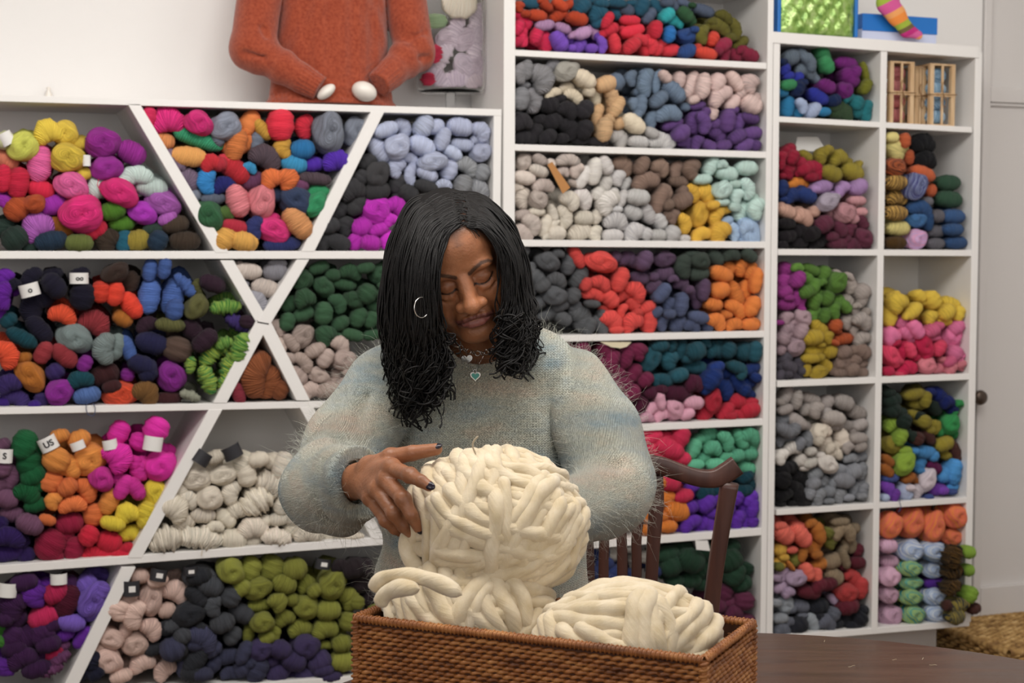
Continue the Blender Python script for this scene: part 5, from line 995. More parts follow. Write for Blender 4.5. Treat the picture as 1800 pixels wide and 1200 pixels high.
# nails
m = M['nail'] = newmat('dark_nail_polish', (.012, .008, .018), .12); noisebump(m, 50, .02)
def nail(tip, prev, upv, r=.0062):
    ax_ = (tip-prev)/np.linalg.norm(tip-prev); u_ = upv-ax_*(upv @ ax_); u_ /= np.linalg.norm(u_); s_ = np.cross(ax_, u_); c_ = tip+u_*.0042+ax_*.002
    Vn = []; Fn = []; nu, nv = 9, 12
    for i in range(nu+1):
        for j in range(nv):
            a = i/nu*math.pi; bq = j/nv*2*math.pi; Vn.append(c_+ax_*math.cos(a)*r*1.35+s_*math.sin(a)*math.cos(bq)*r+u_*(math.sin(a)*math.sin(bq)*r*.55))
    Fn = [(i*nv+j, i*nv+(j+1) % nv, (i+1)*nv+(j+1) % nv, (i+1)*nv+j) for i in range(nu) for j in range(nv)]
    mesh_np('fingernail', np.array(Vn)-PRl, Fn, M['nail'], woman)['label'] = 'dark polished fingernail'
tc_ = np.array((0, -1., .25))
nail(HANDF['index'][0][3], HANDF['index'][0][2], np.array((.15, -1, .35))); nail(HANDF['thumb'][0][3], HANDF['thumb'][0][2], np.array((-.1, -.45, 1.)), .0066)
nail(HANDF['middle'][0][3], HANDF['middle'][0][2], np.array((.3, -1, .1)), .0058)

# ---------- hair ----------
m = M['hair'] = newmat('black_hair', (.0045, .0038, .004), .50); b = bsdf(m); b.inputs['Specular IOR Level'].default_value = .30
tc = nd(m, 'ShaderNodeTexCoord'); n = nd(m, 'ShaderNodeTexNoise', i_Scale=420., i_Detail=3.); lk(m, tc.outputs['Object'], n.inputs[0]); bp = nd(m, 'ShaderNodeBump', i_Strength=.6, i_Distance=.001); lk(m, n.outputs[0], bp.inputs['Height']); lk(m, bp.outputs[0], b.inputs['Normal'])
LEFT = [[(806, 402, 2.530), (783, 424, 2.512), (771, 480, 2.497), (775, 560, 2.510), (789, 625, 2.528), (786, 672, 2.540)],
        [(793, 355, 2.580), (738, 378, 2.545), (712, 465, 2.515), (711, 570, 2.520), (721, 650, 2.540), (732, 712, 2.550)],
        [(788, 335, 2.660), (728, 352, 2.660), (689, 425, 2.650), (675, 530, 2.640), (684, 620, 2.645), (700, 690, 2.650)]]
RIGHT = [[(818, 404, 2.530), (846, 404, 2.528), (882, 446, 2.532), (892, 520, 2.542), (888, 590, 2.545), (882, 632, 2.545)],
         [(815, 362, 2.580), (858, 378, 2.570), (900, 445, 2.565), (912, 535, 2.568), (916, 600, 2.568), (905, 638, 2.565)],
         [(799, 337, 2.660), (846, 344, 2.670), (896, 396, 2.675), (922, 485, 2.670), (936, 580, 2.660), (928, 626, 2.655)]]
def strand(fam, s, lay, curl, r0=.0017, lenj=1.0):
    K = np.array(fam, float); wts = np.array((2*(s-.5)*(s-1), 4*s*(1-s), 2*s*(s-.5))); P = (K*wts[:, None, None]).sum(0)
    P[:, 0] += rng.normal(0, 3.0, 6)*np.array((.3, .8, 1, 1, 1, 1.2))+rng.normal(0, 5)*np.array((0, .2, .6, 1, 1, 1)); P[:, 2] += lay*np.array((.3, 1, 1, 1, 1, 1))
    P[4:, 1] += (lenj-1)*170*np.array((.45, 1)); Q = np.array([Fl(*p) for p in P]); c = catmull(Q, 18); n = len(c); t = np.linspace(0, 1, n)
    a1, a2, f1, f2 = rng.uniform(0, 6.28, 4); am = .0012+curl*.0135*np.clip((t-.56)/.44, 0, 1)**1.3
    fr = rng.uniform(11, 19); f3 = fr*rng.uniform(.8, 1.25); c[:, 0] += am*np.sin(fr*t*(1+t)+a1); c[:, 1] += am*.8*np.cos(fr*t*(1+t)+a1); c[:, 2] += am*.9*np.sin(f3*t*(1+.8*t)+f1)*np.clip((t-.55)*3, 0, 1)
    if rng.random() < .12: c[:, 0] += np.clip(t-.6, 0, 1)**2*rng.uniform(-.14, .14); c[:, 1] -= np.clip(t-.6, 0, 1)**2*.08
    return c
ST = []
for k in range(380):
    s = rng.uniform(0, 1)**.9; ST.append((strand(LEFT, s, rng.uniform(0, .035) if k % 2 else 0, rng.uniform(.3, 1.4), lenj=rng.uniform(.55, 1.20)), 0))
for k in range(270):
    s = rng.uniform(0, 1); ST.append((strand(RIGHT, s, rng.uniform(0, .03) if k % 2 else 0, rng.uniform(.3, 1.4), lenj=rng.uniform(.55, 1.18)), 0))
for k in range(190):                   # the hair down the back of the head
    t = rng.uniform(-1, 1); j = rng.normal(0, 4); dd = rng.uniform(0, .03)
    BK = [(795+10*t, 338, 2.67), (800+62*t, 352, 2.745-.03*abs(t)), (803+105*t+j, 430, 2.80-.06*abs(t)+dd), (806+118*t+j, 540, 2.82-.07*abs(t)+dd), (808+116*t+j, 610, 2.835-.05*abs(t)+dd), (810+112*t+j, 650+rng.uniform(-20, 20), 2.85-.05*abs(t)+dd)]
    ST.append((catmull(np.array([Fl(*p) for p in BK]), 6), 0))
for k in range(230):                   # short hairs lying across the parting
    t = rng.uniform(0, 1); p0 = np.array((797+13*t+rng.normal(0, 3), 340+60*t, 2.66-.13*t)); s = rng.choice((-1, 1)); a0 = rng.uniform(-12, 12)
    q = [p0+np.array((s*x*26, x*rng.uniform(2, 14)+a0*x, -.004*x)) for x in (0, .33, .66, 1)]; ST.append((catmull(np.array([Fl(*v) for v in q]), 5), 1))
hacc = Acc()
for c, _ in ST:
    n = len(c); d = f_head(c); e = .002
    for it in range(2):                # keep every lock outside the skull
        d = f_head(c); Gd = np.stack([f_head(c+np.eye(3)[k]*e)-f_head(c-np.eye(3)[k]*e) for k in range(3)], -1); Gd /= np.linalg.norm(Gd, axis=1)[:, None]+1e-9
        c = c+Gd*np.maximum(.0026-d, 0)[:, None]*(d < .0026)[:, None]
    r = np.linspace(.0019, .00125, n)*(1+.2*rng.normal())*(.45 if _ else 1); r[0] = .0012; r[-2:] *= 1.3; r = np.maximum(r, .0005)
    Vt, Ft = tube_np(c-PRl, r, 4, False); hacc.add(Vt, Ft)
hair = hacc.build('hair', M['hair'], woman); hair['label'] = 'shoulder-length black locs with curly ends'
# ---------- jewellery ----------
M['silver'] = newmat('silver', (.82, .80, .77), .22, Metallic=1.0); noisebump(M['silver'], 300, .05)
M['teal_enamel'] = newmat('teal_enamel', lin('5fbdb0'), .25); noisebump(M['teal_enamel'], 300, .03)
def jroot(name, c, label, cat):
    p = FM @ Vector(c); o = empty(name, p, -TH, label, cat); return o, np.array(c)
def torus_np(c, nrm, R, r, n1=18, n2=6):
    nrm = np.array(nrm, float); nrm /= np.linalg.norm(nrm); u = np.cross(nrm, (0.1, .3, 1)); u /= np.linalg.norm(u); v = np.cross(nrm, u); V_ = []
    for i in range(n1):
        a = 2*math.pi*i/n1; e_ = u*math.cos(a)+v*math.sin(a)
        for j in range(n2): q = 2*math.pi*j/n2; V_.append(np.array(c)+e_*(R+r*math.cos(q))+nrm*r*math.sin(q))
    F_ = [(i*n2+j, ((i+1) % n1)*n2+j, ((i+1) % n1)*n2+(j+1) % n2, i*n2+(j+1) % n2) for i in range(n1) for j in range(n2)]; return np.array(V_), np.array(F_)
def heart_outline(s, n=28):
    t = np.linspace(0, 2*math.pi, n, endpoint=False); x = 16*np.sin(t)**3; z = 13*np.cos(t)-5*np.cos(2*t)-2*np.cos(3*t)-np.cos(4*t); return np.stack([x/17*s, z/17*s], 1)
def heart(name, c, s, th, mat, parent, base, rot=0.0):
    bm = bmesh.new(); o = heart_outline(s); cr, sr = math.cos(rot), math.sin(rot); pts = [(x*cr-z*sr, x*sr+z*cr) for x, z in o]
    a = [bm.verts.new((x, -th/2, z)) for x, z in pts]; b_ = [bm.verts.new((x, th/2, z)) for x, z in pts]; f1 = bm.faces.new(a); f2 = bm.faces.new(b_[::-1])
    for i in range(len(a)): bm.faces.new((a[i], b_[i], b_[(i+1) % len(a)], a[(i+1) % len(a)]))
    bmesh.ops.recalc_face_normals(bm, faces=bm.faces[:]); bmesh.ops.triangulate(bm, faces=[f1, f2]); return bmobj(name, bm, mat, parent, False, Vector(np.array(c)-base))
def on_sweater(px, py, lift=.004):     # first point of the sight line on sweater or skin
    dd = np.linspace(2.45, 2.80, 500); P = np.array([Fl(px, py, d) for d in dd]); v = np.minimum(f_sw(P), f_body(P)); i = np.argmax(v < lift); return P[i]
ck = [(787, 596), (800, 605), (812, 612), (820, 616), (829, 619), (838, 621), (847, 621), (856, 619), (864, 615), (871, 609), (877, 601)]
nk, nb_ = jroot('necklace', on_sweater(838, 620), 'silver link necklace with a plain heart tag at her collar', 'necklace')
ckp = [on_sweater(*p) for p in ck]; cc = catmull(np.array(ckp), 4)
L = np.r_[0, np.cumsum(np.linalg.norm(np.diff(cc, axis=0), axis=1))]; k = 0
for s_ in np.arange(0, L[-1], .0078):
    p = np.array([np.interp(s_, L, cc[:, i]) for i in range(3)]); nr = np.array((rng.normal(0, .25), -1, .3)) if k % 2 == 0 else np.array((.9, -.5, .5)); k += 1
    Vt, Ft = torus_np(p, nr, .0043 if k % 2 else .0036, .0009, 16, 5); mesh_np('link', Vt-nb_, Ft, M['silver'], nk)
Vt, Ft = torus_np(on_sweater(803, 603), (0, -1, .3), .0072, .0016, 20, 6); mesh_np('toggle_ring', Vt-nb_, Ft, M['silver'], nk)
p = on_sweater(821, 632, .003); heart('heart_tag', p, .0105, .0016, M['silver'], nk, nb_, .12)
# the two strands run on round the neck to the nape
def neck_back(parent, base, r, p0, p1):
    ps = [p0]; c_ = (NB+NT)/2; ax_ = (NT-NB)/np.linalg.norm(NT-NB)
    a0 = math.atan2(p0[0]-NB[0], -(p0[1]-NB[1])); a1 = math.atan2(p1[0]-NB[0], -(p1[1]-NB[1])); pts = [p0]
    for q in np.linspace(0, 1, 14)[1:-1]:
        a = a0-q*((a0-a1) % (2*math.pi)); pts.append(np.array((NB[0]+.066*math.sin(a), NB[1]-.066*math.cos(a), p0[2]*(1-q)+p1[2]*q+.014*math.sin(math.pi*q))))
    pts.append(p1); Vt, Ft = tube_np(catmull(np.array(pts), 3), r, 6, False); mesh_np('chain', Vt-base, Ft, M['silver'], parent)
neck_back(nk, nb_, .0012, ckp[0], ckp[-1])
n2_, b2 = jroot('necklace', on_sweater(836, 655), 'fine silver chain with a teal enamel heart pendant on the sweater', 'necklace')
pth = [on_sweater(*q, .003) for q in ((796, 600), (812, 622), (828, 645), (835, 653), (842, 640), (852, 622), (864, 598), (872, 580))]
Vt, Ft = tube_np(catmull(np.array(pth), 4), .0005, 5, False); mesh_np('chain', Vt-b2, Ft, M['silver'], n2_)
p = on_sweater(836, 661, .0035); h1_ = heart('heart_pendant', p, .0098, .0022, M['silver'], n2_, b2); heart('enamel_inlay', np.array((0, -.0012, 0)), .0074, .0012, M['teal_enamel'], h1_, np.zeros(3))['label'] = 'teal enamel heart'
Vt, Ft = torus_np(on_sweater(835, 653, .004), (0, -1, .2), .0032, .0008, 14, 5); mesh_np('bail', Vt-b2, Ft, M['silver'], n2_)
ec = Fl(741, 541, 2.490); er, eb = jroot('earring', ec, 'thin silver hoop earring showing between her locs', 'earring')
Vt, Ft = torus_np((0, 0, 0), (.8, -.75, 0), .0165, .0009, 36, 6); mesh_np('hoop', Vt, Ft, M['silver'], er)

# ---------- the table ----------
m = M['table'] = newmat('dark_mahogany', (.07, .03, .018), .34); b = bsdf(m); b.inputs['Coat Weight'].default_value = .15; b.inputs['Coat Roughness'].default_value = .2; b.inputs['Specular IOR Level'].default_value = .35
tc = nd(m, 'ShaderNodeTexCoord'); mp = nd(m, 'ShaderNodeMapping'); mp.inputs['Scale'].default_value = (2.2, 26, 8); lk(m, tc.outputs['Object'], mp.inputs[0]); n = nd(m, 'ShaderNodeTexNoise', i_Scale=1.6, i_Detail=7., i_Distortion=.6); lk(m, mp.outputs[0], n.inputs[0])
r = ramp(m, n.outputs[0], [(.25, (.040, .018, .011)), (.5, (.065, .030, .018)), (.75, (.095, .046, .028))]); lk(m, r.outputs[0], b.inputs['Base Color'])
r2 = ramp(m, n.outputs[0], [(.3, (.28, .28, .28)), (.7, (.42, .42, .42))]); lk(m, r2.outputs[0], b.inputs['Roughness'])
TZ = .76; tcx, tcd, tr_ = .35, 1.90, .745
tp = FM @ Vector((tcx, tcd, 0)); tab = empty('round_table', tp, -TH, 'round dark mahogany table carrying the rattan basket of wool', 'table')
lathe('tabletop', [(.0005, TZ-.030), (tr_-.03, TZ-.030), (tr_-.008, TZ-.026), (tr_, TZ-.016), (tr_, TZ-.008), (tr_-.006, TZ-.001), (tr_-.012, TZ), (.0005, TZ)], m, tab, 128)
lathe('apron', [(.62, TZ-.0305), (.62, TZ-.10), (.60, TZ-.10), (.60, TZ-.0305)], m, tab, 96)
lathe('pedestal', [(.11, TZ-.031), (.11, TZ-.06), (.05, TZ-.10), (.045, .50), (.075, .40), (.085, .34), (.05, .26), (.06, .20), (.06, .14), (.0005, .14)], m, tab, 40)
for k in range(4):
    a = math.radians(45+90*k); dx, dy = math.cos(a), math.sin(a); P = [(dx*.03, dy*.03, .18), (dx*.16, dy*.16, .20), (dx*.32, dy*.32, .10), (dx*.44, dy*.44, .032)]
    Vt, Ft = tube_np(catmull(np.array(P), 6), np.linspace(.034, .022, 19), 10); A_ = Acc(); A_.add(Vt, Ft); A_.build('leg', m, tab)
# wool wisps on the table top
M['wool'] = None
m = M['wool'] = newmat('cream_wool', lin('d8cab3'), .92); b = bsdf(m); b.inputs['Sheen Weight'].default_value = .35; b.inputs['Subsurface Weight'].default_value = .08; b.inputs['Subsurface Radius'].default_value = (.02, .014, .009); b.inputs['Specular IOR Level'].default_value = .15
tc = nd(m, 'ShaderNodeTexCoord'); uv = nd(m, 'ShaderNodeUVMap'); uv.uv_map = 'UVMap'
mp = nd(m, 'ShaderNodeMapping'); mp.inputs['Scale'].default_value = (1.3, 9, 1); lk(m, uv.outputs[0], mp.inputs[0]); n = nd(m, 'ShaderNodeTexNoise', i_Scale=1.4, i_Detail=4.); lk(m, mp.outputs[0], n.inputs[0])
n2 = nd(m, 'ShaderNodeTexNoise', i_Scale=38., i_Detail=4.); lk(m, tc.outputs['Object'], n2.inputs[0]); r = ramp(m, n2.outputs[0], [(.3, lin('cab896')), (.7, lin('ded0b6'))]); lk(m, r.outputs[0], b.inputs['Base Color'])
bp = nd(m, 'ShaderNodeBump', i_Strength=.45, i_Distance=.003); lk(m, n.outputs[0], bp.inputs['Height']); n3 = nd(m, 'ShaderNodeTexNoise', i_Scale=500., i_Detail=3.); lk(m, tc.outputs['Object'], n3.inputs[0]); bp2 = nd(m, 'ShaderNodeBump', i_Strength=.35, i_Distance=.001); lk(m, n3.outputs[0], bp2.inputs['Height']); lk(m, bp.outputs[0], bp2.inputs['Normal']); lk(m, bp2.outputs[0], b.inputs['Normal'])
def strand_np(P, r0, twist, seed, ns=12):
    """thick wool roving: swept tube with lumps and a slow twist ridge, with its own uv"""
    q = np.random.default_rng(seed); n = len(P); L = np.r_[0, np.cumsum(np.linalg.norm(np.diff(P, axis=0), axis=1))]
    ph = q.uniform(0, 6.28, 3); R = r0*(1+.09*np.sin(L*62+ph[0])+.06*np.sin(L*121+ph[1])); R[0] *= .05; R[-1] *= .05; R[1] *= .75; R[-2] *= .75
    T = np.gradient(P, axis=0); T /= np.linalg.norm(T, axis=1)[:, None]+1e-12; N = np.zeros_like(P); v = np.cross(T[0], (.3, .5, .8)); N[0] = v/np.linalg.norm(v)
    for i in range(1, n): v = N[i-1]-T[i]*(N[i-1] @ T[i]); N[i] = v/(np.linalg.norm(v)+1e-12)
    B = np.cross(T, N); a = np.linspace(0, 2*math.pi, ns, endpoint=False); g = 1+.07*np.cos(2*(a[None]+L[:, None]*twist+ph[2]))
    V_ = P[:, None]+(R[:, None]*g)[..., None]*(np.cos(a)[None, :, None]*N[:, None]+np.sin(a)[None, :, None]*B[:, None]); i = np.arange(n-1)[:, None]*ns; j = np.arange(ns)[None]; j2 = (j+1) % ns
    F_ = np.stack([i+j, i+j2, i+ns+j2, i+ns+j], -1).reshape(-1, 4); U = np.stack([np.broadcast_to(L[:, None]*8, (n, ns)), np.broadcast_to((a/6.283)[None]+L[:, None]*twist/6.283, (n, ns))], -1); return V_.reshape(-1, 3), F_, U.reshape(-1, 2)
def wool_ball(c, R, bundles, label, group, r0=.0115, seed=1, extra=()):
    c = np.array(c); p = FM @ Vector(c); q = np.random.default_rng(seed); R = np.array(R)
    root = empty('wool_ball', p, -TH, label, 'yarn', group)
    nu, nv = 28, 40; Vc = np.array([[math.sin(a)*math.cos(b_), math.sin(a)*math.sin(b_), math.cos(a)] for a in np.linspace(.02, math.pi-.02, nu) for b_ in np.linspace(0, 2*math.pi, nv, endpoint=False)])*R*.86
    Fc = [(i*nv+j, (i+1)*nv+j, (i+1)*nv+(j+1) % nv, i*nv+(j+1) % nv) for i in range(nu-1) for j in range(nv)]; mesh_np('core', Vc, Fc, M['wool'], root, True, np.zeros((len(Vc), 2)))
    for nrm, t0, t1, lift, a0, a1, k in bundles:
        n_ = np.array(nrm, float); n_ /= np.linalg.norm(n_); u = np.cross(n_, (0, -1., 0)); u = u if np.linalg.norm(u) > .1 else np.cross(n_, (1., 0, 0)); u /= np.linalg.norm(u); v = np.cross(u, n_)
        if v[1] > 0: v = -v                          # v faces the camera: angle 0 is the front
        for j in range(k):
            t = t0+(t1-t0)*(j+.5)/k; ph = q.uniform(0, 6.28, 3); jit = q.uniform(-.10, .10, 2); th = np.radians(np.linspace(a0+jit[0]*60, a1+jit[1]*60, int(abs(a1-a0)/3.6)+2)); s = np.linspace(0, 1, len(th))
            tt_ = np.clip(t+.018*np.sin(2.1*th+ph[0])+.016*np.sin(5*th+ph[1])+(.10*(s-.5)*np.sin(ph[2])), -.96, .96); lf = lift+.018*np.sin(3.1*th+ph[2])+.012*(j % 2); dive = np.clip(np.minimum(s, 1-s)/.10, 0, 1) if abs(a1-a0) < 350 else 1; lf = lf-.14*(1-dive)**1.5
            rr = np.sqrt(1-tt_**2); P = n_*tt_[:, None]+rr[:, None]*(v*np.cos(th)[:, None]+u*np.sin(th)[:, None]); P = P/np.linalg.norm(P, axis=1)[:, None]*(R-r0*.75)*(1+lf[:, None])
            Vt, Ft, Ut = strand_np(P, r0*q.uniform(.86, 1.14), 60+q.uniform(-15, 15), int(q.integers(1e6))); mesh_np('strand', Vt, Ft, M['wool'], root, True, Ut)
    for pts, r_ in extra:
        P = catmull(np.array([np.array(Fl(*t))-c for t in pts]), 6); Vt, Ft, Ut = strand_np(P, r_, 60, 5); mesh_np('strand', Vt, Ft, M['wool'], root, True, Ut)
    return root
BC = Fl(872, 915, 2.205)
BASE = [((0, 1, .2), -.75, .75, -.09, -180, 180, 8), ((1, .2, .1), -.75, .75, -.07, -180, 180, 8), ((.1, .3, 1), -.8, .8, -.05, -180, 180, 8)]
wool_ball(BC, (.138, .130, .1125), BASE+[
  ((-1, -.05, -.10), .46, .95, .0, -95, 95, 4), ((-.9, -.1, .30), .28, .62, .03, -70, 88, 3), ((.50, -.20, .85), .20, .96, .0, -110, 88, 7), ((-.72, -.10, .64), -.90, .02, .015, -105, 62, 8), ((-.86, -.10, .40), -.84, -.28, .045, -60, 52, 4),
  ((-.16, -.42, .9), -.22, .28, .05, -46, 50, 4), ((-.34, -.5, .80), -.56, -.22, .045, -44, 44, 3), ((.86, -.35, -.30), .36, .84, .03, -75, 62, 4), ((-.97, -.35, .1), .18, .34, .05, -66, 44, 2), ((-.55, -.45, .68), -.20, -.02, .06, -34, 66, 2), ((.35, -.45, .82), .30, .62, .05, -62, 50, 3)],
  'huge ball of chunky cream wool held up in her hands', 'balls of chunky cream wool', .0106, 11, [([(838, 800, 2.12), (832, 785, 2.11), (834, 775, 2.105), (842, 766, 2.10)], .0012), ([(750, 915, 2.15), (728, 935, 2.16), (718, 962, 2.155), (730, 992, 2.145), (760, 1018, 2.13)], .0125)])
# ---------- rattan basket ----------
def Gz(px, py, z): r, f, u = ray(px, py); t = (z-HC)/u; return np.array((r*t, f*t, z))
RZ = .915; c0 = Gz(628, 1086, RZ); c1 = Gz(1240, 1157, RZ); c2 = Gz(1322, 1091, RZ)
ex = (c1-c0)/np.linalg.norm(c1-c0); ey = np.array((-ex[1], ex[0], 0)); LX = np.linalg.norm(c1-c0); LY = max(.21, float((c2-c1) @ ey)); BZ = TZ+.001; BH = RZ-BZ
print('basket', LX, LY, (c2-c1) @ ex, c0, c1)
bo = c0+ex*LX/2+ey*LY/2; pw = FM @ Vector((bo[0], bo[1], BZ)); ang = math.atan2(ex[1], ex[0])
bas = empty('rattan_basket', pw, -TH+ang, 'rectangular woven brown rattan basket filled with chunky cream wool', 'basket')
m = M['rattan'] = newmat('rattan', (.30, .13, .05), .5); b = bsdf(m); tc = nd(m, 'ShaderNodeTexCoord'); n = nd(m, 'ShaderNodeTexNoise', i_Scale=70., i_Detail=4.); mp = nd(m, 'ShaderNodeMapping'); mp.inputs['Scale'].default_value = (.35, .35, 1.6); lk(m, tc.outputs['Object'], mp.inputs[0]); lk(m, mp.outputs[0], n.inputs[0])
r = ramp(m, n.outputs[0], [(.25, lin('5a3014')), (.5, lin('935a2c')), (.78, lin('b88048'))]); lk(m, r.outputs[0], b.inputs['Base Color']); bp = nd(m, 'ShaderNodeBump', i_Strength=.4, i_Distance=.001); lk(m, n.outputs[0], bp.inputs['Height']); lk(m, bp.outputs[0], b.inputs['Normal'])
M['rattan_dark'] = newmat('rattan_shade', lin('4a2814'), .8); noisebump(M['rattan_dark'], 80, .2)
def weave(name, A, B, H, parent, mat, pitch=.0080, row=.0062, amp=.0022, rad=.0031, z0=0.002):
    A = np.array(A, float); B = np.array(B, float); L = np.linalg.norm(B-A); d_ = (B-A)/L; nr = np.array((d_[1], -d_[0], 0)); acc = Acc(); nst = int(L/pitch); ns_ = nst*4+1
    s = np.linspace(0, L, ns_); rows = int((H-.008)/row)
    for k in range(rows):
        ph = math.pi*(k % 2); z = z0+row*(k+.5)+.0006*np.sin(s*25+k)+.0009*np.sin(math.pi*s/pitch*1.0+ph)
        P = A+d_*s[:, None]+nr*(amp*np.cos(math.pi*s/pitch+ph))[:, None]; P[:, 2] = z; Vt, Ft = tube_np(P, rad*(1+.10*np.sin(s*61+k*2.1)), 5, False); acc.add(Vt, Ft)
    o = acc.build(name, mat, parent); o['kind'] = 'stuff'; return o
hx_, hy_ = LX/2, LY/2; cs = [(-hx_, -hy_, 0), (hx_, -hy_, 0), (hx_, hy_, 0), (-hx_, hy_, 0)]
for i in range(4): weave('woven_side', cs[i], cs[(i+1) % 4], BH, bas, m)
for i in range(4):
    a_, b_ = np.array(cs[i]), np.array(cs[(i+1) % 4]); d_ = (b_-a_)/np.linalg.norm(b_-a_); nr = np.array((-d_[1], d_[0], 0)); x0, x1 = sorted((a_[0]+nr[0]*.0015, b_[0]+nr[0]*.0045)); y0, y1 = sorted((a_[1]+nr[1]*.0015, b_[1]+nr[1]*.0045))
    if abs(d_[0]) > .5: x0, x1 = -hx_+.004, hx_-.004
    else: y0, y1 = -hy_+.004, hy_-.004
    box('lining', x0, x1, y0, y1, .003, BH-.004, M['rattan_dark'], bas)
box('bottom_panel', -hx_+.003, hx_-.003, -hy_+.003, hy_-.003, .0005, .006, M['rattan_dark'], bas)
for i in range(4):
    a_, b_ = np.array(cs[i])+(0, 0, BH-.001), np.array(cs[(i+1) % 4])+(0, 0, BH-.001); Vt, Ft = tube_np(np.linspace(a_, b_, 12), .0050, 10, False); A_ = Acc(); A_.add(Vt, Ft)
    L = np.linalg.norm(b_-a_); s = np.linspace(0, L, int(L/.0011)); d_ = (b_-a_)/L; nr = np.array((d_[1], -d_[0], 0)); P = a_+d_*s[:, None]+nr*(.0056*np.cos(s/.0060*6.283))[:, None]; P[:, 2] += .0056*np.sin(s/.0060*6.283); Vt, Ft = tube_np(P, .0017, 5, False); A_.add(Vt, Ft); A_.build('rim', m, bas)
    P0 = np.array(cs[i]); s = np.linspace(.001, BH-.004, 150); P = np.repeat(P0[None], 150, 0)+np.stack([.0052*np.cos(s/.0075*6.283), .0052*np.sin(s/.0075*6.283), s], 1); Vt, Ft = tube_np(P, .0023, 6, False); A_ = Acc(); A_.add(Vt, Ft); Vt, Ft = tube_np(np.array([P0+(0, 0, .001), P0+(0, 0, BH)]), .0045, 8, False); A_.add(Vt, Ft); A_.build('corner_post', m, bas)
# two more balls lying in the basket
def inb(u, v, z): return bo+ex*u+ey*v+np.array((0, 0, z-bo[2]))
BAS2 = [((0, 1, .2), -.75, .75, -.09, -180, 180, 7), ((.1, .3, 1), -.8, .8, -.06, -180, 180, 7)]
LB = inb(-.124, .0, .905); LB[2] = .907
wool_ball(LB, (.128, .085, .090), BAS2+[
  ((.95, -.1, .30), -.92, .80, .01, -95, 105, 10), ((.62, -.35, .70), .05, .60, .05, -60, 66, 3), ((-.45, -.6, .75), -.1, .22, .05, -46, 50, 2), ((.80, -.45, -.2), .25, .5, .05, -60, 40, 2)],
  'ball of chunky cream wool at the left end of the basket', 'balls of chunky cream wool', .0114, 21, [([(815, 1046, 1.955), (775, 1026, 1.965), (735, 1014, 1.98), (700, 1012, 1.99), (680, 1016, 2.0), (668, 1024, 2.005), (662, 1040, 2.01)], .0105), ([(740, 1036, 1.96), (705, 1034, 1.975), (680, 1046, 1.985), (668, 1066, 1.99)], .0105)])
RB = inb(.108, .004, .905); RB[2] = .894
wool_ball(RB, (.132, .084, .092), BAS2+[
  ((.86, -.15, -.45), .05, .93, .01, -100, 100, 5), ((.75, -.25, .62), -.9, -.2, .02, -80, 85, 5), ((-.15, -.55, .85), -.15, .35, .045, -60, 40, 3), ((.3, -.5, .8), .3, .62, .055, -60, 60, 2), ((-.80, -.50, .15), .1, .45, .05, -45, 60, 2), ((.95, -.3, .1), .25, .6, .05, -70, 60, 3)],
  'ball of chunky cream wool at the right end of the basket', 'balls of chunky cream wool', .0114, 31)
# ---------- chair ----------
m = M['chair'] = newmat('dark_chair_wood', (.055, .022, .016), .34); b = bsdf(m); tc = nd(m, 'ShaderNodeTexCoord'); mp = nd(m, 'ShaderNodeMapping'); mp.inputs['Scale'].default_value = (30, 30, 3); lk(m, tc.outputs['Object'], mp.inputs[0]); n = nd(m, 'ShaderNodeTexNoise', i_Scale=1.5, i_Detail=5.); lk(m, mp.outputs[0], n.inputs[0])
r = ramp(m, n.outputs[0], [(.3, (.040, .015, .011)), (.7, (.085, .032, .022))]); lk(m, r.outputs[0], b.inputs['Base Color'])
CD = 3.10; cc0 = Fl(1092, 1000, CD); cp = FM @ Vector((cc0[0], CD, 0)); ch = empty('dining_chair', cp, -TH, 'dark wooden dining chair with a curved top rail behind the woman', 'chair')
def cl(px, py, d=0.0): v = Fl(px, py, CD+d); return np.array((v[0]-cc0[0], d, v[2]))
def ribbon(name, pts, wid, th, parent, ns=10):
    """board swept along pts with width in x-z and thickness in y"""
    P = catmull(np.array(pts), 8); n = len(P); T = np.gradient(P, axis=0); T /= np.linalg.norm(T, axis=1)[:, None]; N = np.cross(T, (0, 1., 0)); N /= np.linalg.norm(N, axis=1)[:, None]; w_ = np.interp(np.linspace(0, 1, n), np.linspace(0, 1, len(wid)), wid)
    prof = []; 
    for a in np.linspace(0, 2*math.pi, 16, endpoint=False): c_, s_ = math.cos(a), math.sin(a); prof.append((math.copysign(abs(c_)**.35, c_), math.copysign(abs(s_)**.35, s_)))
    V_ = np.array([[P[i]+N[i]*w_[i]/2*x+np.array((0, th/2*y, 0)) for x, y in prof] for i in range(n)]).reshape(-1, 3); k = 16; F_ = [(i*k+j, i*k+(j+1) % k, (i+1)*k+(j+1) % k, (i+1)*k+j) for i in range(n-1) for j in range(k)]
    me = bpy.data.meshes.new(name); me.from_pydata(V_.tolist(), [], F_+[tuple(range(k))[::-1], tuple(range((n-1)*k, n*k))]); me.polygons.foreach_set('use_smooth', np.ones(len(me.polygons), bool)); me.materials.append(M['chair']); o = bpy.data.objects.new(name, me); return link(o, parent)
def mir(p): return np.array((-p[0], p[1], p[2]))
half = [cl(1092, 812), cl(1135, 813), cl(1163, 817), cl(1190, 826), cl(1217, 835), cl(1240, 839), cl(1262, 837), cl(1280, 827), cl(1297, 815)]
ribbon('top_rail', [mir(p) for p in half[:0:-1]]+half, [.040, .040, .036, .034, .036, .042, .038, .036, .034, .036, .040, .040], .030, ch)
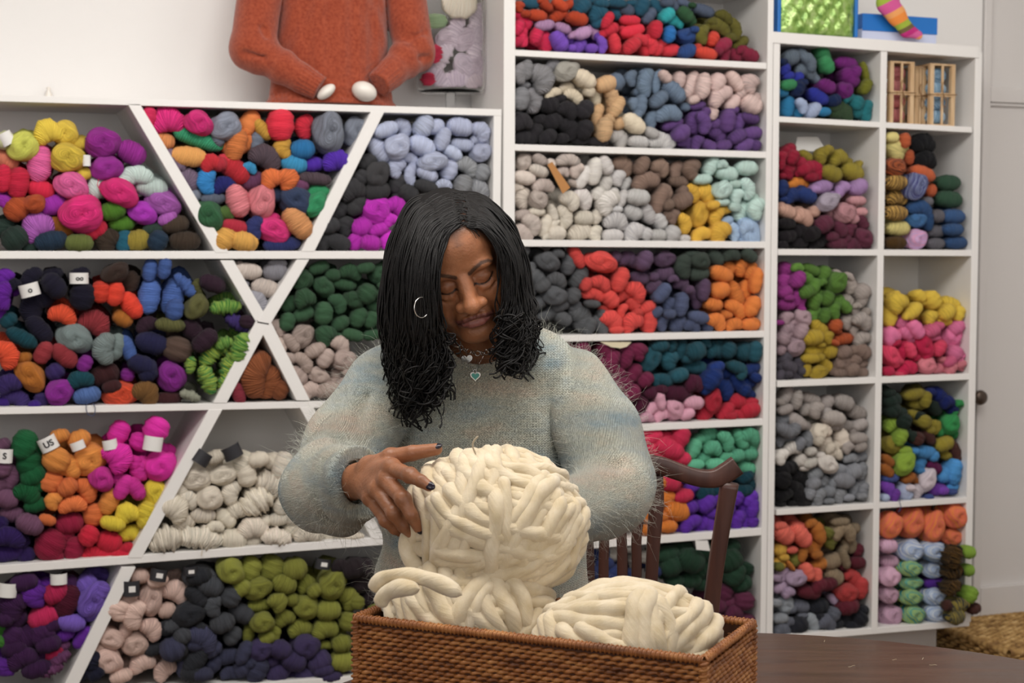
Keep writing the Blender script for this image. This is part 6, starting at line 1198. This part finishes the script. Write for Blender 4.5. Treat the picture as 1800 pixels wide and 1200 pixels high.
for s in (1, -1):
    f = (lambda p: p) if s > 0 else mir
    ribbon('rear_leg', [f(p) for p in (cl(1284, 846), cl(1270, 930), cl(1256, 1030), cl(1248, 1120), cl(1245, 1200), np.array((cl(1245, 1100)[0], .03, .20)), np.array((cl(1245, 1100)[0], -.02, .005)))], [.036, .032, .031, .034, .036, .034, .030], .028, ch)
    ribbon('splat_frame', [f(p) for p in (cl(1152, 833), cl(1155, 880), cl(1150, 960), cl(1146, 1040), cl(1140, 1180))], [.034, .031, .027, .025, .025], .018, ch)
    ribbon('slat', [f(p) for p in (cl(1140, 838), cl(1122, 930), cl(1121, 1000), cl(1120, 1180))], [.016, .021, .021, .020], .014, ch)
ribbon('slat', [cl(1092, 838), cl(1094, 930), cl(1096, 1000), cl(1094, 1180)], [.016, .021, .022, .020], .014, ch)
sx = cl(1245, 1100)[0]
ribbon('cross_rail', [np.array((-sx, 0, .505)), np.array((0, 0, .505)), np.array((sx, 0, .505))], [.05, .05], .024, ch)
box('seat', -sx-.02, sx+.02, .0, .42, .43, .475, M['chair'], ch, .012)
for s in (-1, 1): box('front_leg', s*sx-.018, s*sx+.018, .37, .406, .0, .43, M['chair'], ch, .004); box('stretcher', s*sx-.010, s*sx+.010, .0, .38, .18, .205, M['chair'], ch, .003)

# ---------- mannequin in the rust sweater on the lattice shelf ----------
YM = D+.135; top_z = W(500, 180, D).z+.0005
def Wn(px, py, y=YM): return np.array(W(px, py, y))
mb = np.array((Wn(580, 185)[0], YM, top_z)); man = empty('mannequin', Vector(mb), 0, 'headless white mannequin torso wearing a rust orange sweater on the lattice shelf', 'mannequin')
m = M['rust'] = newmat('rust_wool_knit', lin('b4563a'), .95); b = bsdf(m); b.inputs['Sheen Weight'].default_value = .3; b.inputs['Specular IOR Level'].default_value = .15
tc = nd(m, 'ShaderNodeTexCoord'); sp = nd(m, 'ShaderNodeSeparateXYZ'); lk(m, tc.outputs['Object'], sp.inputs[0]); cmb = nd(m, 'ShaderNodeCombineXYZ'); lk(m, sp.outputs[0], cmb.inputs[0]); lk(m, sp.outputs[2], cmb.inputs[1]); sp2 = nd(m, 'ShaderNodeSeparateXYZ'); lk(m, cmb.outputs[0], sp2.inputs[0])
kn = knit(m, .005, .004, sp2); n = nd(m, 'ShaderNodeTexNoise', i_Scale=120., i_Detail=3.); lk(m, tc.outputs['Object'], n.inputs[0]); r = ramp(m, n.outputs[0], [(.3, lin('8c3c28')), (.7, lin('a85238'))]); lk(m, r.outputs[0], b.inputs['Base Color'])
bp = nd(m, 'ShaderNodeBump', i_Strength=.5, i_Distance=.0015); lk(m, kn, bp.inputs['Height']); bp2 = nd(m, 'ShaderNodeBump', i_Strength=.4, i_Distance=.0015); lk(m, n.outputs[0], bp2.inputs['Height']); lk(m, bp.outputs[0], bp2.inputs['Normal']); lk(m, bp2.outputs[0], b.inputs['Normal'])
M['mann'] = newmat('mannequin_shell', (.80, .76, .70), .35); noisebump(M['mann'], 20, .05)
SH = [Wn(470, -95, YM), Wn(690, -90, YM)]; EL = [Wn(440, 88, YM-.045), Wn(724, 92, YM-.045)]; WRm = [Wn(560, 158, YM-.125), Wn(662, 150, YM-.125)]
NK = Wn(580, -140, YM)
def msq(P): return P*np.array((1, 1.45, 1))
def f_torso(P):
    d = cone(msq(P), msq(Wn(578, -60)), msq(Wn(580, 185)), .165, .178); d = smin(d, cone(P, SH[0]+(.04, 0, -.01), SH[1]+(-.04, 0, -.01), .072, .072), .06); return d
def slv(P, i):
    d = smin(cone(P, SH[i], EL[i], .070, .060), cone(P, EL[i], WRm[i], .058, .036), .02); s = -1 if i == 0 else 1
    for a_, b_ in (((.02, -.05, .05), (-.03*s, -.055, .03)), ((.03*s, -.05, -.02), (-.02*s, -.06, -.03))): d = smax(d, -cone(P, EL[i]+np.array(a_), EL[i]+np.array(b_), .003, .003), .02)
    n_ = (WRm[i]-EL[i])/np.linalg.norm(WRm[i]-EL[i]); return smax(d, (P-WRm[i]) @ n_, .004)
def f_ms(P):
    t = f_torso(P); ang = P[:, 0]-mb[0]; t = t-.0038*np.clip(np.cos(ang*2*math.pi/.062), -1, .6)*(P[:, 2] > top_z+.03)-.0012*np.cos(ang*2*math.pi/.009)*(P[:, 2] < top_z+.028)-.012*np.exp(-((P[:, 2]-top_z-.004)/.012)**2)
    a_, b_ = slv(P, 0), slv(P, 1); d = np.minimum(np.minimum(t, a_), b_)+.006*(np.exp(-((t-a_)/.010)**2)+np.exp(-((t-b_)/.010)**2))
    for i in (0, 1):                   # ribbed cuffs
        dd = np.linalg.norm(P-WRm[i], axis=1); n_ = (WRm[i]-EL[i])/np.linalg.norm(WRm[i]-EL[i]); q = P-WRm[i]; ref = np.cross(n_, (0, 1., 0)); ref /= np.linalg.norm(ref); an = np.arctan2(q @ ref, q @ np.cross(n_, ref)); al = q @ n_; d = d-.0014*np.cos(an*22)*(al > -.06)*(dd < .09)
        d = d-.0035*np.sin(al*95+i)*np.exp(-((al+.14)/.06)**2)*(dd < .25)
    d = smax(d, P[:, 2]-(NK[2]-.02), .02); hole = cone(P, NK+(0, -.01, -.02), NK+(0, -.02, .06), .055, .065); d = smax(d, -hole, .01); return smax(d, -(P[:, 2]-top_z-.001), .003)
V, F = sdf_mesh(f_ms, (mb[0]-.42, YM-.26, top_z-.01), (mb[0]+.42, YM+.17, NK[2]+.04), .0040); mesh_np('sweater', V-mb, F, M['rust'], man)['label'] = 'rust orange ribbed wool sweater'
f_nk = lambda P: smin(smin(ell(P, NK+(0, 0, -.03), (.105, .075, .05)), cone(P, NK, NK+(0, -.01, .085), .048, .044), .03), P[:, 2]*0+9, .001)
V, F = sdf_mesh(lambda P: smax(f_nk(P), P[:, 2]-(NK[2]+.08), .004), NK-(.13, .12, .10), NK+(.13, .12, .14), .007); mesh_np('neck', V-mb, F, M['mann'], man)
for i, (px, py, r_) in enumerate(((571, 163, (.016, .026, .030)), (638, 162, (.036, .034, .027)))):
    c_ = Wn(px, py, YM-.135); R3 = np.array(Matrix.Rotation((.9, .35)[i], 3, 'Y')); V, F = sdf_mesh(lambda P: ell(P, c_, r_, R3), c_-.06, c_+.06, .004); mesh_np('hand_stub', V-mb, F, M['mann'], man)
# ---------- glass jar ----------
YV = D+.19; vb = W(790, 187, YV); vb.z = top_z; jar = empty('glass_jar', vb, 0, 'clear glass footed jar full of lavender and red yarn beside the mannequin', 'jar')
k_ = (W(850, 100, YV).x-W(735, 100, YV).x)/2
m = M['glass'] = newmat('clear_glass', (1, 1, 1), .02); bsdf(m).inputs['Transmission Weight'].default_value = 1; bsdf(m).inputs['IOR'].default_value = 1.12; noisebump(m, 3, .01, .0005)
zb_ = W(790, 163, YV).z-vb.z; H_ = .42
lathe('bowl', [(.0005, zb_-.004), (k_-.012, zb_-.003), (k_-.002, zb_+.006), (k_, zb_+.02), (k_, H_), (k_-.003, H_), (k_-.003, zb_+.02), (k_-.006, zb_+.008), (k_-.014, zb_+.003), (.0005, zb_+.003)], m, jar, 48)
lathe('foot', [(.0005, 0), (.045, 0), (.046, .003), (.020, .007), (.014, .012), (.016, zb_-.0045), (.0005, zb_-.0045)], m, jar, 40)
def loose(px, py, w_, h_, a, k, h1, h2, Y, name, label, cat, group=None, deps=1.0):
    k2 = (W(px+.5, py, Y).x-W(px-.5, py, Y).x)*.93; o = bpy.data.objects.new(name, random.choice(GEO[k])[1]); o.location = W(px, py, Y); o.scale = (w_/2*k2, min(w_, h_)/2*k2*.9*deps, h_/2*k2); o.rotation_euler = (0, -math.radians(a), 0)
    o['col1'] = [float(v) for v in alb(h1)]; o['col2'] = [float(v) for v in alb(h2)]; link(o); tag(o, label, cat, group); return o
jy = YV-.005
for n_, (px, py, w_, h_, a, k, h1, h2, lb) in enumerate([
  (797, 60, 62, 40, 70, 'l', 'a99ba8', 'c0b4bd', 'lavender boucle skein standing upright in the glass jar'), (832, 95, 70, 36, 80, 'l', 'a89aa6', 'c4b8c0', 'lavender boucle skein against the right side of the jar'),
  (775, 100, 60, 38, 60, 'l', 'b0a2ae', 'c4b8c2', 'lavender boucle skein behind the red pompom in the jar'), (768, 138, 50, 34, -30, 'l', 'a495a6', 'beb2bd', 'lavender boucle skein lowest in the left of the jar'),
  (800, 140, 54, 36, 10, 'l', 'a898ab', 'c2b6c0', 'lavender boucle skein lowest in the middle of the jar'), (833, 142, 44, 34, 30, 'l', 'a99aa4', 'beb0b6', 'lavender boucle skein lowest in the right of the jar'), (836, 40, 50, 34, 60, 'l', 'ab9da8', 'c4b8c0', 'lavender boucle skein near the jar top at right'), (815, 75, 46, 38, 30, 'k', 'a495a2', 'beb0ba', 'coiled lavender boucle skein in the heart of the jar'), (815, 118, 46, 40, -20, 'k', 'a698a6', 'c2b6c0', 'coiled lavender boucle skein low in the heart of the jar'), (782, 72, 40, 34, 20, 'k', 'aa9ba8', 'c2b4be', 'coiled lavender skein above the red yarn in the jar'), (838, 70, 34, 40, 80, 'k', 'a89aa6', 'c0b4bd', 'coiled lavender skein at the jar wall on the right'), (836, 118, 36, 44, 80, 'k', 'a495a2', 'beb0ba', 'coiled lavender skein low at the jar wall on the right')]):
    loose(px, py, w_, h_, a, k, h1, h2, jy, 'yarn_skein', lb, 'yarn', 'skeins in the glass jar', .35)
loose(757, 96, 34, 44, 90, 'l', 'b0183c', 'c83050', jy-.035, 'pompom', 'dark red fluffy yarn ball high at the left of the glass jar', 'yarn', None, .5); loose(750, 140, 24, 34, 90, 'l', 'a81638', 'c02c4c', jy-.02, 'pompom', 'dark red fluffy yarn ball low at the left of the glass jar', 'yarn', None, .5)
loose(805, 14, 66, 52, 0, 'o', 'e2dac8', 'd4c8b4', jy-.02, 'yarn_ball', 'cream yarn ball near the top of the glass jar', 'yarn', None, .5); loose(762, 42, 26, 50, 90, 'o', '7f9a72', '9ab08c', jy-.01, 'yarn_skein', 'sage green skein at the upper left of the glass jar', 'yarn', None, .5)
# ---------- things on top of the cube bookcase ----------
zt2 = W(1540, 66, D).z; zt2 = float(zt2)
def topz(px): a_ = W(1356, 53); b_ = W(1719, 78); q = W(px, 60).x; return a_.z+(b_.z-a_.z)*(q-a_.x)/(b_.x-a_.x)
bx0, bx1 = W(1362, 40, D+.02).x, W(1508, 40, D+.02).x; bz = max(topz(1362), topz(1508))+.001
bag = empty('yarn_bag', ((bx0+bx1)/2, D+.05, bz), 0, 'shiny green plastic pack of yarn with blue edges on top of the cube bookcase', 'bag')
m = M['foil'] = newmat('green_foil', lin('86a84e'), .16, Metallic=.25); b = bsdf(m); tc = nd(m, 'ShaderNodeTexCoord'); n = nd(m, 'ShaderNodeTexNoise', i_Scale=42., i_Detail=4.); lk(m, tc.outputs['Object'], n.inputs[0]); r = ramp(m, n.outputs[0], [(.3, lin('5d8436')), (.5, lin('8fb158')), (.72, lin('b9cf8c'))]); lk(m, r.outputs[0], b.inputs['Base Color']); bp = nd(m, 'ShaderNodeBump', i_Strength=.8, i_Distance=.006); lk(m, n.outputs[0], bp.inputs['Height']); lk(m, bp.outputs[0], b.inputs['Normal'])
M['blue'] = newmat('blue_plastic', lin('1c6fc0'), .35); noisebump(M['blue'], 40, .05); M['pale'] = newmat('pale_lilac_card', lin('c4cbe4'), .6); noisebump(M['pale'], 40, .1)
wb = bx1-bx0; nx, nz_ = 44, 30; pts = []; hb = .17
for s_, yy in ((-1, -.045), (1, .045)):
    for i in range(nx):
        for j in range(nz_):
            u, v = i/(nx-1), j/(nz_-1); e_ = min(1, 6*min(u, 1-u))**.6*min(1, 6*min(v+.08, 1.05-v))**.5; pts.append(((u-.5)*wb*.93, s_*.012+s_*.034*e_*(1+.16*math.sin(u*44)*math.cos(v*16+u*5)), v*hb))
Fq = []
for s_ in (0, 1):
    for i in range(nx-1):
        for j in range(nz_-1): a_ = s_*nx*nz_+i*nz_+j; q = (a_, a_+nz_, a_+nz_+1, a_+1); Fq.append(q if s_ == 0 else q[::-1])
def bd(i, j): return i*nz_+j
ring = [bd(i, 0) for i in range(nx)]+[bd(nx-1, j) for j in range(1, nz_)]+[bd(i, nz_-1) for i in range(nx-2, -1, -1)]+[bd(0, j) for j in range(nz_-2, 0, -1)]
for k in range(len(ring)): a_, b_ = ring[k], ring[(k+1) % len(ring)]; Fq.append((b_, a_, a_+nx*nz_, b_+nx*nz_))
mesh_np('pack', pts, Fq, m, bag)
for s_ in (-1, 1): box('edge_strip', s_*wb*.465-.006, s_*wb*.465+.006, -.030, .030, .0, hb+.004, M['blue'], bag, .003)
tx0, tx1 = W(1512, 40, D+.06).x, W(1643, 50, D+.06).x; tz_ = topz(1640)+.002; tz_ = max(tz_, topz(1512)+.001)
tr = empty('card_box', ((tx0+tx1)/2, D+.10, tz_), 0, 'low open box of pale card with a bright blue edge behind the sock', 'box'); tw = (tx1-tx0)/2
hh_ = W(1640, 28, D+.06).z-tz_
box('tray', -tw, tw, -.042, .05, 0, hh_*.45, M['pale'], tr, .002); box('blue_panel', -tw*1.005, tw*1.005, -.045, -.0425, hh_*.38, hh_, M['blue'], tr, .001); box('side_flap', tw-.003, tw, -.042, .05, hh_*.45, hh_, M['blue'], tr, .001); box('side_flap', -tw, -tw+.003, -.042, .05, hh_*.45, hh_, M['blue'], tr, .001)
m = M['sock'] = newmat('striped_sock_knit', (.7, .3, .3), .9); b = bsdf(m); tc = nd(m, 'ShaderNodeTexCoord'); mp = nd(m, 'ShaderNodeMapping', vector_type='POINT'); sp = nd(m, 'ShaderNodeSeparateXYZ'); lk(m, tc.outputs['Object'], sp.inputs[0])
t_ = mth(m, 'ADD', mth(m, 'MULTIPLY', sp.outputs[2], 1.0), mth(m, 'MULTIPLY', sp.outputs[0], -.55)); t_ = mth(m, 'MULTIPLY_ADD', t_, 3.6, .30)
r = ramp(m, t_, [(0, lin('3c3a22')), (.05, lin('5f8a32')), (.11, lin('e88a3c')), (.20, lin('ee9a58')), (.28, lin('d05c98')), (.36, lin('c02a7c')), (.43, lin('6a5a3a')), (.49, lin('9ab03c')), (.57, lin('ec8e40')), (.68, lin('e8a060')), (.76, lin('d45a98')), (.9, lin('9ab03c'))]); r.color_ramp.interpolation = 'CONSTANT'; lk(m, r.outputs[0], b.inputs['Base Color']); noisebump(m, 300, .3, .001)
ys = D+.025; sp_ = [np.array(W(*q, ys)) for q in ((1612, 58), (1590, 48), (1572, 22), (1556, 2), (1572, -30), (1578, -80))]; sb = np.array(W(1600, 66, ys)); 
f_sk = lambda P: smin(chain(P*np.array((1, 1.7, 1)), [q*np.array((1, 1.7, 1)) for q in sp_[:4]], [.014, .024, .032, .034], .014), chain(P*np.array((1, 1.7, 1)), [q*np.array((1, 1.7, 1)) for q in sp_[2:]], [.026, .034, .032, .030], .014), .01)
V, F = sdf_mesh(f_sk, np.min(sp_, 0)-(.07, .05, .05), np.max(sp_, 0)+(.07, .05, .05), .0035); sb[2] = V[:, 2].min()
o = mesh_np('sock', V-sb, F, m, None, True, None, sb); tag(o, 'hand knitted sock in pink, orange and green stripes on top of the bookcase', 'sock')
# ---------- wooden crates of yarn ----------
m = M['balsa'] = newmat('pale_crate_wood', lin('cdae88'), .7); b = bsdf(m); tc = nd(m, 'ShaderNodeTexCoord'); mp = nd(m, 'ShaderNodeMapping'); mp.inputs['Scale'].default_value = (60, 60, 8); lk(m, tc.outputs['Object'], mp.inputs[0]); n = nd(m, 'ShaderNodeTexNoise', i_Scale=1.2, i_Detail=5.); lk(m, mp.outputs[0], n.inputs[0]); r = ramp(m, n.outputs[0], [(.3, lin('b89468')), (.7, lin('d8bc98'))]); lk(m, r.outputs[0], b.inputs['Base Color'])
M['twine'] = newmat('brown_twine', lin('8a6844'), .9); noisebump(M['twine'], 200, .4)
def crate(px0, px1, py0, Y, dp, label, h1, h2, nm, nb):
    x0, x1 = W(px0, 150, Y).x, W(px1, 150, Y).x; fz_ = W(1556, 213.5).z; fz2 = W(1700, 218.5).z; z0 = max(fz_, fz2)+.001; h_ = W(px0, py0, Y).z-z0; wd = (x1-x0)/2; e = empty('wooden_crate', ((x0+x1)/2, Y+dp/2, z0), 0, label, 'crate', 'little wooden yarn crates')
    p_ = .0075
    for sx_ in (-1, 1):
        for sy_ in (-1, 1): box('post', sx_*(wd-p_) - p_, sx_*(wd-p_) + p_, sy_*(dp/2-p_)-p_, sy_*(dp/2-p_)+p_, .006, h_-.006, m, e, .0008)
    box('post', -.004, .004, -dp/2+.001, -dp/2+.006, .006, h_-.006, m, e, .0008)
    box('end_panel', -wd, wd, -dp/2, dp/2, 0, .006, m, e, .0008); box('end_panel', -wd, wd, -dp/2, dp/2, h_-.006, h_, m, e, .0008)
    for sy_ in (-1, 1): box('slat', -wd, wd, sy_*dp/2-.002 if sy_ > 0 else -dp/2-.002, sy_*dp/2+.002 if sy_ > 0 else -dp/2+.0005, h_*.47, h_*.53, m, e, .0005)
    P = np.array([(-wd-.003, -dp/2-.004, h_*.5), (wd+.003, -dp/2-.004, h_*.51), (wd+.004, dp/2+.003, h_*.5), (-wd-.004, dp/2+.003, h_*.5), (-wd-.003, -dp/2-.004, h_*.5)]); Vt, Ft = tube_np(P, .0014, 6, False); mesh_np('twine', Vt, Ft, M['twine'], e)
    P = np.array([(0, -dp/2-.005, h_*.5), (.008, -dp/2-.009, h_*.40), (.002, -dp/2-.007, h_*.30), (-.006, -dp/2-.008, h_*.38), (0, -dp/2-.005, h_*.5), (-.010, -dp/2-.008, h_*.62), (-.004, -dp/2-.008, h_*.70)]); Vt, Ft = tube_np(catmull(P, 5), .0013, 6, False); mesh_np('twine_bow', Vt, Ft, M['twine'], e)
    for q in range(nb):
        zz = z0+.010+(h_-.02)*(q+.5)/nb; o = bpy.data.objects.new('yarn_ball', GEO['k' if q % 2 else 'o'][q % 3][1]); o.location = ((x0+x1)/2, Y+dp/2-.005, zz); o.scale = (wd-.010, .016, (h_-.02)/nb/2*1.05); o['col1'] = [float(v) for v in alb(h1[q % len(h1)])]; o['col2'] = [float(v) for v in alb(h2)]; link(o); tag(o, f'{nm} yarn ball, {ordinal(nb-1-q, nb, "upper", "lower").replace("uppermost", "topmost")} inside the {label.split(",")[0].split(" with ")[0]}', 'yarn', f'balls in the crate of {nm} yarn')
crate(1562, 1605, 103, D+.035, .085, 'left wooden crate with dusty red yarn, tied with twine', ('8a4248', 'a04a48', '9a5a5c'), 'b46a68', 'dusty red', 4)
crate(1606, 1626, 112, D+.075, .085, 'narrow middle wooden crate with brown yarn, standing farther back', ('6a4a3c', '7a5a48', '5a4438'), '8a6a58', 'brown', 4)
crate(1633, 1677, 107, D+.030, .085, 'right wooden crate with blue yarn, tied with twine', ('4a80a8', '3a6a90', '6a9cc0'), 'a8c4d8', 'blue', 4)
# ---------- seagrass basket by the door ----------
m = M['seagrass'] = newmat('seagrass', lin('a5814d'), .8); b = bsdf(m); tc = nd(m, 'ShaderNodeTexCoord'); n = nd(m, 'ShaderNodeTexNoise', i_Scale=28., i_Detail=4.); lk(m, tc.outputs['Object'], n.inputs[0]); r = ramp(m, n.outputs[0], [(.3, lin('73522a')), (.5, lin('a8844e')), (.7, lin('cfae78'))]); lk(m, r.outputs[0], b.inputs['Base Color']); bp = nd(m, 'ShaderNodeBump', i_Strength=.4, i_Distance=.003); lk(m, n.outputs[0], bp.inputs['Height']); lk(m, bp.outputs[0], b.inputs['Normal'])
gz = W(1760, 1074, YB-.02).z-.012; gx0 = W(1721, 1080, D+.02).x+.004; gx1 = gx0+.40; gb = empty('seagrass_basket', ((gx0+gx1)/2, D+.07, 0), 0, 'tall woven seagrass basket standing against the panelled door', 'basket'); gw = (gx1-gx0)/2; gd = .21; gzl = gz
bmb = bmesh.new(); prism(bmb, [(-gw+.008, .01), (gw-.008, .01), (gw-.008, gzl-.01), (-gw+.008, gzl-.01)], -gd+.008, gd-.008); top_f = [f for f in bmb.faces if all(abs(v.co.z-(gzl-.01)) < 1e-5 for v in f.verts)]; bmesh.ops.delete(bmb, geom=top_f, context='FACES_ONLY'); bmobj('lining', bmb, m, gb)
gc = [(-gw, -gd, 0), (gw, -gd, 0), (gw, gd, 0), (-gw, gd, 0)]
for i in range(4): weave('woven_side', gc[i], gc[(i+1) % 4], gzl, gb, m, .026, .0125, .006, .0072, .004)
for i in range(4):
    a_, b_ = np.array(gc[i])+(0, 0, gzl), np.array(gc[(i+1) % 4])+(0, 0, gzl); L = np.linalg.norm(b_-a_); s = np.linspace(0, L, 160); Vt, Ft = tube_np(a_+(b_-a_)/L*s[:, None], .011*(1+.18*np.abs(np.sin(s*120))), 8, False); A_ = Acc(); A_.add(Vt, Ft); A_.build('rim', m, gb)
A_ = Acc()
for k in range(int(2*gd/.0135)):
    yy = -gd+.007+k*.0135; s = np.linspace(-gw, gw, 90); P = np.stack([s, yy+0*s, gzl+.004+.004*np.sin(s/.026*math.pi+math.pi*(k % 2))], 1); Vt, Ft = tube_np(P, .0070, 5, False); A_.add(Vt, Ft)
o = A_.build('woven_lid', m, gb); o['kind'] = 'stuff'
# ---------- paper tags, bands, threads ----------
M['kraft'] = newmat('brown_card', lin('b07c48'), .8); noisebump(M['kraft'], 60, .1)
def card(name, pts, Y, th, mat, label, cat='tag'):
    P = [W(*q, Y) for q in pts]; c_ = sum(P, Vector())/len(P); bm = bmesh.new(); prism(bm, [(q.x-c_.x, q.z-c_.z) for q in P], 0, th); o = bmobj(name, bm, mat, None, False, (c_.x, Y, c_.z)); tag(o, label, cat); return o
card('card_tag', [(961, 289), (969, 284), (1001, 329), (988, 340)], D-.028, .002, M['kraft'], 'brown card tag lying slantwise across the beige skeins')
card('paper_sheet', [(1055, 600), (1110, 600), (1102, 608), (1091, 611), (1075, 609)], D-.006, .0015, newmat('cream_paper', lin('d8cdb0'), .8), 'scrap of cream paper under the shelf above the burgundy skeins', 'paper')
card('price_tag', [(1224, 948), (1246, 948), (1250, 966), (1226, 964)], D-.03, .001, paper, 'white paper price tag hanging over the dark green skeins')
card('paper_label', [(1400, 238), (1436, 238), (1452, 264), (1395, 262)], D+.10, .001, paper, 'white paper label standing behind the olive skeins', 'paper')
bands = [('L8', 86, 784, 34, 26, 25, 'w', 'US'), ('L8', 9, 806, 30, 26, -5, 'w', 'S'), ('L8', 138, 787, 26, 16, 20, 'w', ''), ('L8', 271, 783, 34, 26, -10, 'w', ''), ('L8', 195, 785, 26, 18, 10, 'w', ''), ('L4', 52, 514, 36, 24, 15, 'w', 'o'), ('L4', 139, 493, 34, 20, 0, 'w', 'oo'),
         ('L1', 10, 248, 26, 24, 30, 'w', ''), ('L1', 151, 286, 14, 20, 0, 'w', ''), ('L9', 357, 808, 32, 24, -35, 'b', ''), ('L9', 410, 797, 34, 24, 25, 'b', ''), ('L11', 234, 1038, 30, 28, 0, 'b', 'm'), ('L11', 282, 1014, 30, 22, -12, 'b', 'm'), ('L11', 338, 1007, 26, 16, 0, 'b', 'm'), ('L11', 571, 993, 28, 18, -10, 'b', 'm'), ('L10', 15, 1042, 36, 26, -8, 'w', ''), ('L10', 106, 1022, 30, 20, 0, 'w', '')]
for cb, px, py, w_, h_, a, kind_, txt in bands:
    c_ = [i for i in items if i['c'] == cb and i.get('obj')]; it = min(c_, key=lambda i: (i['px']-px)**2+(i['py']-py)**2+(0 if i['py'] > py else 600)); par = it['obj']; Y = D-.004; p_ = W(px, py, Y); kk = W(px+1, py, Y).x-p_.x
    n1 = 14; hw_, hh2 = w_/2*kk, h_/2*kk; V_ = []; ar = math.radians(a)
    for i in range(n1+1):
        t = math.pi*(-.52+1.04*i/n1); x = hw_*math.sin(t); y = -hw_*.75*math.cos(t)+hw_*.45
        for zz in (-hh2, hh2): V_.append((x*math.cos(ar)-zz*math.sin(ar), y, x*math.sin(ar)+zz*math.cos(ar)))
    V_ = np.array(V_); off = np.array(p_)-np.array(par.location); Mw = (Matrix.Translation(par.location) @ par.rotation_euler.to_matrix().to_4x4() @ Matrix.Diagonal((*par.scale, 1))).inverted()
    V_ = np.array([Mw @ Vector(v+np.array(p_)) for v in V_]); Fb = [(2*i, 2*i+2, 2*i+3, 2*i+1) for i in range(n1)]; o = mesh_np('paper_band', V_, Fb, paper if kind_ == 'w' else M['ink'], par, True); o['label'] = 'white paper band' if kind_ == 'w' else 'black paper band'
    if txt:
        if txt == 'm': card_w = [(-.28, .0), (.28, .0), (.28, .5), (-.28, .5)]; VV = np.array([(x*hw_*1.4, -hw_*.33, (z-.25)*hh2*1.6) for x, z in card_w]); fc = [(0, 1, 2, 3)]; mt_ = paper; nm2 = 'printed_label'
        else:
            cu = bpy.data.curves.new('lettering', 'FONT'); cu.body = txt; cu.size = h_*kk*.62; cu.align_x = 'CENTER'; cu.align_y = 'CENTER'; cu.extrude = .0002; cu.offset = .0006; tmp = bpy.data.objects.new('lettering', cu); link(tmp); dg = bpy.context.evaluated_depsgraph_get(); me_ = bpy.data.meshes.new_from_object(tmp.evaluated_get(dg)); VV = np.array([v.co[:] for v in me_.vertices]); fc = [tuple(p.vertices) for p in me_.polygons]; bpy.data.objects.remove(tmp); VV = np.stack([VV[:, 0], -hw_*.33-VV[:, 2]-np.abs(VV[:, 0])*0, VV[:, 1]], 1); VV[:, 1] = -hw_*.75*np.sqrt(np.clip(1-(VV[:, 0]/hw_)**2, 0, 1))+hw_*.45-.0012; mt_ = M['ink']; nm2 = 'lettering'
        X = VV[:, 0]*math.cos(ar)-VV[:, 2]*math.sin(ar); Z = VV[:, 0]*math.sin(ar)+VV[:, 2]*math.cos(ar); VV = np.array([Mw @ Vector((x+p_.x, y+p_.y, z+p_.z)) for x, y, z in zip(X, VV[:, 1], Z)]); me = bpy.data.meshes.new(nm2); me.from_pydata(VV.tolist(), [], fc); me.materials.append(mt_); o2 = link(bpy.data.objects.new(nm2, me), o)
# loose ends hanging over the shelf fronts
for cb, pts, hx in (('L4', [(153, 705), (152, 722), (156, 732), (165, 734), (168, 722), (164, 712)], '3a4868'), ('R7', [(1583, 868), (1583, 878), (1585, 888), (1581, 896)], '3a4c78'), ('L9', [(352, 955), (357, 966), (356, 980)], 'd8ccb8'), ('L2', [(172, 318), (170, 330), (176, 338)], 'c8304c')):
    c_ = [i for i in items if i['c'] == cb and i.get('obj')]
    if not c_: continue
    it = min(c_, key=lambda i: (i['px']-pts[0][0])**2+(i['py']-pts[0][1])**2); par = it['obj']; Mw = (Matrix.Translation(par.location) @ par.rotation_euler.to_matrix().to_4x4() @ Matrix.Diagonal((*par.scale, 1))).inverted()
    P = catmull(np.array([np.array(W(*q, D-.006)) for q in pts]), 5); Vt, Ft = tube_np(P, .0011, 6, False); Vt = np.array([Mw @ Vector(v) for v in Vt]); mesh_np('yarn_end', Vt, Ft, newmat('thread', lin(hx), .9), par)
pg = W(83, 158, YB-.02); pg.z = top_z; lathe('wall_peg', [(.0005, 0), (.012, 0), (.010, .02), (.005, .03), (.006, .04), (.0005, .043)], M['mann'], None, 20, pg); tag(bpy.data.objects['wall_peg'], 'tiny white peg on top of the lattice shelf by the wall', 'peg')
# wisps of wool on the table
wz = TZ+.0008
for k_, (px, py, l_, a) in enumerate(((1500, 1168, .012, .3), (1643, 1165, .012, -.6), (1625, 1154, .006, .9), (1575, 1156, .007, -.3), (1452, 1124, .008, 1.2))):
    g_ = Gz(px, py, wz); P = np.array([g_+np.array((math.cos(a)*l_*t, math.sin(a)*l_*t, .0006+.001*math.sin(t*5))) for t in np.linspace(-.5, .5, 6)]); pw = FM @ Vector(g_); Vt, Ft = tube_np(P-g_, .0003, 5, False); o = mesh_np('wool_wisp', Vt, Ft, M['wool'], None, True, np.zeros((len(Vt), 2)), pw); o.rotation_euler = (0, 0, -TH); tag(o, ('tiny cream wisp of wool in the middle of the bare table top', 'tiny cream wisp of wool lying farthest right on the table top', 'short cream wisp right behind the rightmost wisp on the table', 'short cream wisp between the two longer wisps on the table', 'cream wisp near the far edge of the table by the basket')[k_], 'wisp', 'wool wisps on the table')
